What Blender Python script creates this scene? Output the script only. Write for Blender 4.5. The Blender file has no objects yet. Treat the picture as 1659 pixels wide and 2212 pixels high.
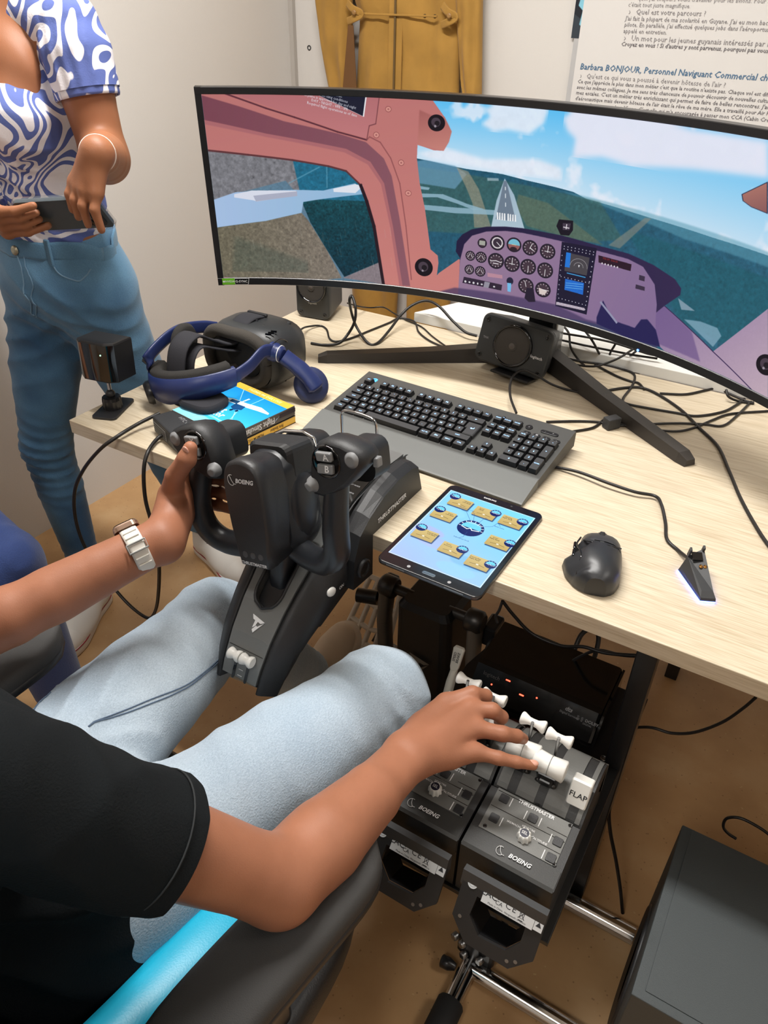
import bpy, bmesh, math, random
import numpy as np
import openvdb
from mathutils import Vector, Matrix, Euler, Quaternion

random.seed(7); rng = np.random.default_rng(7)
S = bpy.context.scene
COL = S.collection
V = Vector
PI = math.pi
T = 0.74                      # desk top height; floor is z = 0

# ------------------------------------------------------------------ camera
cam = bpy.data.objects.new('camera', bpy.data.cameras.new('camera')); COL.objects.link(cam)
S.camera = cam
cam.data.sensor_fit = 'VERTICAL'; cam.data.sensor_height = 36.0; cam.data.lens = 1616.36 / 2212 * 36
cam.data.clip_start = .02
def cam_matrix(loc, yaw, pitch, roll):
    f = V((-math.sin(yaw) * math.cos(pitch), math.cos(yaw) * math.cos(pitch), -math.sin(pitch)))
    r = V((math.cos(yaw), math.sin(yaw), 0)); u = r.cross(f)
    r2 = math.cos(roll) * r + math.sin(roll) * u; u2 = -math.sin(roll) * r + math.cos(roll) * u
    m = Matrix((r2, u2, -f)).transposed().to_4x4(); m.translation = loc
    return m
cam.matrix_world = cam_matrix((1.18, -.793, 1.429), .5332, .6067, .0208)

# ------------------------------------------------------------------ light
W = bpy.data.worlds.new('world'); S.world = W; W.use_nodes = True
W.node_tree.nodes['Background'].inputs[0].default_value = (.9, .95, 1, 1)
W.node_tree.nodes['Background'].inputs[1].default_value = .05
def area(name, loc, size, power, col=(1, .95, .88), target=None):
    l = bpy.data.lights.new(name, 'AREA'); l.shape = 'RECTANGLE'; l.size, l.size_y = size; l.energy = power; l.color = col
    o = bpy.data.objects.new(name, l); COL.objects.link(o); o.location = loc
    return o
area('ceiling_light_front', (.3, .25, 2.53), (1.2, .14), 36, (1, .975, .94))
area('ceiling_light_back', (.9, -1.9, 2.53), (.55, .55), 10, (1, .975, .94))
area('ceiling_light_side', (2.5, .2, 2.53), (.55, .55), 5, (1, .975, .94))
VS = S.view_settings
VS.view_transform = 'Standard'; VS.look = 'None'; VS.gamma = 1; VS.use_curve_mapping = False; VS.exposure = 0.55

# ------------------------------------------------------------------ materials
def lin(c):
    return tuple(((x / 255 / 12.92) if x / 255 <= .04045 else ((x / 255 + .055) / 1.055) ** 2.4) for x in c)
def mat(name, col, rough=.5, metal=0, spec=.5, noise=0, nscale=40, bump=0, bscale=300, emit=0, coat=0, sss=0, stretch=None, alpha=1, trans=0, sheen=0):
    m = bpy.data.materials.new(name); m.use_nodes = True
    nt = m.node_tree; N = nt.nodes; L = nt.links; p = N['Principled BSDF']
    c = lin(col)
    p.inputs['Base Color'].default_value = (*c, 1); p.inputs['Roughness'].default_value = rough
    p.inputs['Metallic'].default_value = metal; p.inputs['Specular IOR Level'].default_value = spec
    if coat: p.inputs['Coat Weight'].default_value = coat; p.inputs['Coat Roughness'].default_value = .08
    if sheen: p.inputs['Sheen Weight'].default_value = sheen
    if sss: p.inputs['Subsurface Weight'].default_value = sss; p.inputs['Subsurface Radius'].default_value = (.012, .005, .003); p.inputs['Subsurface Scale'].default_value = 1
    if trans: p.inputs['Transmission Weight'].default_value = trans
    if alpha < 1: p.inputs['Alpha'].default_value = alpha
    if emit: p.inputs['Emission Color'].default_value = (*c, 1); p.inputs['Emission Strength'].default_value = emit
    if noise or bump:
        tc = N.new('ShaderNodeTexCoord'); mp = N.new('ShaderNodeMapping'); L.new(tc.outputs['Object'], mp.inputs[0])
        if stretch: mp.inputs['Scale'].default_value = stretch
    if noise:
        n = N.new('ShaderNodeTexNoise'); n.inputs['Scale'].default_value = nscale; n.inputs['Detail'].default_value = 5
        L.new(mp.outputs[0], n.inputs['Vector'])
        r = N.new('ShaderNodeMapRange'); r.inputs['From Min'].default_value = .3; r.inputs['From Max'].default_value = .7
        r.inputs['To Min'].default_value = 1 - noise; r.inputs['To Max'].default_value = 1 + noise
        L.new(n.outputs['Fac'], r.inputs['Value'])
        x = N.new('ShaderNodeVectorMath'); x.operation = 'SCALE'; x.inputs[0].default_value = c
        L.new(r.outputs[0], x.inputs['Scale']); L.new(x.outputs[0], p.inputs['Base Color'])
    if bump:
        b = N.new('ShaderNodeTexNoise'); b.inputs['Scale'].default_value = bscale; b.inputs['Detail'].default_value = 3
        L.new(mp.outputs[0], b.inputs['Vector'])
        bp = N.new('ShaderNodeBump'); bp.inputs['Strength'].default_value = bump; bp.inputs['Distance'].default_value = .002
        L.new(b.outputs['Fac'], bp.inputs['Height']); L.new(bp.outputs[0], p.inputs['Normal'])
    return m
def nodes(m): return m.node_tree.nodes, m.node_tree.links, m.node_tree.nodes['Principled BSDF']
def ramp(N, stops, interp='LINEAR'):
    r = N.new('ShaderNodeValToRGB'); r.color_ramp.interpolation = interp; e = r.color_ramp.elements
    while len(e) < len(stops): e.new(.5)
    for q, (p, c) in zip(e, stops): q.position = p; q.color = (*lin(c), 1)
    return r

# ------------------------------------------------------------------ mesh building
def frame(o, x, y=None, z=None):
    """matrix with origin o, x axis along x, and y or z axis near the given vector"""
    x = V(x).normalized()
    if z is not None:
        z = V(z); y = z.cross(x).normalized(); z = x.cross(y)
    else:
        y = V(y); z = x.cross(y).normalized(); y = z.cross(x)
    m = Matrix((x, y, z)).transposed().to_4x4(); m.translation = V(o)
    return m
def rot(ax, deg): return Matrix.Rotation(math.radians(deg), 4, ax)
def tr(*p): return Matrix.Translation(V(p))
def spline(pts, per=6):
    P = [V(p) for p in pts]
    if len(P) < 3: return P
    out = []
    for i in range(len(P) - 1):
        a, b = P[i], P[i + 1]; p0 = P[i - 1] if i else 2 * a - b; p3 = P[i + 2] if i + 2 < len(P) else 2 * b - a
        for k in range(per):
            t = k / per
            out.append(.5 * (2 * a + (b - p0) * t + (2 * p0 - 5 * a + 4 * b - p3) * t * t + (3 * a - p0 - 3 * b + p3) * t ** 3))
    out.append(P[-1])
    return out
def rrect(w, h, r, n=4, cx=0, cy=0):
    out = []
    for sx, sy, a0 in ((1, 1, 0), (-1, 1, 90), (-1, -1, 180), (1, -1, 270)):
        for k in range(n + 1):
            a = math.radians(a0 + 90 * k / n)
            out.append((cx + sx * (w / 2 - r) + r * math.cos(a), cy + sy * (h / 2 - r) + r * math.sin(a)))
    return out
def circle(r, n=24, cx=0, cy=0, ry=None):
    return [(cx + r * math.cos(2 * PI * k / n), cy + (ry or r) * math.sin(2 * PI * k / n)) for k in range(n)]
class B:
    def __init__(s): s.v = []; s.f = []; s.sm = []; s.m = Matrix()
    def at(s, m): s.m = m; return s
    def add(s, vs, fs, smooth=False):
        o = len(s.v); s.v += [tuple(s.m @ V(v)) for v in vs]
        s.f += [tuple(i + o for i in f) for f in fs]; s.sm += [smooth] * len(fs)
        return s
    def bm(s, bm, smooth=False):
        bm.verts.index_update()
        s.add([v.co for v in bm.verts], [[v.index for v in f.verts] for f in bm.faces], smooth); bm.free(); return s
    def box(s, c, d, bev=0, seg=2, R=None, taper=None):
        bm = bmesh.new(); bmesh.ops.create_cube(bm, size=1)
        for v in bm.verts:
            v.co = V((v.co.x * d[0], v.co.y * d[1], v.co.z * d[2]))
            if taper and v.co.z > 0: v.co.x *= taper[0]; v.co.y *= taper[-1]
        if bev: bmesh.ops.bevel(bm, geom=bm.edges[:], offset=bev, segments=seg, profile=.5, affect='EDGES')
        m = tr(*c) @ (R if R else Matrix())
        bm.transform(m)
        return s.bm(bm, False)
    def cyl(s, a, b, r, r2=None, n=18, cap=True):
        return s.loft_path([a, b], [r, r if r2 is None else r2], n, cap, smooth_caps=False)
    def lathe(s, o, axis, prof, n=24, smooth=True, hint=None):
        z = V(axis).normalized(); h = V(hint) if hint else (V((1, 0, 0)) if abs(z.x) < .9 else V((0, 1, 0)))
        x = (h - z * h.dot(z)).normalized(); y = z.cross(x); o = V(o)
        vs = []; fs = []
        for r, t in prof:
            for k in range(n):
                a = 2 * PI * k / n; vs.append(o + z * t + (x * math.cos(a) + y * math.sin(a)) * max(r, 1e-5))
        for i in range(len(prof) - 1):
            for k in range(n):
                fs.append((i * n + k, i * n + (k + 1) % n, (i + 1) * n + (k + 1) % n, (i + 1) * n + k))
        s.add(vs, fs, smooth)
        s.add(vs[:n][::-1], [tuple(range(n))]); s.add(vs[-n:], [tuple(range(n))])
        return s
    def prism(s, poly, d, bev=0, seg=2, smooth=False):
        """poly in local xy, extruded from z=0 to z=d"""
        bm = bmesh.new(); vs = [bm.verts.new((p[0], p[1], 0)) for p in poly]
        f = bm.faces.new(vs); f.normal_update()
        if (f.normal.z > 0) == (d > 0): f.normal_flip()
        r = bmesh.ops.extrude_face_region(bm, geom=[f])
        bmesh.ops.translate(bm, verts=[g for g in r['geom'] if isinstance(g, bmesh.types.BMVert)], vec=(0, 0, d))
        bmesh.ops.recalc_face_normals(bm, faces=bm.faces[:])
        if bev:
            top = [e for e in bm.edges if all(abs(v.co.z - d) < 1e-6 for v in e.verts)]
            bmesh.ops.bevel(bm, geom=top, offset=bev, segments=seg, profile=.5, affect='EDGES')
        return s.bm(bm, smooth)
    def loft(s, rings, cap=True, smooth=True, closed=True):
        n = len(rings[0]); vs = [p for r in rings for p in r]; fs = []
        for i in range(len(rings) - 1):
            for k in range(n if closed else n - 1):
                fs.append((i * n + k, i * n + (k + 1) % n, (i + 1) * n + (k + 1) % n, (i + 1) * n + k))
        s.add(vs, fs, smooth)
        if cap: s.add(rings[0][::-1], [tuple(range(n))]); s.add(rings[-1], [tuple(range(n))])
        return s
    def loft_path(s, pts, rad, n=8, cap=True, flat=None, up=None, smooth_caps=True):
        """tube along pts; rad one radius or one per point; flat = (a, b) radii along up-normal / side for ribbons"""
        P = [V(p) for p in pts]; rings = []
        t0 = (P[1] - P[0]).normalized(); h = V(up) if up else (V((0, 0, 1)) if abs(t0.z) < .9 else V((1, 0, 0)))
        x = (h - t0 * h.dot(t0)).normalized()
        for i, p in enumerate(P):
            t = ((P[i + 1] if i + 1 < len(P) else p) - (P[i - 1] if i else p)).normalized()
            if up: h = V(up); x = h
            x = (x - t * x.dot(t))
            x = x.normalized() if x.length > 1e-6 else V((1, 0, 0)); y = t.cross(x)
            r = rad[min(i, len(rad) - 1)] if isinstance(rad, (list, tuple)) else rad
            if isinstance(r, (list, tuple)): ra, rb = r
            elif flat: ra, rb = flat
            else: ra = rb = r
            if flat or isinstance(r, (list, tuple)):
                q = [(math.copysign(abs(math.cos(a)) ** .5, math.cos(a)), math.copysign(abs(math.sin(a)) ** .5, math.sin(a))) for a in [2 * PI * (k + .5) / n for k in range(n)]]
            else: q = [(math.cos(2 * PI * k / n), math.sin(2 * PI * k / n)) for k in range(n)]
            rings.append([p + x * ra * c + y * rb * d for c, d in q])
        return s.loft(rings, cap)
    def tube(s, pts, r, n=8, per=6): return s.loft_path(spline(pts, per), r, n)
    def ell(s, c, r, R=None, n=16, m=10):
        bm = bmesh.new(); bmesh.ops.create_uvsphere(bm, u_segments=n, v_segments=m, radius=1)
        bm.transform(tr(*c) @ (R if R else Matrix()) @ Matrix.Diagonal((*r, 1)))
        return s.bm(bm, True)
    def plate(s, poly, z=0):
        return s.add([(p[0], p[1], z) for p in poly], [tuple(range(len(poly)))])
    def grid(s, fn, us, vs, smooth=True):
        pts = [fn(u, v) for v in vs for u in us]; n = len(us)
        return s.add(pts, [(j * n + i, j * n + i + 1, (j + 1) * n + i + 1, (j + 1) * n + i) for j in range(len(vs) - 1) for i in range(n - 1)], smooth)
    def mesh(s, name, m):
        me = bpy.data.meshes.new(name); me.from_pydata(s.v, [], s.f)
        me.polygons.foreach_set('use_smooth', s.sm)
        if m: me.materials.append(m)
        me.update()
        return me
    def go(s, name, m, parent=None, mtx=None):
        o = bpy.data.objects.new(name, s.mesh(name, m)); COL.objects.link(o)
        if parent: o.parent = parent
        if mtx is not None: o.matrix_local = mtx
        return o
def inst(o, parent=None, mtx=None):
    c = o.copy(); COL.objects.link(c)
    if parent: c.parent = parent
    if mtx is not None: c.matrix_local = mtx
    return c
def copy_tree(o, parent=None):
    c = o.copy(); COL.objects.link(c)
    if parent: c.parent = parent
    for ch in list(o.children): copy_tree(ch, c)
    return c
def tag(o, label=None, cat=None, group=None, kind=None):
    if label: o['label'] = label
    if cat: o['category'] = cat
    if group: o['group'] = group
    if kind: o['kind'] = kind
    return o
def thing(name, label, cat, mtx=None, group=None):
    o = bpy.data.objects.new(name, None); COL.objects.link(o); o.empty_display_size = .05
    if mtx is not None: o.matrix_world = mtx
    return tag(o, label, cat, group)
def text_mesh(s, size=None, width=None, align='CENTER', shear=0, bold=0, depth=0, sx=1, res=2, space=1):
    c = bpy.data.curves.new('t', 'FONT'); c.body = s; c.align_x = align; c.align_y = 'CENTER'; c.shear = shear; c.offset = bold
    c.extrude = depth; c.resolution_u = res; c.size = 1; c.space_character = space
    o = bpy.data.objects.new('t', c); COL.objects.link(o)
    dg = bpy.context.evaluated_depsgraph_get(); me = bpy.data.meshes.new_from_object(o.evaluated_get(dg))
    bpy.data.objects.remove(o); bpy.data.curves.remove(c)
    n = len(me.vertices); a = np.zeros(n * 3); me.vertices.foreach_get('co', a); a = a.reshape(-1, 3)
    if n:
        w = a[:, 0].max() - a[:, 0].min()
        if width and not size: k = width / w; a[:, 0] *= k; a[:, 1] *= k
        elif width: a[:, 0] *= width / w; a[:, 1] *= size
        else: a[:, 0] *= size * sx; a[:, 1] *= size
        me.vertices.foreach_set('co', a.ravel()); me.update()
    return me
def text(s, m, parent, mtx, size=None, name='lettering', **k):
    me = text_mesh(s, size, **k); me.name = name; me.materials.append(m)
    o = bpy.data.objects.new(name, me); COL.objects.link(o); o.parent = parent
    o.matrix_local = mtx
    return o
# ------------------------------------------------------------------ smooth bodies from distance fields
def _seg(P, a, b, ra, rb):
    a = np.array(a, np.float32); b = np.array(b, np.float32); ab = b - a; t = np.clip((P - a) @ ab / max(float(ab @ ab), 1e-12), 0, 1)
    return np.linalg.norm(P - a - t[..., None] * ab, axis=-1) - (ra + (rb - ra) * t)
def _ell(P, c, r, R=None):
    q = P - np.array(c, np.float32)
    if R is not None: q = q @ np.array(R.to_3x3(), np.float32)
    r = np.array(r, np.float32); k0 = np.linalg.norm(q / r, axis=-1); k1 = np.linalg.norm(q / r ** 2, axis=-1)
    return k0 * (k0 - 1) / np.maximum(k1, 1e-9)
def sdf_mesh(prims, res, pad=.02, post=None):
    """union of tapered segments ('pts', 'r'), ellipsoids ('c', 'e') and boxes ('box', 'd'), blended by k; 'sub' cuts"""
    items = []
    for p in prims:
        k = p.get('k', .01)
        if 'pts' in p:
            for i in range(len(p['pts']) - 1): items.append((p, i, np.minimum(np.array(p['pts'][i]) - p['r'][i], np.array(p['pts'][i + 1]) - p['r'][i + 1]), np.maximum(np.array(p['pts'][i]) + p['r'][i], np.array(p['pts'][i + 1]) + p['r'][i + 1]), k if i == 0 else min(k, .004)))
        else:
            c = np.array(p.get('c', p.get('box'))); e = np.array(p.get('e', p.get('d'))); e = np.full(3, np.linalg.norm(e)) if 'R' in p else e
            items.append((p, 0, c - e, c + e, k))
    add = [q for q in items if not q[0].get('sub')]
    lo = np.min([q[2] for q in add], 0) - pad; hi = np.max([q[3] for q in add], 0) + pad
    n = np.ceil((hi - lo) / res).astype(int) + 1
    ax = [(lo[i] + res * np.arange(n[i])).astype(np.float32) for i in range(3)]
    d = np.ones(n, np.float32)
    for p, i, a, b, k in items:
        m = k + .018; sl = tuple(slice(max(0, int((a[j] - m - lo[j]) / res)), min(n[j], int((b[j] + m - lo[j]) / res) + 2)) for j in range(3))
        if any(q.stop <= q.start for q in sl): continue
        P = np.stack(np.meshgrid(*[ax[j][sl[j]] for j in range(3)], indexing='ij'), -1); o = d[sl]
        if 'pts' in p: e = _seg(P, p['pts'][i], p['pts'][i + 1], p['r'][i], p['r'][i + 1])
        elif 'box' in p:
            q = P - np.array(p['box'], np.float32)
            if 'R' in p: q = q @ np.array(p['R'].to_3x3(), np.float32)
            q = np.abs(q) - np.array(p['d'], np.float32) + p.get('rd', .005); e = np.linalg.norm(np.maximum(q, 0), axis=-1) + np.minimum(q.max(-1), 0) - p.get('rd', .005)
        else: e = _ell(P, p['c'], p['e'], p.get('R'))
        if p.get('sub'): h = np.maximum(k - np.abs(-e - o), 0) / k; d[sl] = np.maximum(o, -e) + h * h * k / 4
        else: h = np.maximum(k - np.abs(e - o), 0) / k; d[sl] = np.minimum(o, e) - h * h * k / 4
    if post:
        I = np.nonzero(np.abs(d) < .03); P = np.stack([ax[j][I[j]] for j in range(3)], -1); d[I] = post(P, d[I])
    g = openvdb.FloatGrid(1.0); g.copyFromArray(d)
    pts, tris, quads = g.convertToPolygons(isovalue=0.0, adaptivity=0.0)
    return np.asarray(pts) * res + lo, [tuple(map(int, q[::-1])) for q in quads] + [tuple(map(int, t[::-1])) for t in tris]
def body(name, prims, res, m, parent=None, post=None, cut=None, iters=2, keep=1):
    v, f = sdf_mesh(prims, res, post=post)
    bm = bmesh.new(); vs = [bm.verts.new(p) for p in v]
    for q in f:
        try: bm.faces.new([vs[i] for i in q])
        except ValueError: pass
    for pl in (cut or []):   # (point, normal[, radius]): drop what lies on the normal's side
        geom = bm.verts[:] + bm.edges[:] + bm.faces[:]
        if len(pl) > 3:
            c = V(pl[0]); n = V(pl[1]).normalized(); fs = [q for q in bm.faces for w in [q.calc_center_median() - c] if -.02 < w.dot(n) < pl[3] and (w - n * w.dot(n)).length < pl[2]]; geom = list({x for q in fs for x in q.verts}) + list({x for q in fs for x in q.edges}) + fs
        elif len(pl) > 2:
            c = V(pl[0]); fs = [q for q in bm.faces if (q.calc_center_median() - c).length < pl[2]]; geom = list({x for q in fs for x in q.verts}) + list({x for q in fs for x in q.edges}) + fs
        bmesh.ops.bisect_plane(bm, geom=geom, plane_co=pl[0], plane_no=pl[1], clear_outer=True)
    bmesh.ops.recalc_face_normals(bm, faces=bm.faces[:])
    for _ in range(iters): bmesh.ops.smooth_vert(bm, verts=[x for x in bm.verts if not x.is_boundary], factor=.5, use_axis_x=True, use_axis_y=True, use_axis_z=True)
    return B().bm(bm, True).go(name, m, parent)
def folds(P, lst):
    """sum of local wrinkles: (centre, radius, direction, wavelength, amplitude, bend)"""
    w = np.zeros(len(P), np.float32)
    for c, r, dr, wl, am, *ph in lst:
        q = P - np.array(c, np.float32); g = np.exp(-(q ** 2).sum(-1) / (2 * r * r)); u = q @ (np.array(dr, np.float32) / np.linalg.norm(dr))
        t = u * 2 * PI / wl + (ph[0] if ph else 0) + 1.3 * np.sin(q[:, 0] * 23 + q[:, 1] * 17) + .9 * np.sin(q[:, 2] * 31 - q[:, 1] * 13)
        w += am * g * (np.abs(np.sin(t / 2)) ** .7 * 2 - 1.2)
    return w
def snap(o, pts, off=.0012):
    out = []
    for p in pts:
        ok, co, no, _ = o.closest_point_on_mesh(V(p)); out.append(co + no * off if ok else V(p))
    return out

# ------------------------------------------------------------------ flat pictures (screens, printed covers), painted into an image
class Pic:
    def __init__(s, w, h, c=(0, 0, 0)): s.w, s.h = w, h; s.a = np.zeros((h, w, 3), np.float32); s.a[:] = c
    def mask(s, poly, soft=0):
        p = np.array(poly, float); x0, y0 = np.floor(p.min(0)).astype(int) - 1; x1, y1 = np.ceil(p.max(0)).astype(int) + 2
        x0, y0 = max(x0, 0), max(y0, 0); x1, y1 = min(x1, s.w), min(y1, s.h)
        if x1 <= x0 or y1 <= y0: return None
        m = np.zeros((y1 - y0, x1 - x0), np.float32)
        for ox in (.25, .75):
            for oy in (.25, .75):
                X, Y = np.meshgrid(np.arange(x0, x1) + ox, np.arange(y0, y1) + oy); ins = np.zeros(X.shape, bool)
                for i in range(len(p)):
                    (ax, ay), (bx, by) = p[i - 1], p[i]
                    if ay == by: continue
                    ins ^= ((Y < ay) != (Y < by)) & (X < (bx - ax) * (Y - ay) / (by - ay) + ax)
                m += ins / 4
        for _ in range(soft):
            q = np.pad(m, 1, 'edge'); m = (q[:-2, 1:-1] + q[2:, 1:-1] + q[1:-1, :-2] + q[1:-1, 2:] + m) / 5
        return (slice(y0, y1), slice(x0, x1)), m
    def poly(s, pts, c, a=1, c2=None, d=(0, 1), soft=0, tex=0, ts=6):
        r = s.mask(pts, soft)
        if r is None: return s
        sl, m = r; m = (m * a)[..., None]; col = np.array(c, np.float32)
        if c2 is not None:
            Y, X = np.mgrid[sl[0], sl[1]]; t = X * d[0] + Y * d[1]; q = np.array(pts) @ np.array(d); t = np.clip((t - q.min()) / max(q.max() - q.min(), 1e-6), 0, 1)[..., None]
            col = col * (1 - t) + np.array(c2, np.float32) * t
        if tex: col = col * (1 + tex * (s.noise(m.shape[:2], ts)[..., None]))
        s.a[sl] = s.a[sl] * (1 - m) + col * m
        return s
    def noise(s, shp, ts):
        out = np.zeros(shp, np.float32); amp = 1
        for k in (ts, ts / 2, ts / 4):
            k = max(1, int(k)); g = rng.standard_normal((shp[0] // k + 3, shp[1] // k + 3)).astype(np.float32)
            y = np.arange(shp[0]) / k; x = np.arange(shp[1]) / k; yi = y.astype(int); xi = x.astype(int); fy = (y - yi)[:, None]; fx = (x - xi)[None]
            fy = fy * fy * (3 - 2 * fy); fx = fx * fx * (3 - 2 * fx)
            out += amp * (g[yi][:, xi] * (1 - fy) * (1 - fx) + g[yi + 1][:, xi] * fy * (1 - fx) + g[yi][:, xi + 1] * (1 - fy) * fx + g[yi + 1][:, xi + 1] * fy * fx); amp *= .6
        return out / 2
    def circ(s, x, y, r, c, ry=None, **k): return s.poly(circle(r, 28, x, y, ry), c, **k)
    def line(s, pts, w, c, a=1, soft=0):
        for p, q in zip(pts[:-1], pts[1:]):
            p, q = np.array(p, float), np.array(q, float); d = q - p; L = np.hypot(*d) or 1; n = np.array([-d[1], d[0]]) / L * w / 2; e = d / L * w * .3
            s.poly([p - e + n, q + e + n, q + e - n, p - e - n], c, a, soft=soft)
        return s
    def text(s, t, x, y, size, c, ang=0, width=None, align='CENTER', a=1, shear=0, bold=0, flip=False):
        me = text_mesh(t, size, width=width, align=align, shear=shear, bold=bold, res=1); co = np.zeros(len(me.vertices) * 3); me.vertices.foreach_get('co', co); co = co.reshape(-1, 3)[:, :2]
        ca, sa = math.cos(ang), math.sin(ang)
        co = np.stack([x + co[:, 0] * ca + co[:, 1] * sa, y + co[:, 0] * sa - co[:, 1] * ca], 1)
        for p in me.polygons: s.poly(co[list(p.vertices)], c, a)
        bpy.data.meshes.remove(me)
    def material(s, name, emit=1, rough=.4, spec=.3, self_lit=True, coat=0):
        im = bpy.data.images.new(name, s.w, s.h); px = np.ones((s.h, s.w, 4), np.float32); px[..., :3] = np.clip(s.a[::-1] / 255, 0, 1)
        im.pixels.foreach_set(px.ravel()); im.pack()
        m = mat(name, (8, 8, 10) if self_lit else (255, 255, 255), rough, spec=spec, coat=coat); N, L, p = nodes(m)
        t = N.new('ShaderNodeTexImage'); t.image = im; u = N.new('ShaderNodeUVMap'); L.new(u.outputs[0], t.inputs[0])
        L.new(t.outputs[0], p.inputs['Emission Color' if self_lit else 'Base Color'])
        if self_lit: p.inputs['Emission Strength'].default_value = emit
        return m
def uv_grid(name, fn, nu, nv, m, parent=None):
    us = [i / nu for i in range(nu + 1)]; vs = [j / nv for j in range(nv + 1)]
    b = B().grid(fn, us, vs); me = b.mesh(name, m); lay = me.uv_layers.new(name='UVMap'); n = nu + 1
    for l in me.loops: lay.data[l.index].uv = (us[l.vertex_index % n], vs[l.vertex_index // n])
    o = bpy.data.objects.new(name, me); COL.objects.link(o)
    if parent: o.parent = parent
    return o
# ------------------------------------------------------------------ shared materials
K = dict(
 black=mat('black_plastic', (34, 34, 36), .42, bump=.15, bscale=900), blacks=mat('black_satin', (26, 26, 28), .3), gloss=mat('black_gloss', (10, 10, 12), .07, coat=.5),
 char=mat('charcoal_plastic', (44, 45, 47), .5, bump=.12, bscale=1200), grey=mat('grey_panel', (92, 93, 92), .45, bump=.1, bscale=900), lgrey=mat('light_grey_panel', (150, 151, 148), .5),
 rubber=mat('rubber', (22, 22, 23), .75), chrome=mat('chrome', (200, 200, 200), .12, 1), steel=mat('brushed_steel', (150, 150, 150), .35, 1), dsteel=mat('dark_steel', (70, 68, 66), .4, .8),
 white=mat('white_plastic', (232, 231, 226), .3), ink=mat('white_print', (225, 225, 225), .6), dink=mat('black_print', (30, 30, 34), .6), gink=mat('grey_print', (150, 150, 152), .6),
 cable=mat('cable_sheath', (24, 21, 20), .45), gold=mat('gold_contact', (200, 150, 90), .25, 1), red_led=mat('red_led', (255, 60, 40), emit=6), blue_led=mat('blue_led', (60, 110, 255), emit=9), cyan_led=mat('key_glow', (150, 195, 255), emit=1.1), btn=mat('grey_button', (120, 121, 122), .5),
 foam=mat('foam', (40, 38, 36), .95, bump=.5, bscale=700), navy=mat('navy_plastic', (32, 45, 92), .38, bump=.05, bscale=900), strap=mat('strap_webbing', (34, 34, 40), .85, bump=.3, bscale=900),
)
# ------------------------------------------------------------------ room
m = mat('wall_paint', (210, 206, 201), .85, bump=.12, bscale=260)
XR, YB, YF, ZC = 3.4, 1.72, -3.2, 2.6
def wall(name, c, d): return tag(B().box(c, d).go(name, m), kind='structure')
wall('wall_left', (-.77, (YB + YF) / 2, ZC / 2), (.1, YB - YF + .2, ZC))
wall('wall_right', (XR + .05, (YB + YF) / 2, ZC / 2), (.1, YB - YF + .2, ZC))
wall('wall_rear', ((XR - .72) / 2, YF - .05, ZC / 2), (XR + .72, .1, ZC))
wb = wall('wall_back', ((XR - .72) / 2, YB + .05, ZC / 2), (XR + .72, .1, ZC))
B().lathe((-.648, YB + .002, 1.265), (0, -1, 0), [(.008, 0), (.008, .004), (.0055, .0045), (.005, .001)], 14).go('screw_cap', K['black'], wb)
tag(B().box((-.711, YB - .009, ZC / 2), (.018, .018, ZC - .01)).go('trim_1', mat('corner_bead', (176, 170, 163), .7)), kind='structure')
tag(B().box(((XR - .72) / 2, (YB + YF) / 2, ZC + .05), (XR + .72, YB - YF, .1)).go('ceiling', mat('ceiling_white', (235, 233, 228), .9)), kind='structure')
fm = mat('linoleum', (186, 136, 80), .42, spec=.4); N, L, p = nodes(fm)
tc = N.new('ShaderNodeTexCoord'); n1 = N.new('ShaderNodeTexNoise'); n1.inputs['Scale'].default_value = 7; n1.inputs['Detail'].default_value = 6
n2 = N.new('ShaderNodeTexVoronoi'); n2.inputs['Scale'].default_value = 62; n3 = N.new('ShaderNodeTexNoise'); n3.inputs['Scale'].default_value = 90; n3.inputs['Detail'].default_value = 2
for q in (n1, n2, n3): L.new(tc.outputs['Object'], q.inputs['Vector'])
r1 = ramp(N, [(.3, (172, 134, 92)), (.55, (188, 150, 106)), (.75, (198, 164, 122))]); L.new(n1.outputs['Fac'], r1.inputs[0])
r2 = ramp(N, [(.06, (112, 78, 46)), (.13, (255, 255, 255))]); L.new(n2.outputs['Distance'], r2.inputs[0])
r3 = ramp(N, [(.68, (0, 0, 0)), (.74, (215, 185, 140))]); L.new(n3.outputs['Fac'], r3.inputs[0])
x = N.new('ShaderNodeMixRGB'); x.blend_type = 'MULTIPLY'; x.inputs[0].default_value = .45; L.new(r1.outputs[0], x.inputs[1]); L.new(r2.outputs[0], x.inputs[2])
y = N.new('ShaderNodeMixRGB'); y.blend_type = 'LIGHTEN'; y.inputs[0].default_value = .5; L.new(x.outputs[0], y.inputs[1]); L.new(r3.outputs[0], y.inputs[2]); L.new(y.outputs[0], p.inputs['Base Color'])
tag(B().box(((XR - .72) / 2, (YB + YF) / 2, -.05), (XR + .72, YB - YF, .1)).go('floor', fm), kind='structure')
for i, (x, y) in enumerate(((.3, .25), (.9, -1.9), (2.5, .2))):
    t = thing('ceiling_lamp', ['long white ceiling lamp over the desk', 'square white ceiling lamp behind the chair', 'square white ceiling lamp near the right wall'][i], 'lamp', tr(x, y, 2.55))
    w_, h_ = ((1.26, .2), (.62, .62), (.62, .62))[i]
    B().box((0, 0, .025), (w_, h_, .05)).go('lamp_housing', K['white'], t)
    B().box((0, 0, -.003), (w_ - .06, h_ - .06, .006)).go('diffuser', mat('lamp_diffuser', (255, 250, 240), emit=4), t)
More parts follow.
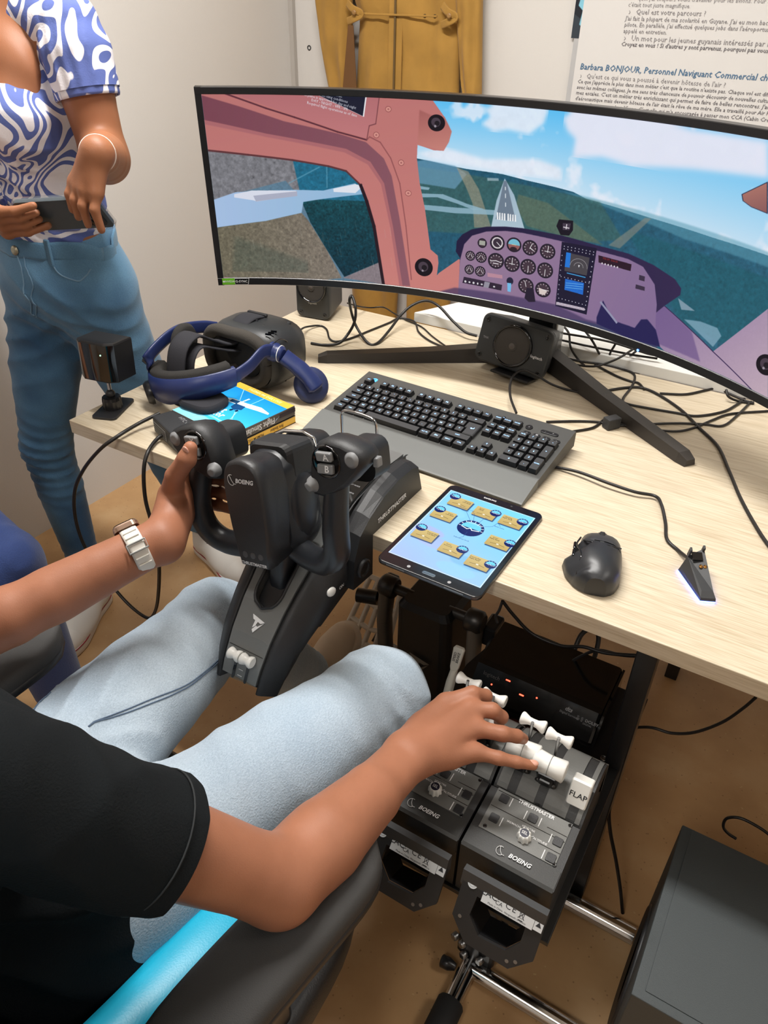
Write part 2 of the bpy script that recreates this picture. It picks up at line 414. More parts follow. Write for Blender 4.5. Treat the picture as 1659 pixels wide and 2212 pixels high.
# ------------------------------------------------------------------ desk
wm = mat('pale_wood', (226, 208, 178), .38, spec=.35); N, L, p = nodes(wm)
tc = N.new('ShaderNodeTexCoord'); mp = N.new('ShaderNodeMapping'); mp.inputs['Scale'].default_value = (1.3, 30, 30); mp.inputs['Rotation'].default_value = (0, 0, .05); L.new(tc.outputs['Object'], mp.inputs[0])
n1 = N.new('ShaderNodeTexNoise'); n1.inputs['Scale'].default_value = 2.2; n1.inputs['Detail'].default_value = 7; n1.inputs['Distortion'].default_value = .9; L.new(mp.outputs[0], n1.inputs['Vector'])
m2 = N.new('ShaderNodeMapping'); m2.inputs['Scale'].default_value = (6, 160, 160); L.new(tc.outputs['Object'], m2.inputs[0])
n2 = N.new('ShaderNodeTexNoise'); n2.inputs['Scale'].default_value = 3; L.new(m2.outputs[0], n2.inputs['Vector'])
r1 = ramp(N, [(.34, (196, 181, 156)), (.44, (208, 194, 170)), (.58, (212, 199, 176)), (.63, (201, 187, 163)), (.7, (210, 197, 173))]); L.new(n1.outputs['Fac'], r1.inputs[0])
r2 = ramp(N, [(.3, (222, 214, 200)), (.6, (255, 255, 255))]); L.new(n2.outputs['Fac'], r2.inputs[0])
x = N.new('ShaderNodeMixRGB'); x.blend_type = 'MULTIPLY'; x.inputs[0].default_value = .7; L.new(r1.outputs[0], x.inputs[1]); L.new(r2.outputs[0], x.inputs[2]); L.new(x.outputs[0], p.inputs['Base Color'])
desk = thing('desk', 'pale wood desk carrying the curved monitor and keyboard', 'desk', tr(0, 0, 0))
B().box((1.15, .415, T - .014), (2.3, .83, .028), .0015).go('desktop', wm, desk)
for x in (.05, 2.2):
    pass
for x, y in ((.06, .76), (1.118, .085), (1.137, .76), (2.24, .06), (2.24, .76)):
    B().box((x, y, (T - .028) / 2), (.03, .05, T - .028), .002).go('leg', K['blacks'], desk)
B().box((1.137, .4, T - .05), (.03, .7, .04)).go('crossbar', K['blacks'], desk)
B().box((1.15, .76, T - .05), (2.2, .03, .04)).go('crossbar', K['blacks'], desk)
wt = thing('white_table', 'white table top standing behind the wooden desk', 'table')
B().prism([(.297, .834), (2.4, .834), (2.4, 1.45), (.575, 1.45)], .024, .0015).at(tr(0, 0, 0)).go('tabletop', mat('white_laminate', (222, 221, 216), .45), wt, tr(0, 0, T))
for x, y in ((.75, 1.4), (2.3, 1.4), (.75, .9), (2.3, .9)): B().cyl((x, y, 0), (x, y, T), .02).go('leg', K['lgrey'], wt)

# ------------------------------------------------------------------ poster on the back wall
po = thing('poster', 'white wall poster with interviews printed in French', 'poster', tr(0, YB - .006, 0))
pm = mat('poster_paper', (178, 177, 177), .7); pc = mat('poster_card', (212, 209, 206), .7)
FW = frame((0, -.001, 0), (1, 0, 0), z=(0, -1, 0))     # local xy = wall x / z, facing the room
B().at(FW).prism([(.315, .75), (1.5, .75), (1.5, 2.1), (.315, 2.1)], .004).go('backing', pm, po)
B().at(FW @ tr(0, 0, .0045)).prism(rrect(1.1, .46, .012, 5, .325 + .555, 1.33 - .015), .0006).go('card', pc, po)
B().at(FW @ tr(0, 0, .0045)).prism([(.317, 1.329), (1.5, 1.329), (1.5, 2.05), (.317, 2.05)][::1], .0002).go('card', pc, po)
B().at(FW @ tr(0, 0, .0045)).prism(rrect(1.1, .205, .014, 5, .35 + .535, 1.205), .0008).go('card', pc, po)
ph = [[(.304, 1.44), (.304, 1.327), (.446, 1.327), (.446, 1.44)]]
pic = Pic(176, 190, (28, 32, 40))
pic.poly([(0, 190), (0, 120), (60, 150), (95, 190)], (50, 58, 66)).poly([(150, 0), (176, 0), (176, 100), (150, 80)], (58, 60, 66))
pic.poly([(20, 60), (60, 15), (120, 8), (150, 30), (172, 110), (140, 128), (122, 118), (110, 175), (60, 170), (75, 60)], (172, 208, 224), c2=(140, 190, 214), d=(.3, 1), soft=2)
pic.poly([(20, 60), (60, 15), (70, 40), (55, 120), (40, 160), (24, 150), (30, 110), (12, 96)], (130, 190, 210), soft=1)
pic.poly([(72, 15), (92, 12), (80, 60), (66, 110), (56, 95), (70, 50)], (20, 26, 36), soft=1).poly([(140, 128), (172, 110), (176, 190), (150, 190)], (120, 76, 56), soft=1)
pic.poly([(72, 0), (98, 0), (92, 14), (76, 16)], (226, 230, 232)).line([(128, 10), (148, 24)], 4, (190, 170, 90)).line([(122, 16), (142, 32)], 4, (190, 170, 90))
uv_grid('portrait_photo', lambda u, v: (.306 + .14 * u, -.0058, 1.329 + .16 * v), 1, 1, pic.material('portrait_print', self_lit=False, rough=.6), po)
tg = mat('poster_grey_ink', (132, 128, 130), .7); td = mat('poster_dark_ink', (102, 98, 102), .7); tb = mat('poster_blue_ink', (72, 108, 140), .7)
def wt_line(s, x, z, w, m, bold=0, shear=0, align='LEFT', sz=None):
    text(s, m, po, FW @ tr(x, z, .0062), width=w, size=sz, align='LEFT', bold=bold, shear=shear, res=1, name='lettering')
for s, x, z, w, m, b, sh in (
    ("quoi j'ai toujours voulu travailler pour les avions. Pour mon", .483, 1.4275, .36, tg, 0, 0), ("c'était tout juste magnifique.", .458, 1.413, .168, tg, 0, .05),
    ('›   Quel est votre parcours ?', .463, 1.397, .207, tg, .004, 0), ("J'ai fait la plupart de ma scolarité en Guyane. J'ai eu mon bac s", .457, 1.381, .385, tg, .006, .05),
    ("pilote. En parallèle, j'ai effectué quelques jobs dans l'aéroportuai", .457, 1.3665, .385, tg, .006, .05), ('appelé en entretien.', .457, 1.3515, .121, tg, .006, .05),
    ("›   Un mot pour les jeunes guyanais intéressés par l'a", .462, 1.335, .395, tg, .004, 0), ("Croyez en vous ! Si d'autres y sont parvenus, pourquoi pas vous", .457, 1.320, .392, td, .014, .1),
    ('Barbara BONJOUR, Personnel Naviguant Commercial che', .346, 1.259, .53, tb, .016, .12), ("›   Qu'est ce qui vous a poussé à devenir hôtesse de l'air ?", .35, 1.236, .413, tg, .004, 0),
    ("Ce que j'apprécie le plus dans mon métier c'est que la routine n'existe pas. Chaque vol est différ", .345, 1.221, .547, td, .008, .1),
    ('avec les mêmes collègues. Je me sens très chanceuse de pouvoir découvrir de nouvelles cultu', .345, 1.206, .537, td, .008, .1),
    ("mes escales. C'est un métier très enrichissant qui permet de faire de belles rencontres. J'ai", .345, 1.1915, .541, td, .008, .1),
    ("d'aéronautique mais devenir hôtesse de l'air était le rêve de ma mère. Elle a travaillé pour Air F", .345, 1.1765, .547, td, .008, .1),
    ("vol à Cayenne pendant 35 ans. C'est elle qui m'a encouragée à passer mon CCA (Cabin Cre", .356, 1.161, .541, td, .008, .1)):
    wt_line(s, x, z, w, m, b, sh)

# ------------------------------------------------------------------ ochre flight suit hanging on the wall
om = mat('ochre_cotton', (163, 122, 52), .85, noise=.1, nscale=14, bump=.35, bscale=60, sheen=.1); od = mat('ochre_shade', (104, 70, 36), .9)
fs = thing('flight_suit', 'ochre flight suit hanging on the back wall behind the monitor', 'overalls', tr(0, 0, 0))
def drape(name, rows, seed, amp=.007, folds=9, par=fs, mm=om):
    """rows of (z, x_left, x_right, thickness, y of the middle)"""
    rings = []; n = 64; rr = random.Random(seed); ph = [rr.random() * 6 for _ in range(6)]
    zs = [r[0] for r in rows]; out = []
    N_ = 46
    for i in range(N_ + 1):
        z = zs[0] + (zs[-1] - zs[0]) * i / N_; v = [np.interp(-z, [-q for q in zs], [r[k] for r in rows]) for k in range(1, 5)]
        xl, xr, th, yc = v; ring = []
        for k in range(n):
            a = 2 * PI * k / n; c, s_ = math.cos(a), math.sin(a)
            w = amp * (math.sin(c * folds + ph[0] + z * 5) + .6 * math.sin(c * folds * 1.9 + ph[1] - z * 11) + .5 * math.sin(z * 30 + c * 4 + ph[2]))
            ring.append(((xl + xr) / 2 + (xr - xl) / 2 * math.copysign(abs(c) ** .8, c), yc - (th / 2 + w) * math.copysign(abs(s_) ** .7, s_) if s_ > 0 else yc - th / 2 * s_, z))
        out.append(ring)
    return B().loft(out[::-1]).go(name, mm, par)
drape('torso', [(1.98, -.45, -.06, .05, 1.68), (1.9, -.47, -.05, .07, 1.675), (1.42, -.43, -.045, .06, 1.675), (1.36, -.405, -.04, .055, 1.675), (1.0, -.43, -.02, .06, 1.675)], 1, .006)
drape('sleeve', [(1.93, -.50, -.36, .05, 1.68), (1.41, -.575, -.435, .06, 1.672), (1.29, -.56, -.437, .055, 1.672), (1.05, -.505, -.435, .05, 1.672)], 2, .005, 4)
drape('sleeve', [(1.93, -.15, 0, .05, 1.68), (1.41, -.055, .03, .06, 1.67), (1.2, -.02, .048, .055, 1.67), (1.17, -.01, .05, .055, 1.67), (1.06, 0, .04, .03, 1.67)], 3, .005, 4)
drape('trouser_leg', [(1.02, -.44, -.22, .07, 1.675), (.5, -.445, -.235, .06, 1.675), (.16, -.43, -.25, .05, 1.68)], 4, .006, 5)
drape('trouser_leg', [(1.02, -.23, -.01, .07, 1.675), (.5, -.19, -.01, .06, 1.675), (.16, -.19, -.03, .05, 1.68)], 5, .006, 5)
B().box((-.25, 1.637, 1.46), (.007, .008, .92), .001).go('zip', mat('bronze_zip', (96, 74, 38), .5), fs)
B().box((-.25, 1.6405, 1.46), (.05, .005, .92), .002).go('zip_placket', om, fs)
B().loft_path(spline([(-.395, 1.635, 1.373), (-.33, 1.632, 1.372), (-.25, 1.632, 1.372), (-.1, 1.632, 1.372)]), .003, flat=(.003, .002)).go('waist_seam', om, fs)
for x in (-.143, -.108): B().lathe((x, 1.634, 1.372), (0, -1, 0), [(.0055, 0), (.0055, .002), (.003, .003)], 12).go('snap_button', mat('bronze', (88, 74, 48), .4, .7), fs)
for x0, x1 in ((-.43, -.372), (-.085, -.035)):
    B().loft_path(spline([(x0, 1.635, 1.40), ((x0 + x1) / 2, 1.622, 1.385), (x1, 1.628, 1.372), ((x0 + x1) / 2, 1.626, 1.358), (x0, 1.636, 1.35)]), .01, n=8, flat=(.002, .011), up=(0, -1, 0)).go('belt_tab', om, fs)
    B().lathe(((x0 + x1) / 2 + .008, 1.618, 1.375), (0, -1, 0), [(.008, 0), (.008, .002), (.004, .003)], 14).go('button', mat('ochre_button', (150, 112, 62), .4), fs)
B().prism([(-.425, 1.34), (-.405, 1.34), (-.392, 1.15), (-.44, 1.0), (-.45, 1.15)], .002).go('side_shade', od, fs).matrix_local = Matrix.Translation((0, 1.633, 0)) @ rot('X', 90)  # flat darker piece painting the shade between sleeve and torso
B().loft_path(spline([(-.46, 1.69, 1.93), (-.35, 1.69, 2.0), (-.25, 1.69, 2.02), (-.15, 1.69, 2.0), (-.04, 1.69, 1.93)]), .008).cyl((-.25, 1.69, 2.02), (-.25, 1.72, 2.09), .003).go('hanger', K['steel'], fs)

# ------------------------------------------------------------------ curved monitor
MX, MY, MZ, MH, MR, MYAW, MTILT, MW = .647, .548, .923, .364, .935, -.014, -.022, .605
def scr(s, h, off=0):
    r = MR + off; a = s / MR; lx = r * math.sin(a); ly = r * math.cos(a) - MR
    y2 = ly * math.cos(MTILT) + h * math.sin(MTILT); lz = h * math.cos(MTILT) - ly * math.sin(MTILT)
    return V((MX + lx * math.cos(MYAW) - y2 * math.sin(MYAW), MY + lx * math.sin(MYAW) + y2 * math.cos(MYAW), MZ + lz))
mon = thing('curved_monitor', 'very wide curved black monitor showing a small aircraft cockpit', 'monitor', tr(0, 0, 0))
def ribbon(s0, s1, prof, n=60):
    """closed profile of (height, offset behind the screen surface) swept along the curve"""
    rings = []
    for i in range(n + 1):
        s = s0 + (s1 - s0) * i / n; rings.append([scr(s, h, o) for h, o in prof])
    return rings
SB, ST = .016, MH - .012
B().loft(ribbon(-MW, MW, [(0, .0), (.001, -.002), (.0145, -.002), (.016, 0), (.016, .012), (0, .02)]), smooth=False).go('bezel', K['blacks'], mon, None)['label'] = 'lower bezel'
B().loft(ribbon(-MW, MW, [(ST, .0), (ST + .001, -.002), (MH - .001, -.002), (MH, 0), (MH, .02), (ST, .012)]), smooth=False).go('bezel', K['blacks'], mon)
for a, b in ((-MW, -.593), (.593, MW)): B().loft(ribbon(a, b, [(0, -.0018), (MH, -.0018), (MH, .02), (0, .02)], 2), smooth=False).go('bezel', K['blacks'], mon)
B().loft(ribbon(-MW, MW, [(.002, .021), (MH - .002, .021), (MH - .05, .045), (MH / 2, .055), (.05, .045)]), smooth=True).go('rear_shell', K['char'], mon)
B().at(frame((MX, MY + .07, MZ + .18), (1, 0, 0), z=(0, -1, 0))).lathe((0, 0, -.07), (0, 0, 1), [(.11, 0), (.12, .02), (.12, .06)], 40).go('rear_hub', K['char'], mon)
B().box((MX + .012, MY + .225, T + .17), (.058, .045, .34), .004).go('stand_column', K['gloss'], mon)
B().box((MX + .046, MY + .227, T + .17), (.012, .05, .34), .003).go('column_trim', mat('column_metal', (150, 150, 150), .3, .9), mon)
B().box((MX, MY + .13, MZ + .18), (.09, .16, .09), .01).go('tilt_joint', K['char'], mon)
def leg(tip, hub):
    tip, hub = V(tip), V(hub); d = (tip - hub).normalized(); s_ = V((-d.y, d.x, 0)); rings = []
    for t, w, h in ((0, .023, .042), (.5, .019, .026), (.96, .016, .019), (1, .012, .012)):
        c = hub.lerp(tip, t); rings.append([c - s_ * w, c + s_ * w, c + s_ * w * .75 + V((0, 0, h)), c - s_ * w * .75 + V((0, 0, h))])
    b = B().loft(rings, smooth=False); return b.go('leg', mat('stand_leg', (50, 46, 43), .45), mon)
leg((.238, .496, T + .0005), (.655, .785, T + .0005)); leg((1.062, .482, T + .0005), (.655, .785, T + .0005))
B().lathe((.655, .775, T), (0, 0, 1), [(.05, 0), (.05, .03), (.035, .045)], 28).go('stand_base', K['black'], mon)
clip_c = V((.905, .556, T)); B().at(frame(clip_c, (.8, -.55, 0), z=(0, 0, 1))).box((0, -.012, .012), (.02, .03, .022), .002).go('cable_clip', K['char'], mon)
def on_bezel(s, h, off=-.0026): 
    p = scr(s, h, off); return frame(p, scr(s + .001, h, off) - p, y=scr(s, h + .001, off) - p)
B().at(on_bezel(-.583, .008)).plate([(-.013, -.0065), (.013, -.0065), (.013, .0065), (-.013, .0065)]).go('sticker', mat('green_sticker', (110, 190, 40), .4), mon)
B().at(on_bezel(-.556, .008)).plate([(-.014, -.0065), (.014, -.0065), (.0165, .0065), (-.014, .0065)]).go('sticker', K['ink'], mon)
B().at(on_bezel(-.556, .008, -.0029)).plate([(-.0135, -.0058), (.013, -.0058), (.0155, .0058), (-.0135, .0058)]).go('sticker', K['gloss'], mon)
text('G-SYNC', K['ink'], mon, on_bezel(-.556, .008, -.0032), .007, bold=.01); text('NVIDIA', K['ink'], mon, on_bezel(-.58, .008, -.0032), .0062, bold=.005)
B().at(on_bezel(-.5925, .008, -.0032)).plate(circle(.0025, 12, ry=.0018)).go('sticker_emblem', K['ink'], mon)
B().at(on_bezel(.285, .001, -.003)).plate(circle(.0022, 10)).go('power_light', K['blue_led'], mon)
TR = {'horizon':[(712,173),(797,182),(872,191),(925,195),(1052,198),(1137,207),(1237,214),(1305,220),(1351,233),(1572,250),(1785,261),(1960,265)],'cloud1':[(966,57),(994,33),(972,14),(1011,-5),(1071,-1),(1138,-14),(1185,2),(1176,39),(1130,73),(1059,66),(1009,75)],'cloud2':[(1241,17),(1276,-9),(1360,-17),(1503,-8),(1643,6),(1868,4),(1896,83),(1669,99),(1484,118),(1384,107),(1288,119),(1289,69),(1256,48)],'cloud3':[(744,161),(837,136),(986,160),(1170,141),(1253,157),(1259,191),(1094,194),(925,188),(797,176)],'hill':[(744,185),(776,179),(883,189),(927,211),(887,262),(752,255)],'runway':[(1062,210),(1101,257),(1151,358),(1029,371),(1040,283)],'runin':[(1060,218),(1069,217),(1117,339),(1043,342)],'stripes':[[(1045,319),(1050,319),(1053,343),(1047,342)],[(1054,319),(1058,319),(1061,342),(1055,342)],[(1063,319),(1067,319),(1070,342),(1064,342)],[(1071,319),(1076,319),(1079,342),(1073,342)],[(1084,319),(1089,318),(1092,341),(1086,341)],[(1093,319),(1097,318),(1100,341),(1094,341)],[(1102,319),(1106,318),(1109,340),(1103,340)],[(1110,319),(1114,318),(1118,340),(1112,340)]],'taxi1':[(758,325),(891,322),(1043,313),(1050,328),(892,341),(760,341)],'taxi2':[(759,288),(845,283),(934,305),(1000,315),(957,322),(901,309),(824,295),(759,301)],'taxi3':[(758,264),(796,266),(791,274),(756,274)],'strip':[(888,193),(931,202),(973,253),(1029,371),(967,380),(955,303),(930,258)],'road':[(1453,356),(1558,253),(1579,251),(1494,357)],'grass2':[(1115,253),(1223,265),(1287,294),(1435,359),(1298,359),(1158,348),(1112,293)],'sidewin':[(-7,173),(139,188),(297,203),(425,219),(489,232),(541,276),(563,329),(590,414),(627,625),(303,630),(-11,622)],'sw_teal':[(272,203),(425,219),(489,232),(541,276),(560,317),(580,389),(321,334),(266,272)],'sw_apron':[(-6,340),(81,313),(297,302),(402,301),(521,271),(550,293),(550,306),(387,332),(327,343),(318,381),(182,413),(-7,437)],'sw_b1':[(74,331),(75,320),(140,307),(303,305),(305,322),(156,345),(143,341)],'sw_b1f':[(144,325),(306,307),(306,323),(152,345)],'sw_b2':[(440,293),(521,274),(551,278),(521,304),(441,304)],'sw_green':[(318,334),(560,329),(590,414),(617,541),(473,610),(407,510),(350,415)],'sw_brown':[(-7,437),(182,413),(318,381),(343,409),(407,510),(462,615),(331,636),(-11,622)],'sw_pinkr':[(466,614),(614,541),(627,625)],'pink':[(-9,-12),(772,-13),(791,-4),(837,45),(864,86),(856,118),(839,146),(804,147),(746,134),(745,176),(758,255),(780,336),(807,475),(836,494),(840,520),(836,566),(844,556),(917,496),(945,502),(926,636),(728,651),(-17,640)],'band':[(1,3),(123,36),(274,80),(461,113),(562,136),(626,184),(655,239),(687,381),(733,620),(702,622),(661,408),(627,265),(577,198),(491,161),(208,120),(-6,77)],'band2':[(-6,77),(208,120),(491,161),(577,198),(627,265),(661,408),(702,622),(690,622),(651,409),(616,268),(568,207),(484,172),(207,130),(-7,90)],'groove':[(74,-4),(215,41),(312,67),(461,108),(565,129),(575,119),(613,134),(651,182),(685,261),(711,403),(737,595)],'groove2':[(565,129),(574,85),(597,78),(609,-1)],'upper':[(98,-3),(609,-4),(594,77),(572,83),(562,124),(461,102),(312,62)],'placard':[(366,-7),(567,-9),(556,59),(390,-4)],'plt':[(433,13),(525,34)],'rivets':[(641,32,9,7),(599,112,9,8),(689,194,9,8),(717,291,10,8)],'knobs':[(810,64,30,25),(784,543,35,33),(2054,540,32,29)],'arm':[(749,29),(793,43),(837,45),(864,86),(856,118),(839,146),(746,134)],'glare':[(921,491),(904,471),(905,434),(924,409),(958,387),(1012,371),(1081,361),(1143,357),(1290,357),(1413,364),(1526,366),(1618,380),(1697,402),(1725,423),(1727,442),(1683,489),(1660,518),(1645,550),(926,622)],'panel':[(922,499),(934,441),(961,408),(1013,387),(1083,375),(1145,372),(1293,375),(1416,380),(1529,382),(1584,393),(1635,435),(1657,492),(1670,571),(1683,609),(1421,615),(1301,628),(923,638)],'under':[(908,601),(1090,593),(1295,587),(1420,608),(1682,602),(1697,632),(1426,644),(1098,662),(843,627)],'gauges':[(1057,419,26,24),(1119,416,26,23),(1179,416,27,24),(1244,417,27,24),(960,478,17,16),(1001,477,20,18),(1058,481,29,26),(1119,481,28,26),(1180,480,28,25),(1244,480,28,25),(960,527,17,16),(1002,527,19,17),(1180,546,28,25),(1245,546,28,25),(1001,428,16,15)],'adi':[(1095,412),(1142,411),(1145,420),(1095,422)],'stack':[(1290,376),(1416,373),(1419,592),(1299,592)],'gps':[(1311,406),(1396,407),(1396,465),(1314,467)],'gpsbar':[(1311,406),(1328,406),(1331,453),(1313,454)],'gps2':[(1321,492),(1391,491),(1394,530),(1324,529)],'tp':[(1301,576),(1408,572),(1409,581),(1301,586)],'radio':[(1425,393),(1544,395),(1545,416),(1430,415)],'rdig':[(1436,399),(1500,400),(1501,406),(1438,407)],'sq1':[(1577,420),(1597,420),(1599,435),(1579,435)],'sq2':[(1572,451),(1604,451),(1606,463),(1573,464)],'swbox':[(941,556),(1090,560),(1089,581),(937,579)],'sws':[(948,572,4,4),(964,572,4,3),(980,572,4,4),(996,572,3,4),(1012,572,4,3),(1060,572,4,3)],'key':[(1022,560),(1043,560),(1039,581),(1019,581)],'lever':[(1109,549),(1124,548),(1125,579),(1113,579)],'knobk':(1118,541,13,13),'yokeL':[(1184,552),(1210,550),(1223,594),(1198,600),(1180,590)],'seatR':[(1457,591),(1469,530),(1489,553),(1528,585),(1599,586),(1615,553),(1636,546),(1673,569),(1701,617),(1584,626),(1461,612)],'levR':[(1462,538),(1479,541),(1532,588),(1522,598)],'compass':[(1263,331),(1269,309),(1319,305),(1323,334),(1312,353),(1282,356)],'compin':[(1284,318),(1312,315),(1311,336),(1287,339)],'mirror':[(1835,136),(1899,93),(1925,167),(1872,161),(1843,151)],'rightp':[(1642,523),(1685,489),(1879,568),(2007,395),(2103,652),(1835,674),(1683,609)],'rp_dark':[(1653,506),(1685,489),(1794,536),(1847,613),(1739,611),(1683,609)],'rp_line':[(1685,489),(1879,568),(2050,630)],'patch1':[(1722,453),(1787,473),(1742,483)],'patch2':[(1758,508),(1813,497),(1872,497),(1892,515),(1875,555)],'plabel':[(1030,527),(1087,526),(1089,538),(1032,541)],'sw_w1':[(278,280),(392,223)],'sw_w2':[(419,222),(417,291)]}
PW, PH = 2200, 624
sp = Pic(PW, PH)
def q(k, c, **kw): sp.poly(TR[k], c, **kw)
Y_, X_ = np.mgrid[0:PH, 0:PW]
hz = np.interp(np.arange(PW), [p[0] for p in TR['horizon']], [p[1] for p in TR['horizon']])
t = np.clip(Y_ / np.maximum(hz[None], 1), 0, 1)[..., None]
sp.a[:] = np.array((96, 196, 250)) * (1 - t) + np.array((206, 232, 250)) * t
cl = sp.noise((PH, PW), 130) + .5 * sp.noise((PH, PW), 50); w = np.clip((cl - .25) * 2.2, 0, 1)[..., None] * .8
w *= np.clip((X_ - 700) / 200, 0, 1)[..., None]
sp.a[:] = sp.a * (1 - w) + np.array((240, 244, 255)) * w
for k in ('cloud1', 'cloud3'): q(k, (236, 242, 254), soft=80, a=.9, tex=.02, ts=24)
q('cloud2', (228, 232, 250), soft=120, a=.95, tex=.012, ts=60)
q('cloud2', (242, 242, 254), soft=160, a=.5)
gp = TR['horizon'] + [(PW, 268), (PW, PH), (650, PH)]
sp.poly(gp, (30, 84, 108), c2=(52, 104, 128), d=(.2, .4), tex=.10, ts=9)
sp.poly([(1250, 222), (PW, 268), (PW, 300), (1700, 285)], (96, 160, 182), a=.55, soft=10)
sp.poly([(700, 200), (1400, 235), (1500, 330), (1300, 380), (700, 420)], (70, 104, 92), a=.55, tex=.12, ts=8, soft=12)
sp.poly([(1500, 300), (PW, 330), (PW, 560), (1750, 520)], (30, 92, 104), a=.6, tex=.12, ts=7, soft=20)
q('hill', (110, 160, 190), a=.7, soft=4); q('grass2', (110, 118, 92), a=.55, soft=6, tex=.08); q('strip', (178, 160, 134), a=.55, soft=2, tex=.06); q('road', (142, 140, 128), a=.6, soft=3)
for k in ('taxi1', 'taxi2', 'taxi3'): q(k, (150, 186, 204), a=.85, soft=1)
q('runway', (160, 184, 202), c2=(178, 200, 214), soft=1); q('runin', (112, 128, 146), soft=1)
for s_ in TR['stripes']: sp.poly(s_, (246, 248, 250))
for a, b in ((.15, .22), (.32, .42), (.55, .64)):
    p0, p1 = np.array(TR['runin'][0]) + (5, 0), (np.array(TR['runin'][2]) + np.array(TR['runin'][3])) / 2; sp.line([p0 + (p1 - p0) * a, p0 + (p1 - p0) * b], 3, (224, 232, 238))
sp.poly([(1000, 215), (1040, 212), (1042, 220), (1002, 224)], (196, 214, 224), a=.6, soft=2)
# aircraft frame
q('pink', (190, 118, 116), c2=(206, 130, 124), d=(.2, 1)); q('upper', (182, 112, 116), c2=(196, 124, 126), d=(0, 1)); q('arm', (168, 98, 96), c2=(204, 134, 124), d=(.2, 1), soft=6)
q('band', (124, 70, 84), c2=(142, 92, 104), d=(1, .4), soft=2); q('band2', (170, 104, 110), a=.8, soft=3)
sp.line(TR['groove'][:5], 5, (92, 46, 58), soft=1); sp.line(TR['groove'][4:], 4, (150, 86, 88), soft=1); sp.line(TR['groove2'], 3, (120, 66, 74), soft=1)
q('sidewin', (96, 128, 150), tex=.06); q('sw_teal', (34, 108, 138), tex=.12, ts=8)
sp.poly(TR['sidewin'][:3] + TR['sw_teal'][-2:] + TR['sw_apron'][:1], (124, 124, 130), tex=.14, ts=10, soft=3)
q('sw_brown', (112, 106, 88), c2=(130, 120, 110), d=(1, 0), tex=.14, ts=7, soft=2); q('sw_green', (22, 72, 82), c2=(14, 50, 64), d=(0, 1), tex=.22, ts=6, soft=2)
sp.poly([(60, 470), (330, 560), (330, 600), (40, 600)], (54, 76, 70), a=.3, tex=.2, ts=8, soft=140); q('sw_pinkr', (140, 124, 128), a=.9, tex=.06, soft=3)
q('sw_apron', (170, 196, 232), c2=(150, 190, 222), d=(1, 0), soft=1); q('sw_b1', (222, 226, 240)); q('sw_b1f', (176, 180, 200)); q('sw_b2', (230, 234, 244))
for k in ('sw_w1', 'sw_w2'): sp.line(TR[k], 4, (120, 176, 200), a=.5, soft=1)
for i in range(26): 
    x0 = 120 + rng.random() * 560; y0 = 380 + rng.random() * 190
    sp.line([(x0, y0), (x0 + 5, y0 + 30)], 1.5, (190, 200, 196), a=.22)
sp.line(TR['sidewin'][:6], 6, (96, 52, 56), soft=1); sp.line(TR['sidewin'][5:9], 12, (40, 24, 34), soft=1)
q('placard', (238, 238, 242)); a = np.array(TR['placard']); c = a.mean(0); sp.poly(c + (a - c) * .95, (26, 28, 48))
for i, (s_, x, y) in enumerate((('be maintained in this aircraft', 520, 12), ('flight into known icing conditions', 500, 26), ('this airplane is approved for day and night', 505, 40), ('DAY - NIGHT - VFR - IFR', 480, 54), ('Required flight operations as of date', 520, 66))):
    x = TR['plt'][0][0] - 20 + i * 8; y = TR['plt'][0][1] - 26 + i * 13
    sp.text(s_, x, y, 12, (226, 228, 236), ang=.2, bold=.01)
for x, y, rx, ry in TR['rivets']: sp.circ(x, y, rx + 2, (150, 84, 84), ry + 2); sp.circ(x, y, rx, (218, 150, 140), ry); sp.circ(x, y, rx * .4, (170, 104, 102), ry * .4)
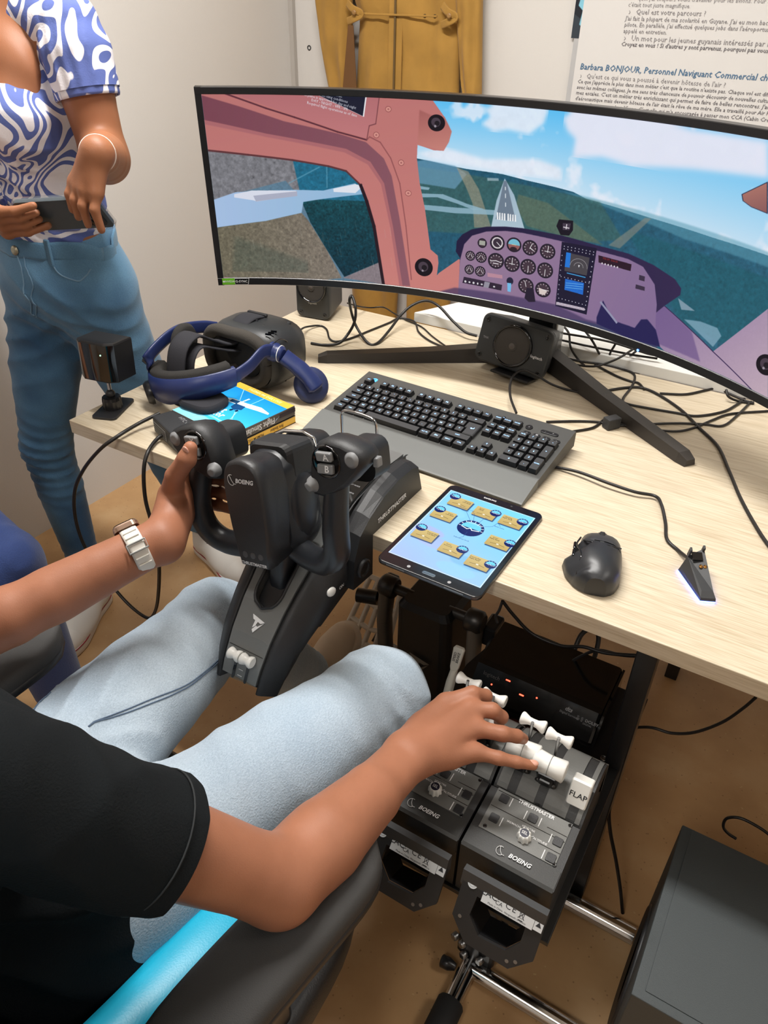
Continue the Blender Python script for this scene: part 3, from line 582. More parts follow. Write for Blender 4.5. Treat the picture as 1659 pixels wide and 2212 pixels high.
# instrument panel
q('rightp', (146, 122, 162), c2=(202, 178, 190), d=(.6, .5), tex=.01); q('rp_dark', (110, 86, 138), a=.7, soft=6); sp.line(TR['rp_line'], 3, (60, 44, 84))
q('patch1', (150, 170, 186), a=.8, soft=1); q('patch2', (140, 176, 196), a=.75, soft=2)
q('glare', (34, 28, 62), c2=(52, 40, 78), d=(1, 0), soft=1); q('panel', (152, 124, 152), c2=(134, 110, 152), d=(1, .3), soft=1)
for i, (x, y, rx, ry) in enumerate(TR['gauges']):
    sp.circ(x, y, rx + 1.5, (36, 30, 44), ry + 1.5); sp.circ(x, y, rx * .84, (70, 54, 66) if i not in (1,) else (150, 96, 96), ry * .84)
    n = 12
    if i == 1: sp.poly([(x + rx * .84 * math.cos(a), y + ry * .84 * math.sin(a)) for a in np.linspace(PI, 2 * PI, 16)], (120, 190, 214)); sp.circ(x, y + ry * .6, rx * .5, (44, 32, 44), ry * .3); sp.line([(x - 8, y), (x + 8, y)], 1.5, (230, 220, 160)); continue
    if i == 0: sp.circ(x, y, rx * .8, (214, 208, 210), ry * .8); sp.circ(x, y, rx * .62, (60, 48, 62), ry * .62)
    if i == 13: sp.poly([(x - rx * .6, y - 4), (x + rx * .6, y + 2), (x + rx * .3, y + ry * .7), (x - rx * .4, y + ry * .7)], (220, 206, 200))
    if i == 14: sp.poly([(x - 11, y - 8), (x + 11, y - 8), (x + 11, y + 7), (x - 11, y + 7)], (168, 170, 160)); continue
    for k in range(n):
        a = 2 * PI * k / n; sp.line([(x + rx * .66 * math.cos(a), y + ry * .66 * math.sin(a)), (x + rx * .8 * math.cos(a), y + ry * .8 * math.sin(a))], 1.8, (226, 216, 222))
    if i in (4, 5, 10, 11): sp.line([(x - rx * .5, y + 5), (x - 2, y - 7)], 2, (230, 226, 230)); sp.line([(x + rx * .5, y + 5), (x + 2, y - 6)], 2, (230, 226, 230)); continue
    if i == 6: sp.line([(x - rx * .7, y + 3), (x, y - 1), (x + rx * .7, y + 3)], 2.6, (236, 232, 236)); sp.line([(x - 10, y + 9), (x + 10, y + 9)], 3, (236, 232, 236)); continue
    ang = [.7, 0, -1.2, -1.5, 0, 0, 0, -1.6, 1.5, 1.57, 0, 0, -1.9, 0, 0][i]
    sp.line([(x - 3 * math.cos(ang), y - 3 * math.sin(ang)), (x + rx * .68 * math.cos(ang), y + ry * .68 * math.sin(ang))], 2.2, (240, 238, 240))
    if i in (2,): sp.line([(x, y), (x + rx * .5, y + ry * .3)], 2.6, (240, 238, 240))
    if i in (3, 7): sp.line([(x - rx * .4, y), (x + rx * .4, y)], 1.6, (230, 226, 230))
q('stack', (28, 24, 50)); q('gps', (74, 70, 76)); q('gpsbar', (36, 120, 216)); q('gps2', (34, 108, 206), tex=.05, ts=4); q('tp', (190, 176, 190))
x, y = np.array(TR['gps']).mean(0); 
for r_ in (14, 26): sp.line([(x + 8 + 1.2 * r_ * math.cos(a), y + 8 + r_ * math.sin(a)) for a in np.linspace(PI, 2 * PI, 14)], 1.2, (200, 196, 200), a=.8)
sp.poly([(x + 6, y + 2), (x + 12, y + 2), (x + 9, y + 10)], (246, 246, 250)); sp.line([(x - 30, y + 36), (x + 38, y + 36)], 3, (70, 170, 230))
a = np.array(TR['gps2']); 
for f in (.25, .45, .65): sp.line([a[0] + (a[3] - a[0]) * f + 4, a[1] + (a[2] - a[1]) * f - 4], 1.6, (120, 190, 240))
a = np.array(TR['stack'])
for f in (.06, .1, .52, .86, .93):
    for k in range(9): p = a[0] + (a[3] - a[0]) * f; p2 = a[1] + (a[2] - a[1]) * f; z = p + (p2 - p) * (k + .8) / 9.5; sp.circ(z[0], z[1], 1.7, (206, 206, 220))
for f in np.linspace(.2, .8, 9): p = a[1] + (a[2] - a[1]) * f; sp.circ(p[0] - 8, p[1], 2, (196, 196, 210)); p = a[0] + (a[3] - a[0]) * f; sp.circ(p[0] + 6, p[1], 2, (160, 160, 180))
q('radio', (44, 24, 40)); x, y = np.array(TR['rdig']).mean(0); sp.text('116.10  116.10', x, y - 4, 9, (232, 60, 52), ang=.02)
for k in range(6): sp.circ(x - 26 + k * 11, y + 12, 3, (214, 206, 214))
q('sq1', (60, 48, 70)); q('sq2', (60, 48, 70)); q('swbox', (48, 36, 56)); q('plabel', (206, 150, 160), a=.7)
for x, y, rx, ry in TR['sws']: sp.circ(x, y, rx, (222, 220, 224), ry)
q('key', (150, 146, 160)); q('under', (70, 56, 96), a=.75, soft=12); q('seatR', (38, 34, 84), soft=2); sp.line([TR['levR'][0], TR['levR'][2]], 7, (150, 150, 178))
q('yokeL', (38, 30, 50), soft=1); q('lever', (120, 190, 236)); x, y, rx, ry = TR['knobk']; sp.circ(x, y, rx, (36, 34, 60), ry); q('lever', (120, 190, 236))
q('compass', (24, 20, 34)); q('compin', (70, 60, 76)); a = np.array(TR['compin']); c = a.mean(0); sp.line([c + (-10, 3), c + (10, 3)], 3, (226, 220, 226)); sp.line([c + (0, -7), c + (0, 7)], 3, (226, 220, 226))
q('mirror', (30, 34, 62), soft=1); a = np.array(TR['mirror'], float); c = a.mean(0); sp.poly(c + (a - c) * .93, (176, 118, 108), c2=(140, 92, 92), d=(.5, 1))
for x, y, rx, ry in TR['knobs']: sp.circ(x, y, rx, (22, 16, 26), ry); sp.circ(x - 2, y - 2, rx * .55, (74, 62, 74), ry * .55); sp.circ(x + 2, y + 1, rx * .3, (30, 24, 32), ry * .3); sp.circ(x - 4, y + ry * .4, 4, (200, 190, 200), a=.7, soft=1)
SCR_EMIT = .62
def scr_uv(u, v): return scr(-.593 + 1.186 * u, SB + (ST - SB) * v, -.0008)
uv_grid('screen', scr_uv, 60, 2, sp.material('monitor_picture', SCR_EMIT, rough=.35, spec=.2), mon)
# ------------------------------------------------------------------ keyboard
kb = thing('keyboard', 'black backlit keyboard with a wide palm rest on the desk', 'keyboard', tr(.407, .207, T) @ rot('Z', -1.95) @ rot('X', 2.0) @ Matrix.Diagonal((1, 1.03, 1, 1)))
kc = mat('key_top', (52, 53, 55), .5, bump=.1, bscale=1500); kbm = mat('keyboard_body', (66, 66, 64), .55, bump=.12, bscale=1400); kp = mat('palm_rest', (100, 102, 100), .5, bump=.12, bscale=1400)
X90 = Matrix(((0, 0, 1, 0), (1, 0, 0, 0), (0, 1, 0, 0), (0, 0, 0, 1)))    # local (x,y,z) -> (y,z,x)
B().at(tr(.0, 0, 0) @ X90).prism([(.064, .002), (.222, .002), (.223, .030), (.219, .0345), (.068, .0195), (.064, .0185)], .452).go('body', kbm, kb)
B().at(X90).prism([(.0, .004), (.012, .001), (.0635, .002), (.0635, .0205), (.06, .0205), (.03, .0145), (.003, .0085), (0, .007)], .452).go('palm_rest', kp, kb)
DS = math.atan2(.015, .151)
deck = tr(0, .068, .0195) @ rot('X', math.degrees(DS))
U = .019; cache = {}
keyside = mat('key_side', (22, 22, 24), .35)
def key(cx, cy, w, h=1, legend='', lab=None, sz=.0052, tall=.0085):
    k = (w, h, tall)
    if k not in cache:
        b = B(); bw, bh, twd, th = w * U - .0014, h * U - .0014, w * U - .0058, h * U - .0062
        bot = rrect(bw, bh, .0015, 2); top = rrect(twd, th, .0018, 2, 0, .0005)
        b.loft([[(x, y, 0) for x, y in bot], [(x, y, tall - .0004) for x, y in rrect(twd + .0008, th + .0008, .0018, 2, 0, .0005)], [(x, y, tall) for x, y in top]], smooth=False)
        me = b.mesh('key', keyside); me.materials.append(kc)
        for p in me.polygons:
            if p.normal.z > .4: p.material_index = 1
        cache[k] = me
    o = bpy.data.objects.new('key', cache[k]); COL.objects.link(o); o.parent = kb; o.matrix_local = deck @ tr(cx, cy, .0006)
    if legend: text(legend, K['cyan_led'], o, tr(0, .0005, tall + .00012), size=sz, bold=.02, res=1, name='legend')
    return o
def krow(y, x, items):
    for it in items:
        w, s = it if isinstance(it, tuple) else (1, it)
        if s is not None: key(x + w * U / 2, y, w, 1, s, sz=.0036 if len(s) > 2 else .0056)
        x += w * U
x0 = .0165; ys = [.0135 + U * i for i in range(5)] + [.0135 + U * 5 + .006]
krow(ys[0], x0, [(1.25, 'CTRL'), (1.25, 'WIN'), (1.25, 'ALT'), (6.25, ''), (1.25, 'ALT GR'), (1.25, 'FN'), (1.25, 'MENU'), (1.25, 'CTRL')])
krow(ys[1], x0, [(1.25, 'SHIFT'), '<', *'WXCVBN', '?', '.', '/', '!', (2.75, 'SHIFT')])
krow(ys[2], x0, [(1.75, 'CAPS'), *'QSDFGHJKLM', '%', '*', (1.25, None)])
krow(ys[3], x0, [(1.5, 'TAB'), *'AZERTYUIOP', '^', '$', (1.5, None)])
krow(ys[4], x0, ['2', *'&é"\'(-è_çà', ')', '=', (2, '←')])
krow(ys[5], x0, ['ESC', (1, None), 'F1', 'F2', 'F3', 'F4', (.5, None), 'F5', 'F6', 'F7', 'F8', (.5, None), 'F9', 'F10', 'F11', 'F12'])
xe = x0 + 13.5 * U
ent = B(); P_ = [(.0007, U + .0007), (.0007, 2 * U - .0007), (1.5 * U - .0007, 2 * U - .0007), (1.5 * U - .0007, .0007), (.25 * U + .0007, .0007), (.25 * U + .0007, U + .0007)]
eo = ent.prism(P_, .0085, .0016, 1).go('key', kc, kb, deck @ tr(xe, ys[2] - U / 2, .0006)); text('↵', K['cyan_led'], eo, tr(.0165, .0195, .0087), size=.009, bold=.02, name='legend')
xn = x0 + 15.25 * U
for yy, names in ((ys[5], ('PRINT', 'SCROLL', 'PAUSE')), (ys[4], ('INS', 'HOME', 'PG UP')), (ys[3], ('DEL', 'END', 'PG DN'))): krow(yy, xn, names)
krow(ys[1], xn + U, ['↑']); krow(ys[0], xn, ['←', '↓', '→'])
xp = x0 + 18.5 * U
krow(ys[4], xp, ['NUM', '/', '*', '-']); krow(ys[3], xp, ['7', '8', '9']); krow(ys[2], xp, ['4', '5', '6']); krow(ys[1], xp, ['1', '2', '3']); krow(ys[0], xp, [(2, '0'), '.'])
key(xp + 3.5 * U, ys[3] - U / 2, 1, 2, '+'); key(xp + 3.5 * U, ys[1] - U / 2, 1, 2, 'ENTER', sz=.0032)
for i, s in enumerate(('»', '■', '«', '»')): o = B().prism(rrect(.0145, .0085, .004, 4), .002, .0006).go('media_button', keyside, kb, deck @ tr(xp + (i + .5) * U, ys[4] + .0165, 0)); text(s, K['gink'], o, tr(0, 0, .0022), size=.006)
o = B().lathe((0, 0, 0), (0, 0, 1), [(.0068, 0), (.0068, .0016), (.006, .002)], 18).go('mute_button', keyside, kb, deck @ tr(xp + .3 * U, ys[5] + .009, 0)); text('x', K['gink'], o, tr(0, 0, .0022), size=.006)
o = B().prism(rrect(.034, .0085, .004, 4), .002, .0006).go('volume_rocker', keyside, kb, deck @ tr(xp + 2.4 * U, ys[5] + .009, 0)); text('-      +', K['gink'], o, tr(0, 0, .0022), size=.007)
for x in (xn + .7 * U, xn + 2.5 * U): o = B().lathe((0, 0, 0), (0, 0, 1), [(.0062, 0), (.0062, .0014), (.0055, .0018)], 18).go('mode_button', keyside, kb, deck @ tr(x, ys[5] + .0125, 0)); text('*', K['cyan_led'], o, tr(0, -.001, .002), size=.008, bold=.03)
lg = B(); L_ = deck @ tr(.030, ys[5] + .0135, .0003)
lg.at(L_).plate([(.0065 * math.cos(a), .0065 * math.sin(a)) for a in np.linspace(.5, PI * 1.45, 14)] + [(.0036 * math.cos(a), .0036 * math.sin(a)) for a in np.linspace(PI * 1.45, .5, 14)]).plate([(.0, .0015), (.0062, .0015), (.005, -.005), (.0025, -.0045), (.0028, -.001), (0, -.001)])
lg.go('logo_light', mat('logo_blue', (60, 160, 255), emit=1.6), kb)
for x in (.03, .42): B().box((x, .2, -.0015), (.03, .012, .010)).go('foot', K['rubber'], kb)

# ------------------------------------------------------------------ tablet
tb_ = thing('tablet', 'black tablet showing sticky notes, overhanging the front desk edge', 'tablet', tr(.816, .066, T) @ rot('Z', -.4))
B().prism(rrect(.1668, .2425, .012, 6), .0068, .0015).go('body', mat('tablet_shell', (18, 18, 20), .2, coat=.4), tb_)
B().loft([[(x * a, y * a, z) for x, y in rrect(.1674, .2431, .0122, 6)] for a, z in ((.997, .0012), (1, .0018), (1, .005), (.997, .0056))], cap=False).go('rim', mat('tablet_rim', (96, 96, 100), .25, .8), tb_)
tp = Pic(440, 590)
ty, tx = np.mgrid[0:590, 0:440]; f = np.clip((ty / 590 * .75 + (440 - tx) / 440 * .25), 0, 1)[..., None]
tp.a[:] = np.array((120, 214, 250)) * (1 - f) + np.array((168, 190, 232)) * f
for (x, y, c) in ((60, 360, (186, 176, 222)), (140, 420, (176, 180, 226)), (330, 470, (120, 180, 214)), (70, 170, (150, 214, 246)), (300, 540, (150, 208, 240))): tp.circ(x, y, 90, c, 40, a=.55, soft=30)
tp.line([(3, 3), (437, 3), (437, 587), (3, 587), (3, 3)], 3, (226, 240, 252))
def gauge(x, y, r, a=0, big=False):
    tp.circ(x, y, r, (16, 30, 96)); tp.poly([(x + r * .78 * math.cos(t + a), y + r * .78 * math.sin(t + a)) for t in np.linspace(PI, 2 * PI, 18)], (110, 206, 236))
    tp.line([(x - r * .7, y + r * .05), (x - r * .2, y + r * .2), (x, y), (x + r * .2, y + r * .2), (x + r * .7, y + r * .05)], max(1.6, r * .09), (238, 242, 246))
    for k in range(9 if big else 7): t = PI + PI * k / (8 if big else 6) + a; tp.line([(x + r * .8 * math.cos(t), y + r * .8 * math.sin(t)), (x + r * .95 * math.cos(t), y + r * .95 * math.sin(t))], r * .07, (230, 236, 246))
for x, y, ang, gx, gy, ttl in ((90, 78, .05, 45, 40, 'Climbing\nLeft Bank'), (225, 92, .0, 268, 64, 'Level\nClimb'), (358, 90, .0, 402, 62, 'Climbing\nRight Bank'), (68, 210, .0, 34, 176, 'Level\nLeft Bank'), (375, 268, 0, 420, 244, 'Level\nRight Bank'), (70, 392, 0, 32, 350, 'Descending\nLeft Bank'), (222, 424, 0, 262, 398, 'Level\nDescend'), (362, 446, 0, 410, 428, 'Descending\nRight Bank')):
    s_ = 54
    tp.poly([(x - s_ + 8, y - 38 + 8), (x + s_ + 8, y - 38 + 8), (x + s_ + 6, y + 46), (x - s_ + 6, y + 46)], (30, 50, 90), a=.8, soft=5)
    tp.poly([(x - s_, y - 40), (x + s_, y - 40), (x + s_, y + 38), (x - s_, y + 38)], (208, 184, 120), c2=(190, 164, 100), d=(0, 1))
    gauge(gx, gy, 27, .2 if gx < x else -.1)
    for i, l in enumerate(ttl.split('\n')): tp.text(l, x + (26 if gx < x else -26), y - 26 + i * 11, 11, (70, 56, 30), bold=.01)
    tp.line([(x - 34, y + 16), (x - 8, y + 12), (x, y + 10), (x + 8, y + 12), (x + 34, y + 16)], 2, (90, 74, 44)); tp.circ(x, y + 12, 6, (234, 230, 216), 4)
gauge(222, 236, 62, 0, True); tp.text('ALTITUDE', 222, 196, 15, (236, 240, 246), bold=.02)
for p in ([(200, 190), (150, 130), (120, 125)], [(212, 186), (186, 122), (170, 112)], [(236, 180), (240, 140), (270, 130)], [(270, 190), (300, 170), (310, 130), (330, 150)], [(222, 270), (222, 312), (210, 330)]): tp.line(p, 1.6, (50, 80, 140), a=.8)
for s_, x, y in (('Miniature aircraft', 140, 106), ('Attitude indicator', 120, 122), ('Sky', 250, 128), ('Bank index', 330, 160), ('Adjustment knob', 222, 330)): tp.text(s_, x, y, 11, (40, 66, 120))
uv_grid('screen', lambda u, v: (-.0755 + .151 * u, -.099 + .202 * v, .0069), 1, 1, tp.material('tablet_picture', .85, rough=.12, coat=.3), tb_)
text('SAMSUNG', K['ink'], tb_, tr(-.008, .1125, .00695), width=.022, bold=.02)
B().at(tr(0, -.1115, .0068)).loft([[(x, y, z) for x, y in rrect(w, h, .0028, 4)] for w, h, z in ((.0205, .0068, 0), (.0205, .0068, .0006), (.0185, .0052, .0006))], smooth=False).go('home_button', K['chrome'], tb_)
B().prism(rrect(.0178, .0046, .0022, 4), .0004).go('home_button_cap', K['gloss'], tb_, tr(0, -.1115, .0069))
for x in (-.033, .033): B().lathe((x, -.1115, .0069), (0, 0, 1), [(.0028, 0), (.0028, .0001)], 12).go('touch_key', K['gink'], tb_)
B().lathe((.03, .113, .0069), (0, 0, 1), [(.002, 0), (.002, .0001)], 12).go('front_camera', K['char'], tb_)
for x, w in ((-.05, .03), (.045, .03)): B().box((x, -.1214, .0035), (w, .0006, .0022)).go('speaker_slot', K['steel'], tb_)

# ------------------------------------------------------------------ mouse
mo = thing('mouse', 'black ergonomic wireless mouse near the front desk edge', 'mouse', tr(1.014, .104, T) @ rot('Z', 14))
def mouse_z(x, y): return .042 * (1 - (abs(y + .012) / .078) ** 2.4) + .004
def outline(y):   # left, right half widths along the length
    q = np.interp(y, [-.063, -.055, -.035, -.01, .015, .035, .055, .062], [0, 1, 2, 3, 4, 5, 6, 7]); t = np.arange(8)
    return np.interp(q, t, [-.012, -.028, -.043, -.05, -.034, -.030, -.028, -.022]), np.interp(q, t, [.014, .026, .033, .034, .033, .031, .026, .02])
def mring(y, n=22):
    l, r = outline(y); h = max(.010, .043 * (1 - (abs(y + .008) / .082) ** 2.6)); c = (l + r) / 2; hw = (r - l) / 2; out = []
    for k in range(n):
        a = 2 * PI * k / n; cx, sz = math.cos(a), math.sin(a)
        x = c + hw * math.copysign(abs(cx) ** .75, cx); z = .003 + (h * max(sz, 0) ** .7 if sz > 0 else .002 * sz)
        if sz > 0 and cx < -.3 and -.05 < y < .01: z = min(z, .012 + (x - l) * 1.15)
        out.append((x, y, z))
    return out
yy = list(np.linspace(-.062, .062, 26))
mb = mat('mouse_satin', (40, 41, 44), .38); 
B().loft([mring(y) for y in yy]).go('shell', mb, mo)
B().loft([[(x * .985, y, z + .0012) for x, y, z in mring(y)][1:11] for y in np.linspace(.008, .0625, 10)], cap=False, closed=False).go('main_button', mat('mouse_button', (46, 47, 50), .45), mo)
B().loft_path(spline([(-.026, .012, .039), (-.01, .004, .0435), (.012, .003, .0435), (.028, .012, .036)]), .0011, 6).go('panel_gap', K['gloss'], mo)
B().loft_path(spline([(-.03, .03, .03), (-.034, .008, .032), (-.026, -.02, .036), (-.028, -.05, .016)]), .0014, 6).go('panel_gap', K['gloss'], mo)
B().lathe((-.0045, .034, .0325), (1, 0, 0), [(.0085, 0), (.010, .0015), (.010, .0065), (.0085, .008)], 22).go('scroll_wheel', K['rubber'], mo)
B().box((0, .03, .0365), (.0125, .03, .004), .001, R=rot('X', -14)).go('wheel_slot', K['gloss'], mo)
B().box((0, .012, .044), (.007, .011, .003), .001).go('mode_button', K['char'], mo)
for y in (.012, -.006): B().box((-.036, y, .026), (.004, .016, .006), .0015, R=rot('Y', -30)).go('thumb_button', K['gloss'], mo)

# ------------------------------------------------------------------ mouse charging dock
dk = thing('charging_dock', 'small black wedge charging dock glowing blue at the right', 'dock', tr(1.146, .146, T) @ rot('Z', 25) @ Matrix.Diagonal((.8, .82, .95, 1)))
d0 = [(-.026, .034), (.021, .048), (.021, -.046), (-.002, -.046)]
B().loft([[(-.024, .035, .003), (.022, .047, .003), (.0225, -.046, .003), (-.004, -.046, .003)], [(-.022, .035, .008), (.021, .046, .008), (.0215, -.045, .008), (-.004, -.045, .008)], [(-.014, .036, .03), (.014, .046, .04), (.0185, -.034, .0135), (-.0015, -.034, .0135)]], smooth=False).go('wedge', K['char'], dk)
for x, y in ((-.0125, .036), (.0125, .0445)): B().box((x, y, .037), (.004, .008, .018), .001, R=rot('X', 18)).go('prong', K['char'], dk)
B().box((0, .03, .0345), (.018, .016, .002), R=rot('X', 18)).go('recess', K['gloss'], dk)
for x in (.004, .0115): B().lathe((x, .012, .0275), (0, -.3, 1), [(.0034, 0), (.0034, .001), (.0018, .001), (.0014, .0024)], 12).go('contact_pin', K['gold'], dk)
B().loft([[(-.0255, .034, .0006), (.0215, .048, .0006), (.022, -.0465, .0006), (-.005, -.0465, .0006)], [(-.0255, .034, .003), (.0215, .048, .003), (.022, -.0465, .003), (-.005, -.0465, .003)]], smooth=False).go('glow_strip', mat('dock_glow', (90, 120, 255), emit=7), dk)

# ------------------------------------------------------------------ speakers
def speaker(name, label, mtx, w, h, d, brand, stand=False, mark=None):
    t = thing(name, label, 'speaker', mtx, 'small black desk speakers')
    cm = mat('speaker_cabinet', (60, 60, 60), .5, bump=.1, bscale=900); bm_ = mat('speaker_baffle', (48, 50, 51), .4)
    FR = Matrix(((1, 0, 0, 0), (0, 0, -1, 0), (0, 1, 0, 0), (0, 0, 0, 1)))   # local xy -> x,z facing -y
    B().at(FR @ tr(0, 0, -d)).loft([[(x * a, y * b, z) for x, y in rrect(w, h, .016, 6)] for a, b, z in ((.78, .86, 0), (.86, .92, d * .4), (1, 1, d - .012))]).go('cabinet', cm, t)
    B().at(FR @ tr(0, 0, -.012)).prism(rrect(w, h, .017, 6), .012, .004).go('baffle', bm_, t)
    r = min(w, h) * .43; f = tr(0, 0, .0)
    B().at(FR).lathe((0, 0, 0), (0, 0, 1), [(r, 0), (r, .006), (r * .97, .009), (r * .9, .008), (r * .86, .003)], 40).go('driver_ring', K['gloss'], t)
    c = B().at(FR).lathe((0, 0, .001), (0, 0, 1), [(r * .88, .005), (r * .58, .002), (r * .5, .001), (r * .3, .003), (r * .24, .006)], 36).go('cone', mat('speaker_cone', (60, 56, 52), .8, bump=.4, bscale=1600), t)
    B().at(FR).lathe((0, 0, .002), (0, 0, 1), [(r * .62, 0), (r * .6, .002), (r * .3, .001)], 36).go('surround', mat('cone_centre', (112, 106, 100), .8, bump=.5, bscale=1800), t)
    B().at(FR).lathe((0, 0, .003), (0, 0, 1), [(r * .22, 0), (r * .2, .003), (r * .1, .005), (0, .0055)], 20).go('dust_cap', mat('dust_cap', (84, 78, 74), .7), t)
    for x in (-1, 1):
        for y in (-1, 1): B().at(FR @ tr(x * (w / 2 - .0135), y * (h / 2 - .0135), 0)).lathe((0, 0, 0), (0, 0, 1), [(.0052, 0), (.0052, .0012), (.003, .0014), (.0026, -.001)], 14).go('screw', K['gloss'], t)
    text(brand[0], K['ink'], t, FR @ tr(brand[1], brand[2], .0004), width=brand[3], bold=.01)
    if mark: text(mark[0], K['gink'], t, FR @ tr(mark[1], mark[2], .0004), width=mark[3], bold=.01)
    if stand: B().box((.02, -.004, -h / 2 - .006), (.09, .05, .006), .002).go('foot', K['blacks'], t)
    return t
speaker('speaker', 'black centre speaker lying sideways before the monitor stand', tr(.634, .664, T + .068) @ rot('Z', -3) @ rot('Y', 4) @ rot('X', -13), .168, .105, .09, ('logitech', .058, -.008, .027), True, ('THX', -.066, 0, .013))
speaker('speaker', 'upright black speaker behind the left end of the monitor', tr(.074, .704, T + .084) @ rot('Z', 8), .094, .165, .095, ('logitech', 0, -.042, .023))

# ------------------------------------------------------------------ game case and guide book
GB = frame((.346, .065, T), (.157, .988, 0), z=(0, 0, 1))     # local x along the spine, y to the left
gk = thing('guide_book', 'thin yellow guide book under the blue game case', 'book', GB)
B().box((.083, .078, .0008), (.168, .158, .0016)).go('cover', mat('book_cover_brown', (70, 44, 24), .4), gk)
B().box((.083, .0795, .008), (.165, .153, .0126)).go('page_block', mat('pages', (224, 216, 200), .8), gk)
B().box((.083, .0006, .008), (.168, .0026, .0132), .0006).go('spine', mat('yellow_print', (222, 176, 62), .4), gk)
B().box((.083, .078, .0151), (.168, .158, .0014)).go('cover', mat('book_cover_black', (24, 20, 20), .4), gk)
SPN = Matrix(((-1, 0, 0, 0), (0, 0, -1, 0), (0, -1, 0, 0), (0, 0, 0, 1)))   # text upside down on the spine
text('PREMIUM DELUXE GUIDE', K['dink'], gk, tr(.05, -.001, .008) @ SPN, width=.07, size=.008, bold=.01)
text('Flight Simulator', mat('brown_print', (120, 88, 30), .5), gk, tr(.118, -.001, .008) @ SPN, width=.034, size=.0095, bold=.03)
gc = thing('game_case', 'flat game case with blue aeroplane cover beneath the headset', 'box', GB @ tr(0, 0, .0163))
B().box((.083, .078, .0105), (.168, .158, .019), .0008).go('case', mat('case_dark', (74, 68, 64), .35), gc)
B().box((.083, .0795, .0095), (.1684, .159, .0035)).go('tray_gap', K['gloss'], gc)
B().box((.147, -.0012, .0125), (.04, .001, .008)).go('spine_band', mat('spine_dark', (38, 28, 38), .35), gc)
text('Flight Simulator', mat('silver_print', (206, 208, 214), .35), gc, tr(.072, -.0014, .0105) @ SPN, width=.084, size=.0165, bold=.02)
B().at(tr(.119, -.0016, .0105) @ SPN).plate([(-.008, -.005), (.006, .005), (.002, -.001), (-.004, -.001)]).go('spine_logo', mat('silver_blue', (150, 170, 196), .4), gc)
cp = Pic(560, 520, (30, 160, 226)); cy_, cx_ = np.mgrid[0:520, 0:560]
f = np.clip(cy_ / 520, 0, 1)[..., None]; cp.a[:] = np.array((24, 128, 204)) * (1 - f) + np.array((70, 194, 238)) * f
cp.poly([(0, 470), (120, 430), (300, 450), (560, 410), (560, 520), (0, 520)], (150, 214, 240), a=.8, soft=14, tex=.06, ts=18)
cp.poly([(0, 0), (560, 0), (560, 58), (0, 58)], (222, 178, 70))
cp.text('PREMIUM DELUXE', 300, 29, 30, (246, 226, 168), width=330, bold=.02)
for p in ([(120, 60), (280, 230), (450, 420), (90, 420)], [(330, 60), (330, 180)], [(330, 260), (420, 420), (110, 400)]): cp.line(p, 5, (176, 226, 248), a=.8)
cp.poly([(60, 230), (170, 180), (300, 170), (420, 150), (520, 170), (528, 186), (430, 196), (320, 214), (200, 226), (80, 250)], (238, 246, 250), c2=(206, 230, 244), d=(0, 1)); cp.poly([(170, 190), (240, 176), (250, 214), (180, 220)], (40, 84, 128)); cp.poly([(60, 226), (100, 206), (104, 244), (64, 252)], (30, 56, 96))
cp.poly([(240, 214), (330, 206), (345, 250), (300, 280), (250, 262)], (24, 70, 120)); cp.circ(330, 276, 12, (16, 40, 70)); cp.circ(290, 288, 12, (16, 40, 70)); cp.poly([(250, 120), (268, 118), (262, 176), (248, 178)], (200, 230, 246))
for s_, y in (('Flight', 320), ('Simulator', 370)): cp.text(s_, 190, y, 84, (246, 250, 252), bold=.02, width=170 if s_ == 'Flight' else 270)
uv_grid('cover_print', lambda u, v: (.0005 + .166 * v, .157 - .157 * u, .0202), 1, 1, cp.material('cover_picture', self_lit=False, rough=.22), gc)

# ------------------------------------------------------------------ virtual reality headset
hs = thing('vr_headset', 'dark blue and black VR headset lying on the game case', 'headset', tr(.18, .24, T))
vb = mat('visor_shell', (38, 40, 42), .42, bump=.12, bscale=1000)
def vring(y, sx, sz, zc=.068, cx=.012, n=28):
    out = []
    for k in range(n):
        a = 2 * PI * k / n; c, s_ = math.cos(a), math.sin(a)
        x = cx + sx * math.copysign(abs(c) ** .55, c); z = zc + sz * math.copysign(abs(s_) ** .6, s_)
        if s_ < -.3: z += .03 * max(0, 1 - (abs(x - cx) / .03) ** 2) * (1 if y < .1 else .5)
        out.append((x, y, z))
    return out
B().loft([vring(*a) for a in ((.052, .078, .056), (.06, .086, .062), (.085, .092, .064), (.13, .094, .063), (.158, .086, .057), (.172, .066, .042), (.176, .03, .02))], cap=False).loft([vring(.1761, .03, .02), vring(.1762, .001, .001)], cap=False).go('visor', vb, hs)
face_m = mat('face_foam_grey', (62, 58, 53), .95, bump=.5, bscale=700)
fo = []
for k in range(33):
    a = 2 * PI * k / 32; c, s_ = math.cos(a), math.sin(a); x = .004 + .075 * math.copysign(abs(c) ** .7, c); z = .07 + .052 * math.copysign(abs(s_) ** .7, s_)
    if s_ < -.5: z += .028 * max(0, 1 - (abs(x) / .03) ** 2)
    fo.append((x, .038 + .012 * abs(c), z))
B().loft_path(fo, .013, 10, cap=False).go('face_foam', face_m, hs)
B().loft([[(x * .8, y, .07 + (z - .07) * .8) for x, y, z in fo[:-1]] , [(x * .75, .085, .07 + (z - .07) * .75) for x, y, z in fo[:-1]]], smooth=True).go('lens_cavity', K['rubber'], hs)
for x in (-.033, .033): B().lathe((x, .07, .072), (0, -1, 0), [(.024, 0), (.024, .008), (.02, .011), (.012, .009), (0, .0085)], 24).go('lens', K['gloss'], hs)
for a in range(7): B().lathe((.0 + (a % 3) * .006 - .006, .062, .06 + (a // 3) * .007), (0, -1, 0), [(.0018, 0), (.001, .001)], 8).go('lens_glint', K['chrome'], hs)
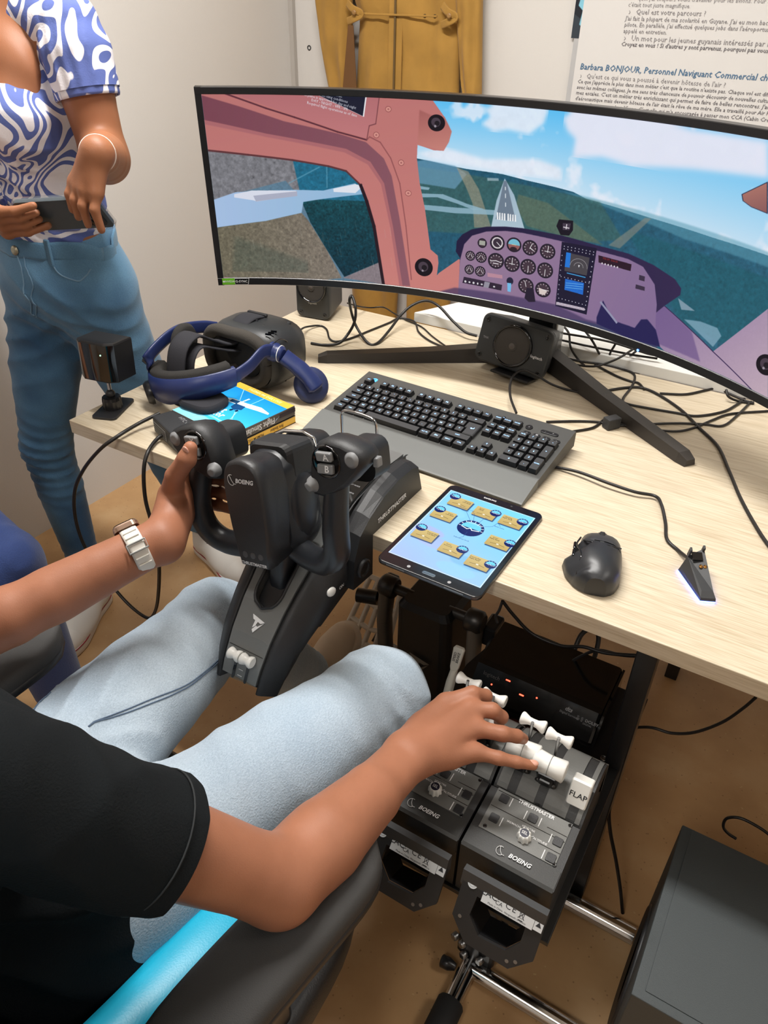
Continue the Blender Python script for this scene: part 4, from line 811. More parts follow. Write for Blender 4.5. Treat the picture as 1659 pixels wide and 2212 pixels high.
for x, z, y in ((-.03, .128, .1), (.045, .128, .09), (.07, .124, .14), (.092, .07, .11), (.086, .04, .15), (.06, .02, .16)): B().ell((x, y, z), (.006, .006, .004), n=10, m=6).go('tracking_dimple', K['rubber'], hs)
B().loft_path(spline([(.098, .05, .115), (.1, .075, .118), (.099, .1, .1), (.098, .105, .06), (.094, .09, .02)]), .0012, 6).go('side_seam', K['gloss'], hs)
for i in range(3): B().box((.08, .062 + i * .009, .128), (.012, .003, .003), R=rot('Z', 20)).go('vent_slot', K['gloss'], hs)
# rear cradle with foam, knob
def cr(a, r, z): return (-.018 + r * math.sin(a), -.015 - (r + .004) * math.cos(a), z + .024 + .022 * math.sin(a))
A_ = np.linspace(-1.25, 1.25, 30)
B().loft([[cr(a, .098, .0 + .012 * abs(a)), cr(a, .112, .004 + .012 * abs(a)), cr(a, .117, .03), cr(a, .114, .056), cr(a, .106, .058), cr(a, .100, .03)] for a in A_]).go('rear_cradle', K['navy'], hs)
B().loft_path([cr(a, .098, .046) for a in np.linspace(-1.2, 1.2, 26)], .015, 10, flat=(.02, .013), up=(0, 0, 1)).go('rear_foam', K['foam'], hs)
p = V(cr(-.62, .112, .018)); d = V((math.sin(-.62), -math.cos(-.62), -.15)); B().lathe(p, d, [(.024, 0), (.024, .006), (.02, .012), (.018, .013), (.015, .008), (0, .008)], 28).go('fit_dial', K['blacks'], hs)
B().lathe(V(cr(-1.22, .112, .046)), (-1, -.2, .7), [(.009, -.01), (.01, 0), (.01, .016), (.0075, .018), (.0075, .03), (.004, .032)], 16).go('cable_joint', K['gloss'], hs)
nv = dict(n=8)
B().loft_path(spline([cr(1.22, .107, .036), (.090, -.045, .086), (.096, -.015, .095), (.099, .02, .110), (.100, .05, .103)]), [(.013, .003)] * 25, 8, up=(0, 0, 1)).go('side_strap', K['navy'], hs)
B().loft_path(spline([cr(-1.2, .108, .04), (-.093, -.1, .088), (-.091, -.06, .112), (-.09, -.01, .122), (-.086, .05, .112), (-.080, .085, .10)]), [(.013, .003)] * 25, 8, up=(0, 0, 1)).go('side_strap', K['navy'], hs)
B().lathe((.09, .055, .098), (1, .12, -.1), [(.019, 0), (.019, .012), (.0165, .014), (.0165, .02), (.015, .026), (.01, .028)], 28).go('earphone_hinge', K['navy'], hs)
B().lathe((.1105, .0575, .096), (1, .12, -.1), [(.0172, 0), (.0172, .0014)], 28).go('hinge_mark', K['ink'], hs)
B().loft_path(spline([(.118, .058, .093), (.145, .07, .07), (.168, .078, .045), (.18, .08, .028)]), [(.0165, .008)] * 6 + [(.0175, .009)] * 6 + [(.019, .009)] * 6 + [(.012, .006)], 10, up=(0, .9, .3)).go('earphone_arm', K['navy'], hs)
B().lathe((.168, .085, .034), (-.75, .35, -.5), [(.02, -.002), (.033, .0), (.037, .006), (.037, .014), (.031, .02), (.02, .016)], 30).go('ear_pad', mat('ear_pad_navy', (36, 46, 84), .6), hs)
B().lathe((-.08, -.02, .108), (1, .1, 0), [(.02, 0), (.034, .004), (.036, .012), (.03, .02), (.012, .016)], 26).go('ear_pad', K['foam'], hs)
tsp = spline([(-.012, -.10, .012), (-.012, -.108, .07), (-.012, -.092, .128), (-.012, -.055, .146), (-.01, -.02, .128), (-.008, .02, .106), (-.006, .05, .105), (-.004, .075, .128), (-.002, .1, .135), (0, .13, .131)])
B().loft_path(tsp, [(.023, .0028)] * len(tsp), 8).go('top_strap', K['strap'], hs)
t2 = spline([(.0, -.09, .055), (.0, -.085, .105), (0, -.06, .127), (.002, -.02, .112), (.003, .02, .094), (.004, .06, .084), (.006, .09, .1), (.006, .1, .134)])
B().loft_path(t2, [(.019, .002)] * len(t2), 8).go('strap_tail', K['strap'], hs)
B().box((.0, .128, .134), (.05, .008, .006), .002).go('strap_loop', K['black'], hs)
B().at(tr(.045, -.10, .036)).loft([[(x, y, 0) for x, y in rrect(.09, .075, .03, 6)], [(x * 1.02, y * 1.02, .006) for x, y in rrect(.09, .075, .03, 6)], [(x * .9, y * .9, .012) for x, y in rrect(.09, .075, .03, 6)]]).go('neck_pad', K['strap'], hs)
hs.location.z += .003
# controller-like link box in front of it
lb = thing('link_box', 'black cable link box behind the yoke left grip', 'box', frame((.215, .07, T), (.93, -.37, 0), z=(0, 0, 1)))
B().box((.02, 0, .018), (.105, .06, .034), .003).go('shell', K['char'], lb)
B().box((.0, -.0305, .017), (.055, .001, .02)).go('sticker', mat('grey_sticker', (120, 120, 118), .6), lb)
for i in range(4): B().box((.0, -.0313, .0235 - i * .0045), (.048, .0004, .0016)).go('sticker_print', K['dink'], lb)
text('HTC vive', K['gink'], lb, tr(.025, .01, .0352), size=.011)

# ------------------------------------------------------------------ tracking base station on its stand
bs = thing('tracking_station', 'glossy black tracking box on a stand at the left desk corner', 'sensor', tr(.038, .078, T + .0005))
B().at(rot('Z', 22)).prism(rrect(.05, .092, .009, 5), .0045, .0012).go('base_plate', K['black'], bs)
kn = [( .0178 + (.0008 if k % 2 else 0)) for k in range(2)]
b = B(); n = 28
b.loft([[((.019 if k % 2 else .0178) * q * math.cos(2 * PI * k / n), (.019 if k % 2 else .0178) * q * math.sin(2 * PI * k / n), z) for k in range(n)] for q, z in ((1, .0045), (1, .022), (.92, .028), (.5, .029))], smooth=False); b.go('clamp_knob', K['blacks'], bs)
B().ell((0, 0, .034), (.009, .009, .009)).go('ball_joint', K['black'], bs)
B().cyl((0, 0, .034), (-.004, .004, .07), .0036).go('rod', K['chrome'], bs)
BX = tr(-.008, .012, .105) @ rot('Z', 10) @ rot('X', -4) @ Matrix.Diagonal((.9, 1, 1, 1))
pr = [(-.047, .03), (-.047, -.022), (-.03, -.034), (.03, -.034), (.047, -.022), (.047, .03)]
B().at(BX @ tr(0, 0, -.038)).prism(pr, .076, .004).go('housing', mat('housing_matte', (28, 28, 29), .45), bs)
B().at(BX).loft([[(x * 1.01, y * 1.015, z) for x, y in pr[1:5]] for z in (-.036, .0345)], smooth=True, closed=False, cap=False).go('front_window', mat('window_gloss', (8, 8, 10), .05, coat=1), bs)
B().at(BX).ell((.022, -.0355, .016), (.0014, .001, .0014), n=8, m=6).go('status_light', mat('green_led', (150, 255, 190), emit=4), bs)
# ------------------------------------------------------------------ flight yoke clamped on the desk edge
yk = thing('flight_yoke', 'black flight yoke clamped on the front desk edge', 'yoke', tr(.605, 0, T))
yb = mat('yoke_black', (30, 31, 33), .46, bump=.18, bscale=1100); ys_ = mat('yoke_satin', (36, 38, 42), .36, bump=.08, bscale=1100)
pan_m = mat('yoke_grey_panel', (112, 114, 113), .4, metal=.2, bump=.08, bscale=1400)
PA = [(.155, .058), (.10, .060), (.05, .058), (0, .050), (-.045, .030), (-.085, .002), (-.125, -.03), (-.165, -.062), (-.198, -.096), (-.225, -.135), (-.24, -.165)]
pl_ = [V((0, y, z)) for y, z in PA]; arc = [0]
for a, b in zip(pl_[:-1], pl_[1:]): arc.append(arc[-1] + (b - a).length)
AL = arc[-1]
def panel_pt(u, v, off=0):     # u across (m), v along the arc from the rear (m)
    y = np.interp(v, arc, [p.y for p in pl_]); z = np.interp(v, arc, [p.z for p in pl_])
    y2 = np.interp(v + .004, arc, [p.y for p in pl_]) - np.interp(v - .004, arc, [p.y for p in pl_]); z2 = np.interp(v + .004, arc, [p.z for p in pl_]) - np.interp(v - .004, arc, [p.z for p in pl_])
    n = V((0, z2, -y2)).normalized()
    return V((u, y, z)) + n * off
def panel_frame(u, v, off=0):
    p = panel_pt(u, v, off); return frame(p, (1, 0, 0), y=panel_pt(u, v - .004, off) - p)
wp = lambda v: np.interp(v, [0, .2, .32, .40, AL], [.056, .052, .042, .038, .034])
wo = lambda v: np.interp(v, [0, .16, .26, .34, .42, AL], [.056, .06, .078, .072, .066, .058])
dp = lambda v: np.interp(v, [0, .16, .25, .36, AL], [.055, .05, .12, .085, .03])
rings = []
for v in np.linspace(.0, AL, 40):
    a, o, d = wp(v), wo(v), dp(v)
    prof = [(-a, -.020), (a, -.020), (a, -.001), (a + .004, 0), (a + .35 * (o - a), -.003), (o, -.022), (o * .98, -.5 * d - .01), (o * .8, -d), (-o * .8, -d), (-o * .98, -.5 * d - .01), (-o, -.022), (-a - .35 * (o - a), -.003), (-a - .004, 0), (-a, -.001)]
    rings.append([panel_pt(u, v, n) for u, n in prof])
B().loft(rings[::-1]).go('base_shell', yb, yk)
SL0, SL1 = .20, .362     # slot along the arc
def slot_half(v):
    if v < SL0 or v > SL1: return 0
    q = min(1, (SL1 - v) / .03); return .0235 * math.sqrt(max(0, 1 - (1 - q) ** 2))
vs = sorted(set(list(np.linspace(.004, SL0, 10)) + list(np.linspace(SL0 + .001, SL1, 26)) + list(np.linspace(SL1 + .001, AL - .012, 14))))
bp_ = B()
for sgn in (-1, 1):
    bp_.loft([[panel_pt(sgn * (wp(v) - .003), v, .0005), panel_pt(sgn * slot_half(v), v, .0005), panel_pt(sgn * slot_half(v), v, -.018), panel_pt(sgn * (wp(v) - .003), v, -.018)] for v in (vs if sgn > 0 else vs[::-1])], smooth=False)
bp_.go('top_panel', pan_m, yk)
rim = [panel_pt(slot_half(v), v, .0012) for v in np.linspace(SL0, SL1, 24)] + [panel_pt(-slot_half(v), v, .0012) for v in np.linspace(SL1, SL0, 24)]
B().loft_path(rim, .0026, 6).go('slot_rim', yb, yk)
B().box((0, -.122, -.05), (.044, .09, .012), .004, R=rot('X', 38)).go('slot_floor', ys_, yk)
for sgn in (-1, 1):
    poly = [(.156, .0), (.140, .056), (.120, .064), (.075, .066), (.03, .058), (-.01, .040), (-.036, .02), (-.052, -.02), (-.056, -.072), (.0, -.078), (.0, -.0)]
    rr_ = []
    for x, k in ((.058, 1.0), (.064, 1.04), (.074, 1.02), (.085, .93), (.088, .90)):
        rr_.append([(sgn * x, y, z * k if z > 0 else z) for y, z in poly])
    B().loft(rr_ if sgn < 0 else rr_[::-1], smooth=False).go('side_wing', yb, yk)
text('THRUSTMASTER', K['ink'], yk, frame((.0887, .0565, .0175), (0, 1, 0.02), z=(1, 0, 0)), width=.088, bold=.028, shear=.1)
B().lathe((.0885, -.030, -.045), (1, 0, 0), [(.016, 0), (.016, .004), (.012, .006), (.01, .003)], 24).go('side_port', yb, yk)
text('ON', K['ink'], yk, frame((.079, -.075, -.055), (0, 1, 0), z=(1, 0, 0)), size=.008)
B().ell((.076, -.098, -.05), (.004, .012, .008), R=rot('X', -35)).go('side_switch', K['white'], yk)
B().box((0, .06, -.052), (.13, .07, .022), .004).cyl((0, .06, -.06), (0, .06, -.12), .012).lathe((0, .06, -.12), (0, 0, -1), [(.028, 0), (.03, .01), (.03, .022)], 8).go('clamp', yb, yk)
B().cyl((0, .06, -.0305), (0, .06, -.06), .02).go('clamp_pad', K['rubber'], yk)
# paper holder hoop, screens, levers, logo
B().loft_path(spline([(-.008, .062, .055), (-.008, .060, .14), (-.005, .058, .161), (.01, .0575, .166), (.038, .0575, .166), (.053, .058, .161), (.056, .060, .14), (.056, .066, .055)]), .0022, 8).go('paper_hoop', K['chrome'], yk)
B().at(panel_frame(.034, .142, .001)).prism(rrect(.036, .076, .003, 3), .0012).go('label_plate', K['gloss'], yk)
for i, s in enumerate(('COPILOT MODE', 'PAC / CONFIG', 'AXES / BUTTONS')): text(s, K['gink'], yk, panel_frame(.032, .126 + i * .018, .0026), width=.027)
TM_ = [[(-.012, .011), (.0125, .0055), (.006, .0015), (.0005, .0028), (-.001, -.004), (-.005, -.008), (-.0045, .0035), (-.0085, .0045)], [(.0065, -.0005), (.0115, .004), (-.001, -.0145), (-.0045, -.0105), (.0005, -.003), (.0025, -.0045)]]
bt = B().at(panel_frame(.002, .385, .001))
for p in TM_: bt.prism(p, .0006)
bt.go('emblem', K['ink'], yk)
B().at(panel_frame(0, .428, .0009)).box((0, 0, 0), (.062, .0008, .0004)).go('panel_joint', yb, yk)
for u in (-.0105, .0125):
    B().at(panel_frame(u, .455, .0012)).prism(rrect(.0046, .042, .002, 3), .0004).go('lever_slot', K['gloss'], yk)
    f = panel_frame(u, .438, .003)
    B().at(f).lathe((-.0105, 0, .007), (1, 0, 0), [(.0075, 0), (.0095, .002), (.0085, .006), (.0062, .0105), (.0085, .015), (.0095, .019), (.0075, .021)], 20).go('mini_lever', K['white'], yk)
for i in range(3): B().at(panel_frame(.001, .449 + i * .0095, .0012)).box((0, 0, 0), (.008, .0009, .0005)).go('scale_mark', K['ink'], yk)
# pendulum arm and wheel
B().loft_path(spline([(-.0, -.115, -.06), (-.002, -.11, -.02), (-.003, -.09, .05), (-.003, -.075, .1)]), [(.016, .02)] * 19, 12).go('pendulum_arm', ys_, yk)
WF = tr(-.001, -.132, .094) @ rot('Y', -11.6) @ rot('X', 90 - 7.4)        # wheel frame: x right, y up, z to the pilot
PADO = [(-.0245, -.084), (.0245, -.084)] + [(p.x, p.y) for p in spline([(.0275, -.06, 0), (.0315, -.02, 0), (.033, .03, 0), (.0305, .062, 0), (.021, .08, 0), (0, .087, 0), (-.021, .08, 0), (-.0305, .062, 0), (-.033, .03, 0), (-.0315, -.02, 0), (-.0275, -.06, 0)], 4)]
def pad(k, z, t=0): return [(x * k + .004, y * k * .92 + .007, z + .041) for x, y in PADO]
def W3(b): return b.at(WF)
W3(B()).loft([pad(.90, -.052), pad(.96, -.036), pad(.99, -.012), pad(1, -.011), pad(1, .006), pad(.96, .0098), pad(.93, .0105)]).go('centre_pad', K['black'], yk)
W3(B()).loft([[(x * k, y * k + .004, z) for x, y in rrect(.074, .158, .03, 6)] for k, z in ((.9, -.07), (1, -.055), (1.04, -.02), (.9, .0))]).go('hub_housing', ys_, yk)
W3(B()).loft([[(x, y, z) for x, y in rrect(w, h, .012, 4, 0, cy)] for w, h, cy, z in ((.066, .05, .062, -.013), (.078, .056, .062, -.02), (.082, .056, .061, -.06), (.07, .05, .058, -.075))], smooth=False).go('hub_cap', yb, yk)
W3(B()).loft_path([(-.034, .083, -.074), (-.02, .088, -.076), (.015, .089, -.076), (.034, .082, -.074), (.04, .06, -.073)], .003, 6).go('hub_trim', K['chrome'], yk)
W3(B()).loft([[(x, y, z) for x, y in rrect(w, h, .02, 5, 0, cy)] for w, h, cy, z in ((.06, .05, .06, -.076), (.066, .08, .045, -.085), (.06, .09, .035, -.12), (.04, .07, .03, -.14))]).go('rear_housing', yb, yk)
for sx in (-1, 1): W3(B()).ell((sx * .032, .0, -.035), (.014, .056, .03)).go('hub_cheek', ys_, yk)
text('BOEING', K['ink'], yk, WF @ tr(.011, .058, .0522), width=.032, bold=.035, shear=.25)
bq = W3(B()).loft_path([(-.0115 + .006 * math.cos(a), .0585 + .0075 * math.sin(a), .0522) for a in np.linspace(1.2, 5.6, 16)], .0005, 4).loft_path([(-.014, .066, .0522), (-.011, .058, .0522), (-.008, .0535, .0522), (-.004, .0535, .0522)], .0005, 4); bq.go('emblem', K['ink'], yk)
text('THRUSTMASTER', K['ink'], yk, WF @ tr(.004, -.064, .0518), width=.046, bold=.03, shear=.1)
for i in range(3): W3(B()).lathe((-.010 + .014 * i, -.051, .0505), (0, 0, 1), [(.0048, 0), (.0048, .0012), (.0035, .0016)], 16).go('pad_button', mat('pad_button', (70, 70, 72), .5), yk)
def xs(y): return -.012 + .020 * min(1, max(0, y / .08))
for sx in (-1, 1):
    path = spline([(sx * .02, -.07, -.025), (sx * .055 - .006, -.077, -.018), (sx * .096 - .012, -.073, -.008), (sx * .121 - .012, -.05, .0), (sx * .127 - .012, -.012, .003), (sx * .124 + xs(.03), .03, .0), (sx * .121 + xs(.06), .06, -.004)], 7)
    W3(B()).loft_path(path, [(.019 if i < 14 else .0185 - .003 * max(0, i - 28) / 14) for i in range(len(path))], 16).go('grip', ys_, yk)
    hx = sx * .122 + .007
    head = [(hx + sx * x, y) for x, y in ((-.040, .050), (-.036, .036), (-.020, .034), (.0, .042), (.022, .058), (.045, .08), (.050, .092), (.044, .102), (.02, .112), (-.004, .116), (-.022, .108), (-.034, .088))]
    if sx < 0: head = head[::-1]
    c0 = V((sum(p[0] for p in head) / 12, sum(p[1] for p in head) / 12))
    def hr(k, z): return [(c0.x + (x - c0.x) * k, c0.y + (y - c0.y) * k, z) for x, y in head]
    W3(B()).loft([hr(.55, -.04), hr(.85, -.032), hr(1, -.014), hr(1.02, .004), hr(.92, .014), hr(.84, .016)]).go('grip_head', yb, yk)
    W3(B()).lathe((hx - sx * .006, .086, .0155), (0, 0, 1), [(.0215, -.003), (.0225, .001), (.0205, .0025), (.0195, .0008), (.0, .0006)], 30).go('button_well', K['gloss'], yk)
    for i, s in enumerate(('A', 'B') if sx > 0 else ('Y', 'X')):
        bx = W3(B()).at(WF @ tr(hx - sx * .005, .0945 - .0165 * i, .019) @ rot('X', 8 - 16 * i)).box((0, 0, 0), (.0235, .0125, .008), .002); o = bx.go('rocker_button', K['btn'], yk)
        text(s, K['ink'], o, WF @ tr(hx - sx * .005 + .004, .0945 - .0165 * i, .019) @ rot('X', 8 - 16 * i) @ tr(0, 0, .0042), size=.0125, bold=.02, name='legend')
    W3(B()).lathe((hx - sx * .033, .052, .012), (-sx * .25, -.15, 1), [(.0115, 0), (.0105, .004), (.007, .007), (.0065, .011), (.004, .0115)], 22).go('thumb_stick', K['btn'], yk)
    W3(B()).lathe((hx + sx * .033, .092, .013), (0, 0, 1), [(.0105, 0), (.0105, .003), (.008, .0045), (.0075, .006), (.005, .0062)], 22).go('round_button', K['btn'], yk)
    W3(B()).box((hx + sx * .05, .082, -.016), (.008, .013, .012), .002).go('side_button', K['btn'], yk)
    W3(B()).loft([[(hx + sx * .005 + x, .07 + y, z) for x, y in rrect(.05, .055, .016, 4)] for z in (-.038, -.075)]).go('trigger_housing', yb, yk)

# ------------------------------------------------------------------ rudder pedals
rp = thing('rudder_pedals', 'black rudder pedals standing on the floor under the desk', 'pedals', tr(.69, .25, 0))
pg = mat('pedal_grey', (112, 108, 102), .45, .5); pw = mat('pedal_alloy', (206, 198, 184), .5, .1)
B().box((0, .02, .02), (.42, .3, .04), .006).go('base', K['blacks'], rp)
B().loft([[(x * k, y * k2 + oy, z) for x, y in rrect(.125, .13, .02, 4)] for k, k2, oy, z in ((1, 1, .02, .04), (1, 1, .01, .3), (.95, .9, 0, .42), (.8, .8, 0, .435))], smooth=False).go('column', mat('column_black', (14, 14, 15), .45), rp)
bt = B().at(frame((.002, -.062, .29), (1, 0, 0), z=(0, -1, .03)))
for p in TM_: bt.prism([(x * 1.9, y * 1.9) for x, y in p], .0006)
bt.go('emblem', pg, rp)
for sx in (-1, 1):
    X = sx * .1
    B().loft_path([(X, -.02, .425), (X + sx * .004, -.025, .34), (X + sx * .006, -.01, .2), (X, .0, .1)], [(.013, .022), (.012, .019), (.012, .019), (.014, .026)], 10, up=(1, 0, 0)).go('pendular_arm', pg, rp)
    B().lathe((X - sx * .02, -.02, .425), (sx, 0, 0), [(.02, 0), (.024, .004), (.024, .03), (.018, .036)], 20).go('pivot', K['dsteel'], rp)
    B().lathe((X - sx * .02, 0, .1), (sx, 0, 0), [(.022, 0), (.026, .004), (.026, .036), (.018, .042)], 20).go('pivot', K['dsteel'], rp)
    B().cyl((X * .4, -.02, .425), (X, -.02, .425), .011).go('axle', K['dsteel'], rp)
    B().box((X + sx * .022, .02, .38), (.03, .05, .05), .006).cyl((X + sx * .03, -.01, .37), (X + sx * .075, -.02, .365), .016).go('damper', K['blacks'], rp)
    pd_c = V((sx * .21, .075, .15)); PF = frame(pd_c, (1, 0, 0), y=(0, .62, .78))
    b = B().at(PF)
    b.box((0, -.052, 0), (.135, .05, .014), .003)
    pedal = b.go('footplate', pw, rp)
    for i in range(7): B().at(PF).box((0, -.078 - i * .0022, -.006 + .002 * (i % 2)), (.132, .0013, .012)).go('ridge', pg, pedal)
    lat = B().at(PF)
    lat.box((0, .135, 0), (.09, .012, .01), .002).box((0, -.022, 0), (.13, .012, .01), .002)
    for x0, x1 in ((-.062, -.044), (-.03, -.02), (.0, .0), (.03, .02), (.062, .044)): lat.loft_path([(x0, -.024, 0), (x1, .135, 0)], .0068, 6)
    for y in (.025, .08): lat.loft_path([(-.056 + .05 * y, y, 0), (0, y - .01, 0), (.056 - .05 * y, y, 0)], .0068, 6)
    lat.go('toe_lattice', pw, rp)
    B().loft_path([pd_c + V((0, .03, -.03)), pd_c + V((-sx * .05, .04, -.05)), (X, 0, .1)], .012, 8).go('pedal_link', pg, rp)
    B().at(PF).box((0, -.05, -.0275), (.06, .03, .04), .004).go('pedal_bracket', K['blacks'], rp)

# ------------------------------------------------------------------ tubular stand with its mounting plate
st = thing('equipment_stand', 'chrome tube stand with black plate under the throttle units', 'stand', tr(0, 0, 0))
B().prism([(.828, -.255), (1.128, -.255), (1.128, .238), (.835, .238), (.815, .14)], .008, .001).go('mounting_plate', mat('plate_black', (17, 17, 18), .4), st, tr(0, 0, .392))
for x, y in ((.85, .222), (.965, .075), (1.1, .07), (.975, .225), (1.11, -.235)): B().lathe((x, y, .4), (0, 0, 1), [(.006, 0), (.006, .002), (.0035, .0032), (.0035, .001)], 10).go('bolt', K['steel'], st)
b = B().at(tr(.9, .238, .397)); b.prism([(-.03, 0), (.085, 0), (.075, .03), (-.015, .03)], .003); b.go('slotted_tab', K['dsteel'], st)
for x in (.91, .945): B().at(tr(x, .2535, .4002)).prism(rrect(.02, .01, .004, 3), .0004).go('tab_slot', mat('tab_slot', (150, 110, 64), .6), st)
TB = []
def bar(a, b, r=.0135, m='chrome', nm='tube'): return B().cyl(a, b, r, n=20).go(nm, K[m], st)
bar((.70, .04, .0175), (1.238, .04, .0175), .0165); bar((1.0, -.165, .0165), (1.238, -.165, .0165), .0155)
bar((1.003, -.265, .0165), (1.003, -.03, .0165), .016)
B().lathe((1.0035, -.235, .027), (0, -1, 0), [(.021, 0), (.0235, .004), (.0235, .072), (.02, .076), (.0175, .076), (.0172, .07)], 26).go('rubber_sleeve', K['rubber'], st)
B().lathe((1.0035, -.306, .027), (0, -1, 0), [(.0172, 0), (.0172, .0056), (.0145, .0058), (.014, -.004)], 26).go('tube_end', K['steel'], st)
B().box((1.008, -.115, .20), (.042, .04, .385), .004).go('upright', K['blacks'], st)
B().box((1.006, -.12, .05), (.07, .07, .06), .008).go('post_joint', K['blacks'], st)
for p in ((.968, -.15, .065), (.985, -.158, .07), (1.02, -.158, .05), (.99, -.157, .035)): B().lathe(p, (-.3, -1, .2), [(.0075, 0), (.0075, .008), (.005, .01)], 6).go('joint_bolt', K['steel'], st)
B().lathe((.984, -.18, .02), (-1, -.1, 0), [(.006, 0), (.011, .012), (.011, .026), (.008, .028)], 14).go('lock_knob', K['blacks'], st)
B().box((.9, -.115, .38), (.24, .04, .022), .003).go('plate_rail', K['blacks'], st)
# ------------------------------------------------------------------ throttle quadrants
qp = mat('quadrant_panel', (104, 104, 101), .48, metal=.15, bump=.12, bscale=900); qd = mat('quadrant_body', (44, 44, 44), .5, bump=.15, bscale=900); qs = mat('quadrant_strip', (42, 42, 40), .5, bump=.12, bscale=900)
QC, QR = (.165, .055), .078
def qz(y):
    if y < .03: return .108 + .08 * y
    a = max(0, QR ** 2 - (y - QC[0]) ** 2); zc = QC[1] + math.sqrt(a) if a > 0 else 0
    return max(.1104 + (y - .03) * .07, zc) if y < .1 else (zc if y < .235 else .06)
def qprof(y0, y1, n): return [(y, qz(y)) for y in np.linspace(y0, y1, n)]
def qframe(x, y, off=0):
    n = V((0, -(qz(y + .002) - qz(y - .002)), .004)).normalized(); p = V((x, y, qz(y))) + n * off
    return frame(p, (1, 0, 0), y=V((0, .004, qz(y + .002) - qz(y - .002))))
QW = .129
def quadrant(label, ox, sel_y, levers, extra):
    t = thing('throttle_quadrant', label, 'throttle', tr(ox - .006, -.250, .4), 'throttle quadrants beside the chair')
    b = B().at(X90).prism([(0, .0), (0, .105)] + qprof(.0005, .234, 40) + [(.234, 0)], QW); b.go('body', qd, t)
    B().at(X90 @ tr(0, 0, .001)).prism([(-.0015, .08), (-.0015, .107), (.003, .1098), (.0285, .1118), (.0285, .08)], QW - .002).go('front_strip', qs, t)
    for x0, x1, nm in ((.012, QW - .0, 'control_panel'),):
        B().at(X90 @ tr(0, 0, .0105)).prism([(.031, .08)] + [(y, z + .0014) for y, z in qprof(.031, .104, 12)] + [(.104, .08)], QW - .021).go('control_panel', qp, t)
    # dome strips between the slots
    slots = sorted([s[0] for s in levers] + ([extra[0]] if extra else []))
    edges = [.004] + [e for s in slots for e in (s - .0065, s + .0065)] + [QW - .004]
    for i in range(0, len(edges), 2):
        if edges[i + 1] - edges[i] < .003: continue
        pr_ = qprof(.106, .232, 26); B().at(X90 @ tr(0, 0, edges[i])).prism([(.106, .05)] + [(y, z + .002) for y, z in pr_] + [(.232, .05)], edges[i + 1] - edges[i]).go('arc_cover', qp, t)
    B().at(X90 @ tr(0, 0, 0)).prism([(.2, .07), (.2345, .095), (.238, .085), (.238, .03), (.2345, .03)], QW).go('rear_rail', K['lgrey'], t)
    # buttons, marks, screws
    for x, y, mk in ((.024, .085, (1,)), (.069, .078, (-1, 1)), (.024, .052, (1,)), (.110, .064, (-1,)), (.110, .035 + .004, (-1,))):
        B().at(qframe(x, y, .0015)).prism(rrect(.0125, .0125, .0018, 3), .0016, .0004).go('square_button', K['black'], t)
        for s in mk: B().at(qframe(x + s * .0105, y, .0016)).box((0, 0, 0), (.0011, .0135, .0004)).go('button_mark', K['ink'], t)
    for x, y in ((.02, .1), (.066, .099), (.116, .094), (.018, .036), (.117, .0335)): B().at(qframe(x, y, .0015)).lathe((0, 0, 0), (0, 0, 1), [(.0028, 0), (.0028, .0004), (.0016, .0005), (.0014, -.001)], 10).go('screw', K['gloss'], t)
    for y0, y1, x0, x1 in ((.0935, .0935, .012, .05), (.068, .068, .012, .118), (.0765, .0765, .09, .118), (.05, .05, .088, .118)): B().at(qframe((x0 + x1) / 2, y0, .0015)).box((0, 0, 0), (x1 - x0, .0008, .0003)).go('panel_joint', K['gloss'], t)
    f = qframe(.069, .0475, .0015)
    o = B().at(f).loft([[((.0088 + .0009 * math.cos(9 * a)) * k * math.cos(a), (.0088 + .0009 * math.cos(9 * a)) * k * math.sin(a), z) for a in np.linspace(0, 2 * PI, 45)[:-1]] for k, z in ((1.06, 0), (1, .007), (.86, .0105), (.78, .011))]).go('selector_knob', K['white'], t)
    B().at(f @ tr(0, 0, .011)).lathe((0, 0, 0), (0, 0, 1), [(.0062, 0), (.0062, .0004)], 20).go('selector_cap', mat('selector_navy', (24, 24, 48), .4), o)
    text('SEL', K['ink'], o, f @ tr(0, 0, .0116), size=.0062, name='legend', bold=.01, sx=.9)
    for s, x, y in (('IAS/MACH', .050, .0575), ('HDG/TRK', .070, .0615), ('ALTITUDE', .0895, .053)): text(s, K['ink'], t, qframe(x, y, .0018), size=.0042, bold=.015)
    for a in (2.3, 1.5, .6): B().at(f @ tr(.0115 * math.cos(a), .0115 * math.sin(a), .0004) @ Matrix.Rotation(a, 4, 'Z')).box((0, 0, 0), (.004, .0007, .0003)).go('pointer_mark', K['ink'], t)
    text('THRUSTMASTER', K['ink'], t, qframe(.068, .0925, .0018), width=.052, bold=.03, shear=.1)
    text('BOEING', K['ink'], t, qframe(.077, .014, .004), width=.031, bold=.02, shear=.25)
    q_ = qframe(.05, .0145, .0035); B().at(q_).loft_path([(.0055 * math.cos(a), .0062 * math.sin(a), 0) for a in np.linspace(1.2, 5.6, 14)], .0004, 4).loft_path([(-.002, .006, 0), (0, 0, 0), (.003, -.004, 0), (.007, -.004, 0)], .0004, 4).go('emblem', K['ink'], t)
    # levers: white handle on a black stem, reverser spool behind on a thin rod
    for x, ang, white, rev in levers:
        a = math.radians(ang); c = V((x, QC[0], QC[1])); d = V((0, math.sin(a), math.cos(a))); fw = V((0, -math.cos(a), math.sin(a)))
        L = frame(c + d * .078, (1, 0, 0), y=d)      # x across, y up along lever, z toward the pilot
        lv = B().at(L).box((0, .010, 0), (.030, .036, .024), .003).box((0, .018, .014), (.02, .016, .01), .003).go('lever_stem', K['blacks'], t)
        for sx in (-1, 1): B().at(L).lathe((sx * .011, .012, .013), (0, 0, 1), [(.004, 0), (.004, .003), (.002, .004)], 10).go('stem_pin', K['dsteel'], lv)
